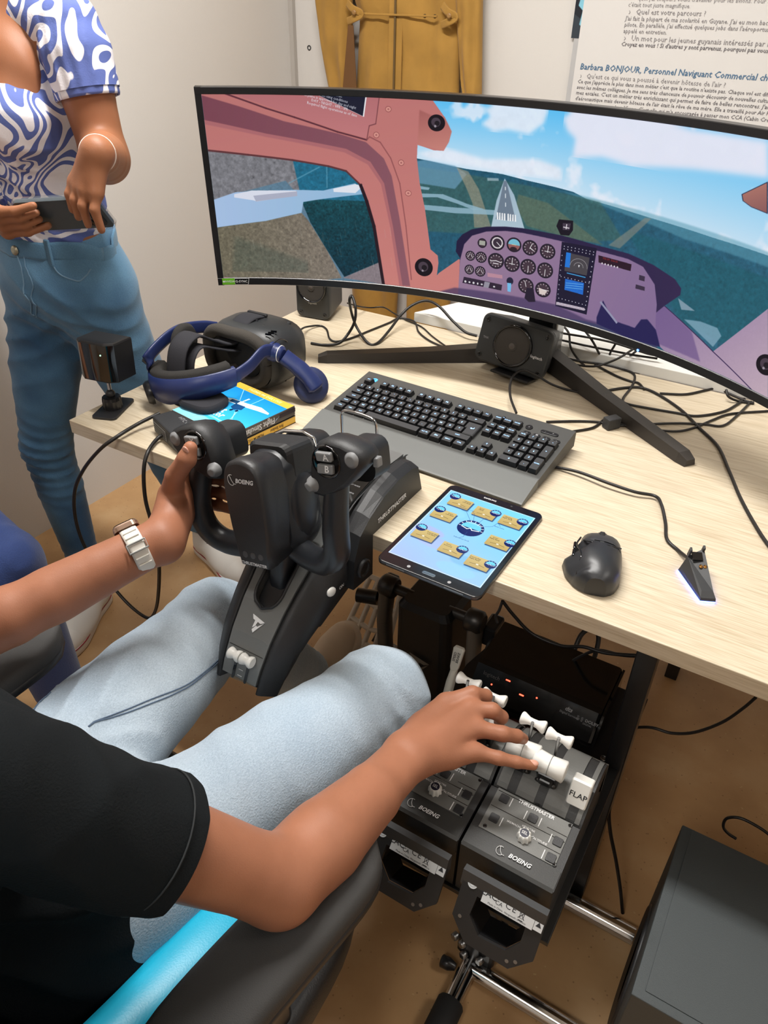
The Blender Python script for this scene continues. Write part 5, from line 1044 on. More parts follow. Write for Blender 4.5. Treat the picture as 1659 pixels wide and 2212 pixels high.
        B().at(L).loft([[(x_, y_ + .044, z_ * 1) for x_, (y_, z_) in zip([xx] * 12, [(.0165 * k * math.cos(q) , .0155 * k * math.sin(q)) for q in np.linspace(0, 2 * PI, 13)[:-1]])] for xx, k in ((-.0225, .86), (-.021, 1), (-.004, .9), (.0, .88), (.004, .9), (.021, 1), (.0225, .86))]).go('handle', K['white'], lv)
        B().at(L).loft_path([(.0005, .044 + .0152 * math.cos(q), .0142 * math.sin(q)) for q in np.linspace(0, 2 * PI, 20)], .0005, 4).go('handle_seam', K['lgrey'], lv)
        if rev:
            B().at(L).cyl((0, .03, -.018), (0, .072, -.03), .0022).go('reverser_rod', K['steel'], lv)
            B().at(L).lathe((-.018, .066, -.033), (1, 0, 0), [(.0075, 0), (.0092, .0015), (.009, .004), (.0055, .012), (.0052, .0175), (.0055, .024), (.009, .032), (.0092, .0345), (.0075, .036)], 22).go('reverser_handle', K['white'], lv)
    if extra:
        x, ang, kind = extra; a = math.radians(ang); d = V((0, math.sin(a), math.cos(a))); L = frame(V((x, QC[0], QC[1])) + d * .078, (1, 0, 0), y=d)
        if kind == 'FLAP': L = L @ rot('X', -52)
        if kind == 'FLAP':
            lv = B().at(L).box((0, .008, 0), (.007, .02, .02)).go('flap_stem', K['blacks'], t)
            B().at(L).loft([[(x_, .012 + y_, z) for x_, y_ in rrect(w, h, .003, 3, .0, .004)] for w, h, z in ((.026, .036, -.011), (.028, .040, -.009), (.028, .040, .008), (.025, .036, .0105))], smooth=False).go('flap_handle', K['white'], lv)
            text('FLAP', K['dink'], lv, L @ tr(0, .014, .0108), size=.0115, bold=.01)
        else:
            lv = B().at(L).loft_path([(0, .0, 0), (0, .03, 0), (.0005, .05, 0)], [(.006, .010), (.006, .010), (.005, .006)], 10, up=(1, 0, 0)).go('speed_brake_lever', mat('warm_grey_plastic', (176, 172, 162), .45), t)
            B().at(L).loft([[(x_, y, z_) for x_, z_ in rrect(w, .008, .002, 2)] for y, w in ((.048, .010), (.054, .014), (.085, .018), (.088, .014))], smooth=False).go('lever_handle', bpy.data.materials['warm_grey_plastic'], lv)
            text('SPEED\nBRAKE', K['dink'], lv, L @ tr(.0, .072, .0043) @ rot('Z', 90), size=.0058, bold=.02)
    # desk clamp bracket hanging at the front
    cb = thing('clamp_bracket', label.replace('throttle unit', 'clamp bracket below the front of the throttle unit').split(' with')[0], 'bracket', tr(ox + .074, -.268, .514), 'clamp brackets under the throttle units')
    B().at(frame((-.058, -.011, -.006), (1, 0, 0), z=(0, -1, 0)) @ X90).prism([(.014, .010), (-.006, .016), (-.018, .012), (-.02, .0), (.012, 0)], .112, 0).go('top_bar', mat('bracket_grey', (74, 75, 76), .4, .3), cb)
    hexo = [(-.055, -.016), (.055, -.016), (.055, -.065), (.03, -.092), (-.03, -.092), (-.055, -.065)]
    hexi = [(-.032, -.026), (.034, -.026), (.034, -.052), (.02, -.072), (-.016, -.074), (-.034, -.054)]
    hb = B(); FH = frame((0, -.014, .004), (1, 0, 0), z=(0, -.88, .48))
    for z0, z1 in ((0, .005),):
        vs_ = [(x, y, z) for z in (z0, z1) for poly_ in (hexo, hexi) for x, y in poly_]; fs_ = []
        for i in range(6):
            j = (i + 1) % 6; fs_ += [(i, j, 6 + j, 6 + i)[::-1], (12 + i, 12 + j, 18 + j, 18 + i), (i, 12 + i, 12 + j, j), (6 + i, 6 + j, 18 + j, 18 + i)]
        hb.at(FH).add(vs_, fs_)
    hb.go('bracket_plate', mat('bracket_black', (34, 33, 33), .5), cb)
    B().at(FH @ tr(0, 0, -.045)).loft([[(x, y, z) for x, y in hexi] for z in (0, .044)], smooth=False, cap=False).go('clamp_sleeve', K['blacks'], cb)
    for x, y in ((-.045, -.062), (.036, -.078), (.026, -.083)): B().at(FH).lathe((x, y, .005), (0, 0, 1), [(.0025, 0), (.0025, .0006)], 10).go('hole_ring', K['steel'], cb)
    LF = frame((0.0, -.0265, -.009), (1, 0, 0), z=(0, -.75, .66))
    B().at(LF @ tr(.008, 0, .0002)).prism([(-.034, -.0105), (.034, -.0105), (.034, .0125), (-.034, .0125)], .0004).go('rating_label', mat('silver_label', (206, 206, 206), .35, .3), cb)
    text('EAC', K['dink'], cb, LF @ tr(-.018, .002, .0008), size=.011, bold=.01); text('UK', K['dink'], cb, LF @ tr(-.004, .004, .0008), size=.007); text('CA', K['dink'], cb, LF @ tr(-.004, -.002, .0008), size=.007); text('CE', K['dink'], cb, LF @ tr(.011, .001, .0008), size=.011, space=1.2)
    text('TCA Throttle Quadrant Clamp', K['dink'], cb, LF @ tr(0.012, .0095, .0008), size=.0035); text('Made in China  Hergestellt in China', K['dink'], cb, LF @ tr(0.008, -.0078, .0008), size=.0035)
    B().at(LF @ tr(.026, .0, .0007)).loft_path([(-.004, .005, 0), (.004, -.005, 0)], .0004, 4).loft_path([(.004, .005, 0), (-.004, -.005, 0)], .0004, 4).loft_path([(-.003, .004, 0), (.003, .004, 0), (.002, -.004, 0), (-.002, -.004, 0), (-.003, .004, 0)], .0004, 4).box((0, -.0072, 0), (.006, .0012, .0003)).go('bin_symbol', K['dink'], cb)
    B().at(LF @ tr(.0475, -.002, .0002)).prism([(-.005, -.0065), (.006, -.0065), (.006, .0065), (-.005, .0065)], .0004).go('tick_label', bpy.data.materials['silver_label'], cb); text('▲', K['dink'], cb, LF @ tr(.048, -.001, .0008), size=.008)
    B().at(LF @ tr(-.042, .004, .0002)).lathe((0, 0, 0), (0, 0, 1), [(.0065, 0), (.0065, .0005)], 18).go('round_label', bpy.data.materials['silver_label'], cb)
    B().at(LF @ tr(-.042, .004, .0008)).loft_path([(.0048 * math.cos(a), .0036 * math.sin(a), 0) for a in np.linspace(0, 2 * PI, 20)], .0003, 4).go('round_print', K['gink'], cb)
    return t
quadrant('left throttle unit with a speed brake lever under the hand', .861, 0, [(.050, -8, 1, 1), (.094, -11, 1, 1)], (.010, 22, 'SPEED'))
quadrant('right throttle unit with a white FLAP lever', .994, 0, [(.026, -16, 1, 1), (.066, -18, 1, 1)], (.112, -28, 'FLAP'))
# ------------------------------------------------------------------ audio console on the plate
ac = thing('audio_console', 'black audio console with red lights behind the throttle units', 'amplifier', tr(.962, .165, .4))
cg = mat('console_gloss', (9, 9, 10), .16, coat=.3)
B().at(X90 @ tr(0, 0, -.113)).prism([(-.085, .0), (-.088, .012), (-.055, .052), (-.045, .056), (.06, .058), (.065, .05), (.065, 0)], .226, .006).go('housing', cg, ac)
CF = frame((0, -.0715, .0325), (1, 0, 0), y=(0, .033, .040))
text('logitech', mat('dim_print', (84, 84, 86), .6), ac, CF @ tr(-.082, .012, .0006), width=.03)
for x, y, w, h in ((-.052, .016, .008, .002), (-.022, .002, .008, .0022)): B().at(CF).box((x, y, .0004), (w, h, .0008)).go('level_light', K['red_led'], ac)
for x, y in ((-.077, -.002), (.004, .008)): B().at(CF).lathe((x, y, 0), (0, 0, 1), [(.0014, 0), (.0014, .0008)], 10).go('status_light', K['red_led'], ac)
dm = mat('pale_print', (140, 140, 142), .6)
text('dts', dm, ac, CF @ tr(.06, .012, .0006), size=.01, bold=.03, shear=.2); text('Digital Surround', dm, ac, CF @ tr(.064, .004, .0006), size=.0052); text('▯▯ DOLBY', dm, ac, CF @ tr(.094, .006, .0006), size=.007, bold=.02); text('DIGITAL', dm, ac, CF @ tr(.096, .0, .0006), size=.004)
B().at(X90 @ tr(0, 0, .113)).prism([(-.085, .002), (-.087, .012), (-.055, .05), (-.045, .054), (.06, .056), (.06, .002)], .004).go('end_cap', K['gloss'], ac)
# ------------------------------------------------------------------ subwoofer
sw = thing('subwoofer', 'black subwoofer box on the floor at the lower right', 'speaker', tr(1.397, -.087, 0))
sm = mat('subwoofer_vinyl', (62, 68, 70), .55, bump=.2, bscale=700); B().box((0, 0, .177), (.31, .288, .346), .002).go('cabinet', sm, sw)
B().box((.006, .004, .3508), (.292, .270, .0016), .0006).go('top_inlay', sm, sw)
for x in (-.13, .13):
    for y in (-.12, .12): B().lathe((x, y, 0), (0, 0, 1), [(.014, 0), (.016, .004)], 14).go('foot', K['rubber'], sw)
B().at(frame((-.155, 0, .15), (0, -1, 0), z=(-1, 0, 0))).lathe((0, 0, 0), (0, 0, 1), [(.1, 0), (.1, .003), (.094, .005), (.08, -.0)], 40).go('driver_ring', K['black'], sw)
# ------------------------------------------------------------------ swivel chair
ch = thing('gaming_chair', 'black swivel chair with turquoise sides carrying the seated pilot', 'chair', tr(.645, -.60, 0))
ck = mat('chair_leather', (30, 30, 32), .45, bump=.2, bscale=500); ct = mat('turquoise_leather', (28, 178, 214), .38, bump=.08, bscale=500); cpad = mat('armrest_pad', (52, 51, 50), .62, bump=.25, bscale=900)
def cushion(c, d, r, dome=0, n=12):
    us = np.linspace(-1, 1, n); rings = []
    return [[(x, y, z) for x, y in rrect(d[0] * k, d[1] * k, r * k, 6, c[0], c[1])] for k, z in ((.93, c[2] - d[2] / 2), (1, c[2] - d[2] / 4), (1, c[2] + d[2] / 4), (.94, c[2] + d[2] / 2), (.7, c[2] + d[2] / 2 + dome))]
B().loft(cushion((0, .04, .415), (.46, .50, .09), .08, .002)).go('seat', ck, ch)
for sx in (-1, 1): B().loft_path(spline([(sx * .243, -.24, .47), (sx * .255, -.05, .475), (sx * .25, .16, .462), (sx * .2, .27, .44)]), [(.035, .03)] * 19, 12).go('seat_bolster', ck, ch)
back = B().at(tr(0, -.27, .80) @ rot('X', 98)); back.loft([[(x, y, z) for x, y in rrect(w, .78, .12, 6)] for w, z in ((.42, -.045), (.5, -.03), (.5, .02), (.44, .04))]).go('backrest', ck, ch)
B().loft_path(spline([(.170, .20, .50), (.174, .08, .55), (.170, -.06, .575), (.164, -.18, .61), (.16, -.26, .70)]), [(.042, .034)] * 25, 12).go('side_wing', ct, ch)
for sx in (-1, 1): B().loft_path(spline([(sx * .24, -.22, .5), (sx * .265, -.21, .7), (sx * .25, -.25, .95), (sx * .2, -.3, 1.15)]), [(.05, .035)] * 19, 12).go('back_bolster', ct, ch)
for sx in (-1, 1):
    ap = spline([(.242, -.10, .645), (.258, .02, .650), (.272, .12, .650), (.284, .215, .646)]) if sx > 0 else spline([(-.275, -.1, .64), (-.28, .02, .648), (-.285, .13, .65), (-.285, .255, .645)])
    n_ = len(ap); rad = [(.02, .044 * math.sqrt(max(.06, 1 - (abs(2 * i / (n_ - 1) - 1)) ** 6))) for i in range(n_)]
    B().loft_path(ap, rad, 14, up=(0, 0, 1)).go('armrest', cpad, ch)
    B().loft_path([p - V((0, 0, .012)) for p in ap], [(.011, r[1] * 1.02) for r in rad], 12, up=(0, 0, 1)).go('armrest_rim', K['black'], ch)
    B().box((sx * (.258 if sx > 0 else .285), .04, .53), (.035, .07, .22), .008).box((sx * .21, .04, .40), (.16, .07, .02), .004).go('armrest_post', K['blacks'], ch)
B().cyl((0, 0, .12), (0, 0, .37), .028).cyl((0, 0, .10), (0, 0, .25), .04).box((0, 0, .36), (.24, .2, .03), .006).go('gas_lift', K['blacks'], ch)
for k in range(5):
    a = 2 * PI * k / 5 + .35; d = V((math.cos(a), math.sin(a), 0)); B().loft_path([d * .03 + V((0, 0, .12)), d * .2 + V((0, 0, .1)), d * .3 + V((0, 0, .075))], [.028, .022, .016], 10).go('star_leg', K['blacks'], ch)
    s_ = V((-d.y, d.x, 0))
    for q_ in (-1, 1): B().lathe(d * .3 + s_ * q_ * .008 + V((0, 0, .0275)), s_ * q_, [(.018, 0), (.0275, .003), (.0275, .014), (.022, .018)], 18).go('caster_wheel', K['black'], ch)
# ------------------------------------------------------------------ people
sk = mat('skin_tan', (158, 105, 79), .5, spec=.35, noise=.05, nscale=30, bump=.12, bscale=700, sss=.06); skw = mat('skin_brown', (150, 98, 68), .5, spec=.35, noise=.04, nscale=24, bump=.1, bscale=600, sss=.06)
nail = mat('fingernail', (214, 160, 140), .3)
hairm = mat('dark_hair', (28, 20, 16), .6, bump=.6, bscale=120)
def denim(name, a, b, sc=3.2, bump=.5):
    m = mat(name, a, .85, sheen=.15, bump=bump, bscale=420); N, L, p = nodes(m)
    tc = N.new('ShaderNodeTexCoord'); n = N.new('ShaderNodeTexNoise'); n.inputs['Scale'].default_value = sc; n.inputs['Detail'].default_value = 4; L.new(tc.outputs['Object'], n.inputs['Vector'])
    n2 = N.new('ShaderNodeTexNoise'); n2.inputs['Scale'].default_value = 700; mp = N.new('ShaderNodeMapping'); mp.inputs['Scale'].default_value = (1, .45, 1); mp.inputs['Rotation'].default_value = (.3, .5, .7); L.new(tc.outputs['Object'], mp.inputs[0]); L.new(mp.outputs[0], n2.inputs['Vector'])
    r = ramp(N, [(.36, a), (.62, b)]); L.new(n.outputs['Fac'], r.inputs[0]); r2 = ramp(N, [(.3, (206, 210, 216)), (.7, (255, 255, 255))]); L.new(n2.outputs['Fac'], r2.inputs[0])
    x = N.new('ShaderNodeMixRGB'); x.blend_type = 'MULTIPLY'; x.inputs[0].default_value = .6; L.new(r.outputs[0], x.inputs[1]); L.new(r2.outputs[0], x.inputs[2]); L.new(x.outputs[0], p.inputs['Base Color'])
    return m
def finger(pts, r0, r1): n = len(pts); return dict(pts=pts, r=[r0 + (r1 - r0) * i / (n - 1) for i in range(n)], k=.007)
def head(c, face, s=1, up=(0, 0, 1)):
    """head, neck stump, ears, nose, brow and lips around centre c looking along face"""
    f = V(face).normalized(); u = V(up); r = f.cross(u).normalized(); c = V(c); R = Matrix((r, f, u)).transposed().to_4x4(); q = lambda x, y, z: tuple(c + r * x * s + f * y * s + u * z * s)
    P = [dict(c=q(0, -.012, .025), e=(.073 * s, .092 * s, .09 * s), R=R, k=.03), dict(c=q(0, .028, -.04), e=(.056 * s, .062 * s, .068 * s), R=R, k=.04), dict(pts=[q(0, -.02, -.05), q(0, -.035, -.16)], r=[.052 * s, .058 * s], k=.03),
         dict(pts=[q(0, .086, .01), q(0, .104, -.022)], r=[.009 * s, .015 * s], k=.015), dict(pts=[q(-.03, .082, .032), q(.03, .082, .032)], r=[.01 * s, .01 * s], k=.02), dict(pts=[q(-.022, .083, -.055), q(.022, .083, -.055)], r=[.008 * s, .008 * s], k=.01)]
    for x in (-1, 1): P += [dict(c=q(x * .074, -.01, -.005), e=(.01 * s, .02 * s, .032 * s), R=R, k=.008), dict(c=q(x * .033, .094, .012), e=(.017 * s, .014 * s, .012 * s), R=R, k=.01, sub=1)]
    return P, q, R
def face_parts(q, R, par, hair=.006):
    for x in (-1, 1):
        B().ell(q(x * .033, .079, .012), (.0125, .0125, .0125)).go('eye', mat('eye_white', (230, 226, 220), .2), par); B().ell(q(x * .033, .0885, .012), (.006, .004, .006)).go('iris', mat('iris', (40, 24, 16), .15), par)
    body('hair', [dict(c=q(0, -.02, .04), e=(.082, .095, .092), R=R), dict(c=q(0, -.05, -.02), e=(.075, .06, .08), R=R, k=.02), dict(c=q(0, .1, -.02), e=(.075, .075, .085), R=R, sub=1, k=.01)], .006, hairm, par)

# ---- shoes: local x right, y to the toe, z up; heel at the origin
def shoe(par, M, kind):
    if kind == 'canvas': up, sole, tn = mat('canvas_white', (222, 218, 212), .8, bump=.2, bscale=900), mat('rubber_white', (224, 220, 214), .5), .0
    else: up, sole, tn = mat('beige_suede', (218, 198, 172), .85, bump=.3, bscale=700), mat('beige_sole', (228, 212, 190), .6), .0
    out = lambda k, g=0: [(x * k, y + g) for x, y in ((-.020, .002), (.020, .002), (.030, .03), (.031, .09), (.038, .15), (.044, .19), (.038, .235), (.018, .262), (-.004, .264), (-.028, .245), (-.040, .2), (-.036, .15), (-.029, .09), (-.030, .03))]
    def ring(k, z, g=0):
        P = out(k, g); return [tuple(p) + (z,) for p in P]
    sm = B().at(M); h = .026 if kind == 'canvas' else .032
    cl = [V((x, y, 0)) for x, y in out(1)]
    def sring(k, z): return [(q.x * k, .131 + (q.y - .131) * (1 + (k - 1) * .5), z) for q in sub_]
    sub_ = spline(cl + [cl[0]], 4)[:-1]
    sm.loft([sring(.97, 0), sring(1.05, .004), sring(1.06, h * .7), sring(1.03, h), sring(.9, h)]); so = sm.go('sole', sole, par)
    prims = [dict(pts=[(0, .045, .05), (0, .11, .045), (0, .19, .036), (-.0, .222, .03)], r=[.036, .036, .034, .030], k=.02), dict(pts=[(0, .045, .05), (0, .04, .085)], r=[.036, .036], k=.02), dict(c=(0, .16, .03), e=(.042, .09, .03), k=.02)]
    P2 = []
    for p in prims:
        p = dict(p)
        for key in ('pts',):
            if key in p: p[key] = [tuple(M @ V(q)) for q in p[key]]
        if 'c' in p: p['c'] = tuple(M @ V(p['c'])); p['R'] = M.to_3x3().to_4x4()
        P2.append(p)
    nz = M.to_3x3() @ V((0, 0, 1)); body('upper', P2, .004, up, par, cut=[(M @ V((0, 0, h * .8)), -nz), (M @ V((0, .03, .10)), nz)])
    if kind == 'canvas':
        pk = [dict(p) for p in P2]; fy = M.to_3x3() @ V((0, 1, 0))
        for p in pk:
            if 'r' in p: p['r'] = [r + .0018 for r in p['r']]
            else: p['e'] = tuple(e + .0018 for e in p['e'])
        body('toe_cap', pk, .004, sole, par, cut=[(M @ V((0, 0, h * .8)), -nz), (M @ V((0, .205, 0)), -fy)])
        B().at(M).loft_path([(q.x * 1.035, q.y, h * .93) for q in sub_ + sub_[:1]], .0012, 5, flat=(.0016, .0022), up=(0, 0, 1)).go('red_stripe', mat('red_line', (150, 30, 44), .5), par)
    for i in range(6):
        y = .085 + .019 * i; z = .0845 - .0052 * i
        for x in (-1, 1): B().at(M).lathe((x * .0185, y, z - .008), (x * .55, 0, .83), [(.0036, 0), (.0036, .0022), (.0016, .0024), (.0012, .001)], 10).go('eyelet', K['steel'], par)
        B().at(M).loft_path(spline([(-.0185, y, z - .005), (-.008, y + .008 * (i % 2), z + .0025), (.008, y + .006, z + .0025), (.0185, y + .012, z - .009)]), .0025, 6, flat=(.0012, .003), up=(0, 0, 1)).go('lace', up, par)

# ================================================================== the seated pilot
pl = thing('person', 'seated person in black T-shirt and pale jeans with hands on yoke and throttle', 'person', tr(.60, -.56, 0))
pl_off = V((.60, -.56, 0)); PI_ = pl   # parts are built in world coordinates and shifted back
def own(o, root=None): o.parent = pl if root is None else root; o.matrix_parent_inverse = (pl if root is None else root).matrix_world.inverted(); return o
bpy.context.view_layer.update(); pl.matrix_world = tr(.60, -.56, 0); bpy.context.view_layer.update()
YW = tr(.605, 0, T) @ WF
yw = lambda x, y, z: tuple(YW @ V((x + xs(y), y, z)))
Rs, Re, Rw = (.757, -.648, .935), (.894, -.498, .702), (.907, -.258, .640)
Ls, Le, Lw = (.42, -.66, .955), (.355, -.50, .735), (.487, -.230, .788)
lat = V((.95, -.31, 0)) * .009
mid = lambda a, b, t, o=(0, 0, 0): tuple(V(a).lerp(V(b), t) + V(o))
hp, hq, hR = head((.60, -.635, 1.21), (.1, 1, -.25))
M_ = dict(i=(.905, -.150, .632), m=(.937, -.143, .632), r=(.956, -.163, .626), p=(.970, -.190, .616))
prims = hp + [
 dict(pts=[(.60, -.67, 1.03), (.605, -.68, .86), (.60, -.6, .62)], r=[.06, .085, .085], k=.03), dict(pts=[Ls, (.605, -.68, .97), Rs], r=[.046, .07, .046], k=.03),
 dict(pts=[Rs, mid(Rs, Re, .5), mid(Re, Rs, .12), Re], r=[.05, .043, .039, .0385], k=.02), dict(pts=[Re, mid(Re, Rw, .28, (.004, 0, .004)), mid(Re, Rw, .65), tuple(V(Rw) - lat)], r=[.0385, .0415, .031, .0225], k=.02), dict(pts=[mid(Re, Rw, .2), mid(Re, Rw, .65, lat * .6), tuple(V(Rw) + lat)], r=[.036, .029, .0225], k=.02),
 dict(pts=[tuple(V(Rw) - lat), (.897, -.20, .632), M_['i']], r=[.022, .018, .0135], k=.014), dict(pts=[Rw, M_['m']], r=[.021, .0145], k=.014), dict(pts=[Rw, M_['r']], r=[.021, .0138], k=.014), dict(pts=[tuple(V(Rw) + lat), (.945, -.215, .620), M_['p']], r=[.021, .018, .0125], k=.014),
 dict(c=(.905, -.195, .613), e=(.026, .04, .018), k=.02),
 finger([M_['i'], (.931, -.122, .639), (.944, -.104, .625), (.944, -.098, .605)], .0122, .0082), finger([M_['m'], (.965, -.129, .633), (.976, -.119, .616), (.972, -.113, .597)], .0120, .0080),
 finger([M_['r'], (.991, -.151, .625), (1.006, -.136, .614), (1.012, -.125, .601)], .0115, .0078), finger([M_['p'], (1.000, -.181, .614), (1.021, -.170, .608), (1.040, -.157, .600)], .0102, .0066),
 dict(pts=[(.895, -.225, .622), (.882, -.178, .607), (.888, -.148, .594), (.900, -.128, .588)], r=[.02, .013, .0105, .008], k=.012),
 # left arm on the yoke
 dict(pts=[Ls, mid(Ls, Le, .5), Le], r=[.05, .043, .039], k=.02), dict(pts=[Le, mid(Le, Lw, .3), mid(Le, Lw, .7), Lw], r=[.039, .040, .031, .026], k=.02), dict(pts=[mid(Le, Lw, .5), mid(Le, Lw, 1, (-.004, .0, .012))], r=[.033, .022], k=.02),
 dict(pts=[Lw, yw(-.150, .026, .012), yw(-.152, .034, -.012)], r=[.024, .019, .013], k=.016), dict(pts=[Lw, yw(-.151, .010, .012), yw(-.154, .013, -.012)], r=[.024, .019, .013], k=.014), dict(pts=[Lw, yw(-.149, -.008, .014), yw(-.152, -.008, -.012)], r=[.024, .018, .0125], k=.014), dict(pts=[Lw, yw(-.146, -.022, .016), yw(-.149, -.027, -.010)], r=[.023, .017, .0115], k=.014)]
for i, y in enumerate((.034, .013, -.008, -.027)):
    l = (1, 1.08, 1, .82)[i]; prims.append(finger([yw(-.153, y, -.012), yw(-.150, y - .002, -.036 * l), yw(-.128, y - .004, -.044 * l), yw(-.085 - .018 * (1 - l), y - .006, -.034)], .0108 - .0005 * i, .0078))
prims.append(dict(pts=[mid(Lw, yw(-.15, 0, .02), .45), yw(-.143, .014, .040), yw(-.128, .048, .046), yw(-.108, .075, .042), yw(-.1035, .090, .037)], r=[.022, .018, .0138, .0132, .0100], k=.014))
body_o = own(body('body', prims, .0024, sk, None, iters=2))
for c, f, sz in (((1.0395, -.1575, .6055), frame((0, 0, 0), (.78, .48, -.2), z=(.1, -.35, .95)), (.0075, .0045, .0022)), (yw(-.1045, .088, .0455), YW.to_3x3().to_4x4() @ rot('Z', 62) @ rot('Y', -15), (.0085, .0066, .0024))):
    own(B().at(tr(*c) @ f.to_3x3().to_4x4()).ell((0, 0, 0), sz).go('fingernail', nail, None))
for p_ in ((.6, -.6, 1.21),): face_parts(hq, hR, None)
for o in [o for o in bpy.data.objects if o.parent is None and o.name.split('.')[0] in ('eye', 'iris', 'hair')]: own(o)
# T-shirt
sh = mat('black_cotton', (22, 25, 27), .95, spec=.15, bump=.35, bscale=500)
tsp_ = [dict(pts=[(.60, -.68, 1.0), (.607, -.68, .86), (.60, -.64, .68), (.60, -.59, .58), (.60, -.58, .50)], r=[.07, .098, .108, .128, .136], k=.04), dict(c=(.605, -.68, .88), e=(.156, .098, .14), k=.04), dict(c=(.60, -.61, .64), e=(.168, .118, .17), k=.04), dict(pts=[(.54, -.575, .53), (.668, -.575, .53)], r=[.13, .13], k=.05),
        dict(pts=[Ls, (.60, -.685, .985), Rs], r=[.060, .074, .060], k=.04)]
def shirt_post(P, d): return d + folds(P, [((.80, -.61, .90), .05, (.8, .5, .2), .05, .0035), ((.775, -.60, .88), .045, (.2, .8, -.6), .04, .003, 1.0), ((.84, -.57, .83), .03, (.9, -.2, .3), .035, .002), ((.65, -.50, .66), .1, (.2, .6, .8), .05, .006), ((.70, -.62, .75), .12, (.5, .1, .8), .07, .007), ((.5, -.52, .7), .1, (-.4, .5, .7), .05, .005)])
dR = (V(Re) - V(Rs)).normalized(); dL = (V(Le) - V(Ls)).normalized()
own(body('tshirt', tsp_, .005, sh, None, post=shirt_post, cut=[((.6, -.56, .45), (0, .1, -1)), ((.60, -.665, 1.045), (0, .15, 1), .14)]))
for a_, b_, d_ in ((Rs, Re, dR), (Ls, Le, dL)): own(body('sleeve', [dict(pts=[mid(a_, b_, -.06), mid(a_, b_, .68)], r=[.060, .060])], .004, sh, None, post=shirt_post, cut=[(mid(a_, b_, .53), d_)])); e1 = d_.cross(V((1, 0, 0))).normalized(); e2 = d_.cross(e1); own(B().loft_path([V(mid(a_, b_, .53)) - d_ * .018 + (e1 * math.cos(q) + e2 * math.sin(q)) * .0603 for q in np.linspace(0, 2 * PI, 48)], .0009, 5, cap=False).go('hem_stitch', mat('thread_grey', (34, 37, 39), .8), None))
# jeans
jn = denim('pale_denim', (166, 184, 200), (192, 205, 215), 3.0)
hr_, kr, ar = (.69, -.53, .565), (.784, -.128, .548), (.745, .055, .15); hl, kl, al = (.51, -.53, .565), (.466, -.135, .545), (.480, .07, .24)
jp = [dict(pts=[(.53, -.57, .57), (.67, -.57, .57)], r=[.115, .115], k=.04), dict(pts=[(.6, -.58, .6), (.6, -.6, .66)], r=[.12, .11], k=.04),
      dict(pts=[hr_, mid(hr_, kr, .55, (0, 0, .004)), kr], r=[.098, .088, .072], k=.05), dict(pts=[kr, mid(kr, ar, .5), ar], r=[.072, .062, .056], k=.03),
      dict(pts=[hl, mid(hl, kl, .55, (0, 0, .004)), kl], r=[.098, .088, .073], k=.05), dict(pts=[kl, mid(kl, al, .5), al], r=[.073, .064, .058], k=.03)]
def jean_post(P, d): return d + folds(P, [((.49, -.42, .60), .07, (1, .5, 0), .05, .007), ((.60, -.45, .58), .06, (1, -.4, 0), .04, .005), ((.79, -.15, .55), .06, (.3, .8, .6), .035, .005), ((.83, -.18, .55), .05, (.2, 1, .2), .03, .004), ((.47, -.15, .55), .06, (-.2, .9, .4), .04, .004), ((.72, -.38, .57), .1, (.5, .8, 0), .09, .004), ((.48, .06, .26), .06, (.1, .6, -.8), .03, .006)])
jo = own(body('jeans', jp, .005, jn, None, post=jean_post, cut=[((.745, .06, .13), (0, .1, -1), .2), ((al[0], al[1] + .004, al[2] - .012), (V(al) - V(kl)).normalized(), .12), ((.6, -.6, .70), (0, 0, 1))]))
bpy.context.view_layer.update()
st_m = mat('stitch_blue', (84, 102, 124), .8)
def seam(pts, r=.0010, par=jo, m=st_m):
    inv = par.matrix_world.inverted(); P = snap(par, [inv @ V(p) for p in spline(pts, 8)], .0006)
    o = B().loft_path([par.matrix_world @ q for q in P], r, 6).go('seam', m, None); own(o, par.parent); return o
for off in (-.004, .004): seam([(.545, -.44, .66), (.560 + off, -.362, .63), (.566 + off, -.288, .60), (.56 + off, -.2, .58), (.54 + off, -.13, .56)])
for dz in (0,): seam([(.79, -.46, .60), (.83, -.36, .58), (.86, -.2, .56), (.87, -.1, .53)]); seam([(.62, -.45, .68), (.69, -.46, .68), (.76, -.5, .64)])
seam([(.43, -.42, .68), (.46, -.47, .68), (.52, -.47, .69), (.6, -.46, .67)])
# shoes (left one on its pedal)
own_shoes = []
def person_shoe(M, kind, root):
    before = set(bpy.data.objects); shoe(None, M, kind)
    for o in [o for o in bpy.data.objects if o not in before]: own(o, root)
own(body('ankle_skin', [dict(pts=[al, (.480, .085, .17)], r=[.036, .034])], .005, sk, None))
person_shoe(frame((.482, .03, .112), (1, .05, 0), y=(-.05, .93, .36)), 'suede', pl)
person_shoe(frame((.745, .02, .0), (1, -.1, 0), y=(.05, 1, .0)), 'suede', pl)
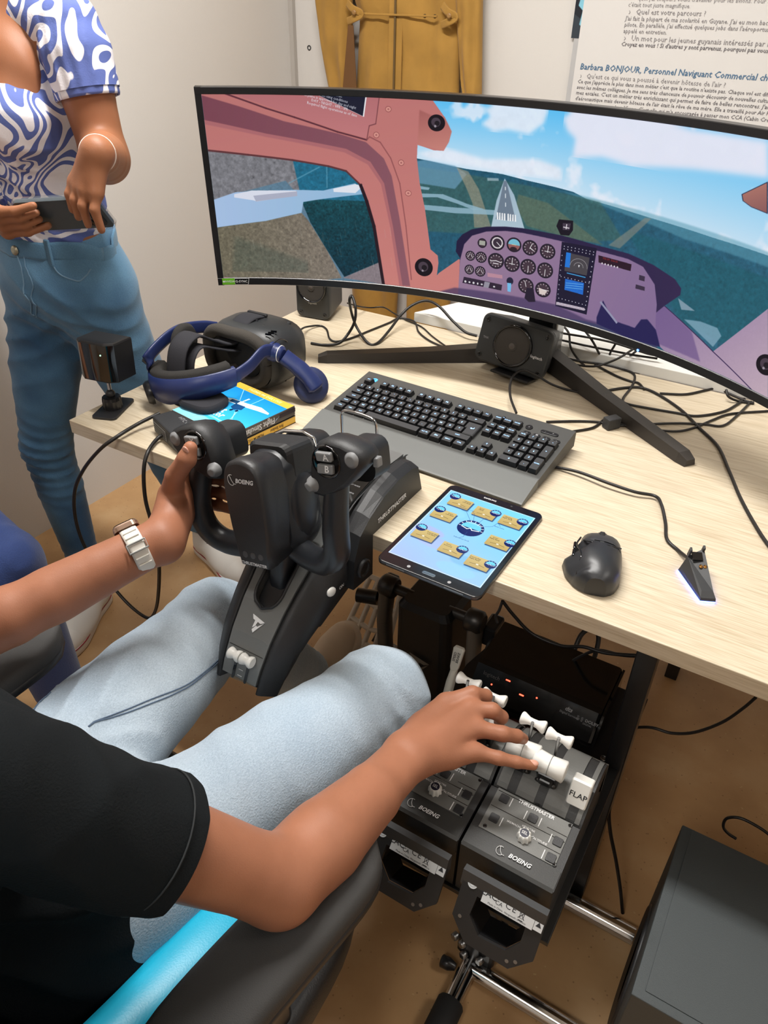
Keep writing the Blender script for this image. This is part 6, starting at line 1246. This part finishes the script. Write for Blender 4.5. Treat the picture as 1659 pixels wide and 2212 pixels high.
# watch on the left wrist
wc = V(mid(Le, Lw, .885, (-.001, .0, .006))); ax_ = (V(Lw) - V(Le)).normalized(); od_ = V((-.75, .35, .55)); od_ = (od_ - ax_ * od_.dot(ax_)).normalized(); sd_ = ax_.cross(od_)
wm_ = mat('white_strap', (226, 222, 214), .45); ring_ = [wc + (od_ * math.cos(a) * .0305 + sd_ * math.sin(a) * .0335) for a in np.linspace(0, 2 * PI, 41)]
own(B().loft_path(ring_, .012, 8, cap=False, flat=(.012, .0022), up=ax_).go('watch_strap', wm_, None))
for a in np.linspace(1.0, 2.6, 6): own(B().loft_path([wc + (od_ * math.cos(a) * .0333 + sd_ * math.sin(a) * .0363) - ax_ * .009, wc + (od_ * math.cos(a) * .0333 + sd_ * math.sin(a) * .0363) + ax_ * .009], .0013, 6).go('strap_ridge', wm_, None))
bk = wc + od_ * math.cos(1.8) * .0345 + sd_ * math.sin(1.8) * .0375; own(B().loft_path([bk + ax_ * x + sd_ * 0 + (od_ * -math.sin(1.8) * .03 + sd_ * math.cos(1.8) * .033).normalized() * y for x, y in ((-.013, -.006), (.013, -.006), (.013, .006), (-.013, .006), (-.013, -.006))], .0014, 6).go('strap_buckle', K['lgrey'], None))
own(B().at(frame(wc + od_ * .0315, ax_, z=od_)).prism(rrect(.036, .032, .009, 5), .009, .003).go('watch_case', mat('rose_metal', (196, 168, 150), .25, .9), None))
own(B().at(frame(wc + od_ * .0408, ax_, z=od_)).prism(rrect(.031, .027, .007, 5), .0006).go('watch_glass', K['gloss'], None))

# ================================================================== the standing woman
w0 = (-.22, .24, 0); wo_ = thing('person', 'standing person in blue and white swirl blouse and blue jeans using a phone', 'person', tr(*w0)); bpy.context.view_layer.update()
def ow(o): return own(o, wo_)
Ws, We, Ww = (-.075, .235, 1.365), (-.030, .225, 1.170), (.120, .085, 1.212)
Vs, Ve, Vw = (-.335, .235, 1.365), (-.40, .17, 1.10), (-.235, .075, 1.095)
hp2, hq2, hR2 = head((-.22, .21, 1.60), (.25, -1, -.45), .97)
hM = [(.128, .062, 1.158), (.109, .058, 1.160), (.091, .062, 1.163), (.075, .068, 1.168)]
hT = [(.132, .055, 1.102), (.108, .050, 1.108), (.085, .052, 1.116), (.066, .058, 1.124)]
wp_ = hp2 + [dict(pts=[(-.220, .235, 1.44), (-.220, .235, 1.3), (-.220, .24, 1.0)], r=[.05, .085, .09], k=.03), dict(pts=[Vs, (-.220, .23, 1.40), Ws], r=[.04, .058, .04], k=.03), dict(c=(-.220, .17, 1.30), e=(.12, .06, .09), k=.04),
  dict(c=(-.160, .145, 1.235), e=(.062, .058, .06), k=.03), dict(c=(-.280, .145, 1.235), e=(.062, .058, .06), k=.03),
  dict(pts=[Ws, mid(Ws, We, .5), We], r=[.05, .046, .0395], k=.02), dict(pts=[We, mid(We, Ww, .3), mid(We, Ww, .7), Ww], r=[.0395, .0405, .03, .023], k=.02),
  dict(pts=[Vs, mid(Vs, Ve, .5), Ve], r=[.046, .042, .037], k=.02), dict(pts=[Ve, mid(Ve, Vw, .3), Vw], r=[.037, .038, .024], k=.02)]
for i in range(4): wp_ += [dict(pts=[Ww, hM[i]], r=[.02, .0125], k=.012), finger([hM[i], tuple(V(hM[i]).lerp(V(hT[i]), .5) + V((0, -.008, .004))), hT[i]], .0094, .0066)]
wp_.append(dict(pts=[mid(Ww, hM[3], .3), (.070, .090, 1.170), (.052, .082, 1.140), (.046, .075, 1.122)], r=[.016, .0125, .010, .0075], k=.012))
# right hand holding the phone
PHM = frame((.030, .068, 1.112), (.92, .38, .10), z=(-.40, .66, .64)) # phone: x along its length, y up its width
ph_ = lambda *p: tuple(PHM @ V(p))
for i in range(4): wp_ += [dict(pts=[Vw, ph_(-.112 + .006 * i, .014 - .019 * i, -.022)], r=[.020, .0115], k=.010), finger([ph_(-.112 + .006 * i, .014 - .019 * i, -.022), ph_(-.072 + .004 * i, .012 - .018 * i, -.024), ph_(-.040 + .006 * abs(i - 1), .010 - .017 * i, -.0145)], .0088, .0068)]
wp_.append(dict(pts=[Vw, ph_(-.125, .012, .008), ph_(-.098, .024, .018), ph_(-.068, .016, .0135)], r=[.022, .0145, .0108, .008], k=.014))
ow(body('body', wp_, .003, skw, None, iters=2))
face_parts(hq2, hR2, None)
for o in [o for o in bpy.data.objects if o.parent is None and o.name.split('.')[0] in ('eye', 'iris', 'hair')]: ow(o)
ow(B().loft_path([(V(Ww) + V((-.012, .010, -.003))) + (V((.6, .7, .2)).normalized() * .0265 * math.cos(a) + V((-.1, -.2, 1)).normalized() * .0265 * math.sin(a)) for a in np.linspace(0, 2 * PI, 30)], .01, 8, cap=False, flat=(.015, .0024), up=(.75, -.64, .1)).go('watch_strap', mat('cream_strap', (226, 208, 196), .5), None))
# blouse
bl = mat('swirl_blouse', (228, 226, 232), .8, bump=.2, bscale=400); N, L, p = nodes(bl)
tc = N.new('ShaderNodeTexCoord'); mp = N.new('ShaderNodeMapping'); mp.inputs['Scale'].default_value = (1, .55, 1); mp.inputs['Rotation'].default_value = (.2, .5, .3); L.new(tc.outputs['Object'], mp.inputs[0])
nA = N.new('ShaderNodeTexNoise'); nA.inputs['Scale'].default_value = 8.5; nA.inputs['Detail'].default_value = 0; nA.inputs['Distortion'].default_value = 2.2; L.new(mp.outputs[0], nA.inputs['Vector'])
mu = N.new('ShaderNodeMath'); mu.operation = 'MULTIPLY'; mu.inputs[1].default_value = 34; L.new(nA.outputs['Fac'], mu.inputs[0])
si = N.new('ShaderNodeMath'); si.operation = 'SINE'; L.new(mu.outputs[0], si.inputs[0])
rb = ramp(N, [(.42, (232, 230, 236)), (.5, (88, 104, 168))], 'LINEAR'); 
mr = N.new('ShaderNodeMapRange'); mr.inputs['From Min'].default_value = -1; mr.inputs['From Max'].default_value = 1; L.new(si.outputs[0], mr.inputs['Value']); L.new(mr.outputs[0], rb.inputs[0]); L.new(rb.outputs[0], p.inputs['Base Color'])
bp_ = [dict(pts=[(-.220, .235, 1.40), (-.220, .23, 1.2), (-.245, .24, 1.0)], r=[.07, .10, .10], k=.04), dict(c=(-.220, .23, 1.27), e=(.142, .095, .16), k=.04), dict(c=(-.240, .235, 1.06), e=(.118, .105, .12), k=.03), dict(c=(-.155, .142, 1.232), e=(.07, .064, .068), k=.035), dict(c=(-.285, .142, 1.232), e=(.07, .064, .068), k=.035),
  dict(pts=[Vs, (-.220, .235, 1.41), Ws], r=[.054, .064, .054], k=.03),
  dict(pts=[(-.190, .055, 1.252), (-.215, .085, 1.33), (-.236, .12, 1.41), (-.240, .16, 1.5)], r=[.008, .022, .055, .10], k=.006, sub=1), dict(c=(-.23, .165, 1.44), e=(.085, .10, .085), k=.01, sub=1), dict(pts=[(-.20, .055, 1.252), (-.245, .085, 1.33), (-.255, .12, 1.41)], r=[.008, .022, .045], k=.006, sub=1)]
def bl_post(P, d): return d + folds(P, [((-.080, .22, 1.31), .05, (1, .6, .1), .022, .005), ((-.180, .13, 1.12), .09, (.3, .1, 1), .05, .006), ((-.300, .13, 1.12), .09, (-.330, .1, 1), .05, .006), ((-.250, .1, 1.22), .05, (1, 0, .4), .03, .004), ((-.140, .18, 1.05), .06, (.5, .2, .9), .03, .005)])
wd = (V(We) - V(Ws)).normalized(); vd = (V(Ve) - V(Vs)).normalized()
bo = ow(body('blouse', bp_, .005, bl, None, post=bl_post, cut=[((-.250, .24, .97), (0, 0, -1)), ((-.220, .235, 1.44), (0, 0, 1), .2)]))
for a_, b_, d_ in ((Ws, We, wd), (Vs, Ve, vd)): ow(body('sleeve', [dict(pts=[mid(a_, b_, -.05), mid(a_, b_, .15), mid(a_, b_, .6)], r=[.054, .062, .058])], .004, bl, None, post=bl_post, cut=[(mid(a_, b_, .45), d_)]))
ow(B().loft_path([V(mid(Ws, We, .45)) + (wd.cross(V((1, 0, 0))).normalized() * math.cos(a) + wd.cross(V((0, 1, 0))).normalized() * math.sin(a)) * .054 for a in np.linspace(0, 2 * PI, 30)], .012, 8, cap=False, flat=(.013, .003), up=wd).go('sleeve_cuff', bl, None))
bpy.context.view_layer.update()
for z in (1.215, 1.15, 1.10, 1.05):
    c = snap(bo, [bo.matrix_world.inverted() @ V((-.208, .08, z))], 0)[0]; c = bo.matrix_world @ c
    ow(B().lathe(c, (.1, -1, .1), [(.006, -.001), (.006, .002), (.0045, .003), (.003, .0018)], 14).go('button', mat('navy_button', (70, 84, 150), .4), None))
seam([(-.208, .06, 1.22), (-.208, .07, 1.15), (-.208, .08, 1.06), (-.208, .08, 1.0)], .0012, bo, bl)
# jeans
jw = denim('mid_denim', (40, 80, 116), (98, 143, 175), 3.4)
qR, kR, aR = (-.325, .245, .88), (-.352, .160, .50), (-.305, .150, .11); qL, kL, aL = (-.175, .255, .88), (-.180, .36, .50), (-.205, .485, .11)
jp = [dict(c=(-.246, .245, .95), e=(.130, .116, .1), k=.03), dict(c=(-.248, .255, .90), e=(.142, .122, .1), k=.03), dict(pts=[qR, mid(qR, kR, .5), kR], r=[.088, .078, .058], k=.04), dict(pts=[kR, mid(kR, aR, .3), aR], r=[.058, .056, .037], k=.02), dict(pts=[qL, mid(qL, kL, .5), kL], r=[.086, .078, .06], k=.04), dict(pts=[kL, mid(kL, aL, .3), aL], r=[.06, .056, .037], k=.02), dict(c=(-.246, .245, 1.0), e=(.116, .110, .06), k=.02)]
def jw_post(P, d): return d + folds(P, [((-.340, .12, .50), .06, (.1, .1, 1), .03, .005), ((-.330, .15, .42), .05, (.1, 0, 1), .03, .004), ((-.220, .15, .84), .08, (.5, .1, .9), .05, .005), ((-.340, .15, .78), .08, (-.530, .1, .9), .05, .005), ((-.320, .15, .16), .05, (0, 0, 1), .025, .004), ((-.130, .2, .8), .08, (.6, 0, .8), .05, .004)])
jwo = ow(body('jeans', jp, .005, jw, None, post=jw_post, cut=[((-.248, .245, 1.022), (0, -.05, 1)), (aR, (0, 0, -1), .1), (aL, (.1, -.2, -1), .1)]))
bpy.context.view_layer.update(); sj = mat('stitch_light', (112, 146, 172), .8)
seam([(-.225, .1, 1.0), (-.222, .1, .93), (-.230, .1, .87), (-.245, .12, .82)], .0018, jwo, sj); seam([(-.205, .1, .99), (-.200, .1, .92), (-.215, .1, .87), (-.242, .12, .83)], .0012, jwo, sj)
wr = snap(jwo, [jwo.matrix_world.inverted() @ V((-.246 + .19 * math.cos(a), .245 + .15 * math.sin(a), 1.004)) for a in np.linspace(0, 2 * PI, 48)], .001); wr = [jwo.matrix_world @ q for q in wr]
ow(B().loft_path(wr + wr[:1], .018, 8, cap=False, flat=(.019, .0028), up=(0, 0, 1)).go('waistband', jw, None))
for x in (-.14, -.34): c = snap(jwo, [jwo.matrix_world.inverted() @ V((x, .13, 1.0))], .004)[0]; c = jwo.matrix_world @ c; ow(B().box(c, (.013, .006, .052), .002).go('belt_loop', jw, None))
c = jwo.matrix_world @ snap(jwo, [jwo.matrix_world.inverted() @ V((-.222, .08, 1.002))], .004)[0]; ow(B().lathe(c, (0, -1, .1), [(.0095, 0), (.0095, .003), (.006, .005), (.0, .0045)], 20).go('fly_button', mat('brass_button', (170, 162, 140), .35, .8), None))
seam([(-.145, .13, .985), (-.135, .14, .955), (-.105, .17, .945), (-.09, .2, .97)], .0018, jwo, sj); seam([(-.320, .13, .985), (-.340, .14, .955), (-.370, .18, .945)], .0018, jwo, sj)
person_shoe(frame((-.318, .192, 0), (-.92, -.40, 0), y=(.40, -.92, 0)), 'canvas', wo_); person_shoe(frame((-.245, .505, 0), (-.28, -1, 0), y=(1, -.28, 0)), 'canvas', wo_)
# phone held over her waist
phn = thing('phone', 'grey phone in a clear case held by the standing person', 'phone', PHM)
B().prism(rrect(.150, .074, .010, 5), .008, .0015).go('body', mat('phone_blue_grey', (76, 88, 96), .3, .3), phn, tr(0, 0, -.004))
B().at(tr(0, 0, .0042)).prism(rrect(.142, .067, .007, 5), .0004).go('screen', mat('phone_glass', (20, 22, 26), .06), phn)
B().loft([[(x, y, z) for x, y in rrect(.156 * k, .08 * k, .012, 5)] for k, z in ((.985, -.0062), (1, -.005), (1, .0048), (.985, .0055))], cap=False).go('clear_case', mat('clear_case', (226, 228, 230), .1, trans=.9, alpha=.35), phn)
B().at(tr(.05, .012, -.0062)).prism(rrect(.034, .034, .008, 4), .0022).go('camera_island', K['char'], phn)
for x, y in ((.043, .02), (.043, .004), (.058, .012)): B().lathe((x, y, -.006), (0, 0, -1), [(.0065, 0), (.0065, .0022), (.005, .0026), (.0035, .001)], 16).go('camera_lens', K['gloss'], phn)
for i in range(22): B().box((-.05 + i * .0042, .0375, .0), (.0026, .0012, .006)).go('case_stud', K['chrome'], phn)

# ================================================================== the person at the left edge
ot = thing('person', 'person in dark blue jeans seated at the left behind the pilot', 'person', tr(-.3, -.2, 0)); bpy.context.view_layer.update()
jd = denim('dark_denim', (24, 46, 96), (34, 58, 112), 4)
k1, a1 = (-.048, -.185, .485), (-.035, -.165, .12); k2, a2 = (-.10, -.43, .50), (-.07, -.42, .12)
jp = [dict(pts=[(-.42, -.22, .54), (-.42, -.38, .54)], r=[.125, .125], k=.04), dict(pts=[(-.4, -.21, .54), (-.2, -.19, .53), k1], r=[.1, .088, .07], k=.04), dict(pts=[k1, mid(k1, a1, .4), a1], r=[.07, .066, .055], k=.02), dict(pts=[(-.4, -.39, .54), (-.2, -.42, .53), k2], r=[.1, .088, .07], k=.04), dict(pts=[k2, mid(k2, a2, .4), a2], r=[.07, .066, .055], k=.02)]
own(body('jeans', jp, .006, jd, None, post=lambda P, d: d + folds(P, [((-.05, -.2, .5), .06, (.9, .2, .5), .04, .005), ((-.10, -.24, .46), .06, (.8, .3, .5), .035, .005)]), cut=[(a1, (0, 0, -1), .1), (a2, (0, 0, -1), .1), ((-.42, -.3, .66), (0, 0, 1))]), ot)
hp3, hq3, hR3 = head((-.44, -.3, 1.26), (1, .3, -.2))
own(body('body', hp3 + [dict(pts=[(-.44, -.3, 1.1), (-.44, -.3, .9), (-.43, -.3, .58)], r=[.06, .12, .1], k=.03), dict(pts=[(-.44, -.48, 1.0), (-.44, -.3, 1.04), (-.44, -.12, 1.0)], r=[.05, .07, .05], k=.03)] +
    [dict(pts=[(-.44, y0, 1.0), (-.40, y0 + s_ * .03, .76), (-.3, y0 - s_ * .02, .67), (-.26, y0 - s_ * .03, .66)], r=[.05, .04, .03, .026], k=.02) for y0, s_ in ((-.48, -1), (-.12, 1))] + [finger([(-.27, y0 + .012 * i, .655), (-.22, y0 + .014 * i, .65), (-.195, y0 + .014 * i, .64)], .0095, .0075) for y0 in (-.475, -.15) for i in range(4)], .006, skw, None), ot)
face_parts(hq3, hR3, None)
for o in [o for o in bpy.data.objects if o.parent is None and o.name.split('.')[0] in ('eye', 'iris', 'hair')]: own(o, ot)
own(body('shirt', [dict(pts=[(-.44, -.3, 1.02), (-.44, -.3, .85), (-.43, -.3, .62)], r=[.09, .14, .14], k=.04), dict(pts=[(-.44, -.48, 1.0), (-.44, -.3, 1.05), (-.44, -.12, 1.0)], r=[.066, .08, .066], k=.03), dict(pts=[(-.44, -.48, 1.0), (-.42, -.5, .88)], r=[.066, .062]), dict(pts=[(-.44, -.12, 1.0), (-.42, -.1, .88)], r=[.066, .062])], .007, mat('grey_shirt', (120, 124, 130), .9), None, cut=[((-.44, -.3, 1.09), (0, 0, 1))]), ot)
person_shoe(frame((-.09, -.165, 0), (0, -1, 0), y=(1, 0, 0)), 'suede', ot); person_shoe(frame((-.13, -.42, 0), (0, -1, 0), y=(1, 0, 0)), 'suede', ot)
stl = thing('stool', 'plain dark stool under the person at the left edge', 'stool', tr(-.43, -.3, 0))
B().lathe((0, 0, .38), (0, 0, 1), [(.17, 0), (.18, .01), (.18, .03), (.16, .04)], 32).go('seat', K['char'], stl)
for a in range(4): B().cyl((.1 * math.cos(a * PI / 2 + .78), .1 * math.sin(a * PI / 2 + .78), .38), (.17 * math.cos(a * PI / 2 + .78), .17 * math.sin(a * PI / 2 + .78), 0), .013).go('leg', K['dsteel'], stl)
# ------------------------------------------------------------------ cables
CB = [
    ('black charging cable winding from keyboard to charging dock', 0.0028, [(0.854,0.34,0.743),(0.904,0.338,0.749),(0.957,0.328,0.751),(1.005,0.328,0.749),(1.037,0.337,0.747),(1.053,0.314,0.749),(1.071,0.274,0.743),(1.084,0.231,0.743),(1.106,0.211,0.743),(1.127,0.18,0.755)]),
    ('black keyboard cable arching up behind the keyboard then under the monitor leg', 0.0026, [(0.734,0.46,0.763),(0.704,0.502,0.768),(0.683,0.544,0.773),(0.672,0.586,0.778),(0.679,0.624,0.778),(0.707,0.635,0.768),(0.738,0.64,0.755),(0.769,0.658,0.743),(0.806,0.661,0.743)]),
    ('black cable curving down the right side of the desk', 0.0030, [(0.839,0.696,0.743),(0.871,0.736,0.743),(0.9,0.755,0.743),(0.938,0.742,0.743),(0.996,0.696,0.743),(1.046,0.635,0.743),(1.092,0.578,0.743),(1.128,0.494,0.743),(1.162,0.411,0.743),(1.203,0.329,0.743),(1.234,0.279,0.743)]),
    ('thin black cable running straight from keyboard corner to the right', 0.0024, [(0.785,0.495,0.743),(0.83,0.528,0.743),(0.87,0.55,0.743),(0.905,0.555,0.743),(0.95,0.59,0.743),(1.003,0.63,0.743),(1.05,0.656,0.743),(1.083,0.67,0.743),(1.098,0.727,0.743),(1.112,0.815,0.743)]),
    ('thin black cable rippling from keyboard corner to the desk edge', 0.0024, [(0.839,0.482,0.743),(0.87,0.522,0.743),(0.878,0.567,0.743),(0.89,0.579,0.743),(0.916,0.566,0.743),(0.963,0.574,0.744),(1.011,0.596,0.743),(1.038,0.632,0.743),(1.062,0.686,0.743),(1.088,0.734,0.743),(1.154,0.792,0.743)]),
    ('thin black cable in the tangle right of the monitor stand', 0.0026, [(0.694,0.814,0.743),(0.736,0.795,0.743),(0.782,0.783,0.753),(0.808,0.794,0.763),(0.832,0.808,0.778),(0.852,0.84,0.793)]),
    ('thin black cable in the tangle right of the monitor stand', 0.0026, [(0.683,0.842,0.773),(0.74,0.829,0.778),(0.79,0.844,0.773),(0.854,0.849,0.773),(0.901,0.858,0.773)]),
    ('thin black cable in the tangle right of the monitor stand', 0.0026, [(0.671,0.863,0.803),(0.698,0.842,0.793),(0.716,0.814,0.773),(0.733,0.828,0.743),(0.758,0.801,0.743)]),
    ('thin black cable in the tangle right of the monitor stand', 0.0026, [(0.728,0.841,0.813),(0.761,0.824,0.793),(0.778,0.836,0.763),(0.791,0.847,0.743)]),
    ('grey-black cable loop hanging under the monitor right of the stand', 0.0026, [(0.808,0.843,0.793),(0.8,0.841,0.763),(0.811,0.851,0.743),(0.832,0.853,0.753),(0.848,0.863,0.773),(0.861,0.846,0.793)]),
    ('long thin black cable making a zigzag between monitor leg and white table', 0.0026, [(0.694,0.821,0.743),(0.739,0.819,0.743),(0.789,0.83,0.743),(0.833,0.829,0.743),(0.862,0.821,0.743),(0.875,0.794,0.743),(0.881,0.742,0.743),(0.882,0.684,0.743),(0.894,0.662,0.743),(0.939,0.666,0.743),(0.992,0.676,0.743),(1.031,0.685,0.743),(1.071,0.733,0.743),(1.089,0.782,0.743),(1.098,0.821,0.743)]),
    ('short thin cable slanting down behind the right monitor leg', 0.0026, [(0.777,0.819,0.743),(0.835,0.786,0.743),(0.871,0.775,0.743),(0.888,0.775,0.743),(0.908,0.75,0.743)]),
    ('thin black cable along the white table front edge at the right', 0.0026, [(0.941,0.749,0.743),(0.988,0.775,0.743),(1.021,0.821,0.743),(1.04,0.842,0.743),(1.069,0.828,0.743),(1.102,0.813,0.743),(1.118,0.813,0.743)]),
    ('short black cable hook below the monitor edge far right', 0.0026, [(1.06,0.799,0.763),(1.07,0.789,0.753),(1.092,0.802,0.743),(1.119,0.809,0.743)]),
    ('thin black cable in the tangle right of the monitor stand', 0.0026, [(0.683,0.833,0.793),(0.743,0.815,0.803),(0.779,0.831,0.798),(0.819,0.84,0.793),(0.881,0.848,0.783),(0.905,0.854,0.783)]),
    ('black headset cable looping up between upright speaker and monitor leg', 0.0034, [(0.168,0.565,0.743),(0.2,0.573,0.743),(0.23,0.591,0.748),(0.237,0.62,0.763),(0.249,0.63,0.793),(0.246,0.639,0.823),(0.227,0.653,0.843),(0.224,0.647,0.833),(0.219,0.665,0.793),(0.236,0.662,0.763),(0.281,0.64,0.743),(0.299,0.652,0.743),(0.294,0.714,0.753),(0.292,0.772,0.773),(0.307,0.802,0.793),(0.333,0.826,0.803),(0.372,0.821,0.798),(0.417,0.811,0.773),(0.459,0.798,0.758),(0.488,0.803,0.753)]),
    ('thin black cable bending twice right beside the black headset visor', 0.0024, [(0.145,0.549,0.773),(0.112,0.621,0.753),(0.119,0.669,0.743),(0.148,0.658,0.743),(0.188,0.613,0.743),(0.213,0.608,0.743),(0.23,0.647,0.743),(0.241,0.713,0.743),(0.253,0.782,0.743),(0.258,0.825,0.743),(0.302,0.826,0.743),(0.347,0.769,0.743),(0.4,0.733,0.743),(0.451,0.719,0.743),(0.471,0.726,0.743)]),
    ('thin black speaker cable along the back edge of the desk', 0.0018, [(0.149,0.75,0.783),(0.155,0.794,0.763),(0.155,0.85,0.743),(0.182,0.872,0.743),(0.228,0.849,0.743),(0.277,0.825,0.743),(0.334,0.805,0.743),(0.39,0.762,0.743),(0.448,0.724,0.743)]),
    ('thick black headset cable hanging in a loop off the left desk front', 0.0036, [(0.161,0.085,0.763),(0.146,0.045,0.755),(0.142,-0.009,0.749),(0.115,-0.03,0.724),(0.052,-0.03,0.66),(0.007,-0.03,0.596),(-0.015,-0.03,0.525),(-0.013,-0.03,0.459),(0.012,-0.03,0.413),(0.06,-0.03,0.358),(0.102,-0.03,0.328),(0.146,-0.03,0.319),(0.172,-0.03,0.345),(0.195,-0.03,0.401),(0.219,-0.03,0.502),(0.221,-0.03,0.587),(0.216,-0.03,0.649),(0.226,-0.03,0.713),(0.223,-0.012,0.742),(0.209,0.028,0.749),(0.217,0.045,0.755)]),
    ('black cable under the desk from the rudder pedals to the desk leg', 0.0030, [(0.867,0.14,0.582),(0.891,0.14,0.56),(0.928,0.14,0.536),(0.978,0.14,0.535),(1.015,0.14,0.552),(1.053,0.14,0.558),(1.114,0.14,0.584)]),
    ('black cable from the audio console rising to the desk leg', 0.0030, [(0.985,0.235,0.44),(0.977,0.2,0.429),(1.001,0.2,0.468),(1.029,0.2,0.5),(1.067,0.2,0.51),(1.107,0.2,0.527)]),
    ('short thick black cable bent over the back of the audio console', 0.0045, [(0.985,0.225,0.45),(0.987,0.25,0.475),(1.0,0.265,0.485),(1.015,0.262,0.475),(1.02,0.245,0.45),(1.02,0.225,0.44)]),
    ('thin black cable sagging from the plate to under the desk right of the leg', 0.0026, [(1.092,0.18,0.354),(1.145,0.18,0.394),(1.182,0.18,0.403),(1.215,0.18,0.427),(1.247,0.18,0.473),(1.266,0.18,0.518),(1.276,0.18,0.549)]),
    ('black cable hanging down right of the throttle units to the floor', 0.0034, [(1.127,0.075,0.339),(1.131,0.075,0.277),(1.145,0.075,0.219),(1.168,0.075,0.152),(1.19,0.075,0.08),(1.208,0.075,0.012)]),
    ('thin black cable looping at the back of the subwoofer', 0.0024, [(1.325,0.11,0.308),(1.311,0.11,0.312),(1.301,0.11,0.323),(1.301,0.11,0.345),(1.318,0.11,0.359),(1.347,0.11,0.357),(1.371,0.11,0.348)]),
    ('thin black cable dangling below the tablet from under the desk', 0.0022, [(0.904,0.03,0.682),(0.901,0.03,0.662),(0.897,0.03,0.647),(0.901,0.03,0.636)]),
]
for l, r, P in CB:
    o = B().tube(P, r, 8, 7).go('cable', K['cable'], None); tag(o, l, 'cable', 'tangled cables right of the monitor stand' if 'tangle' in l else None)
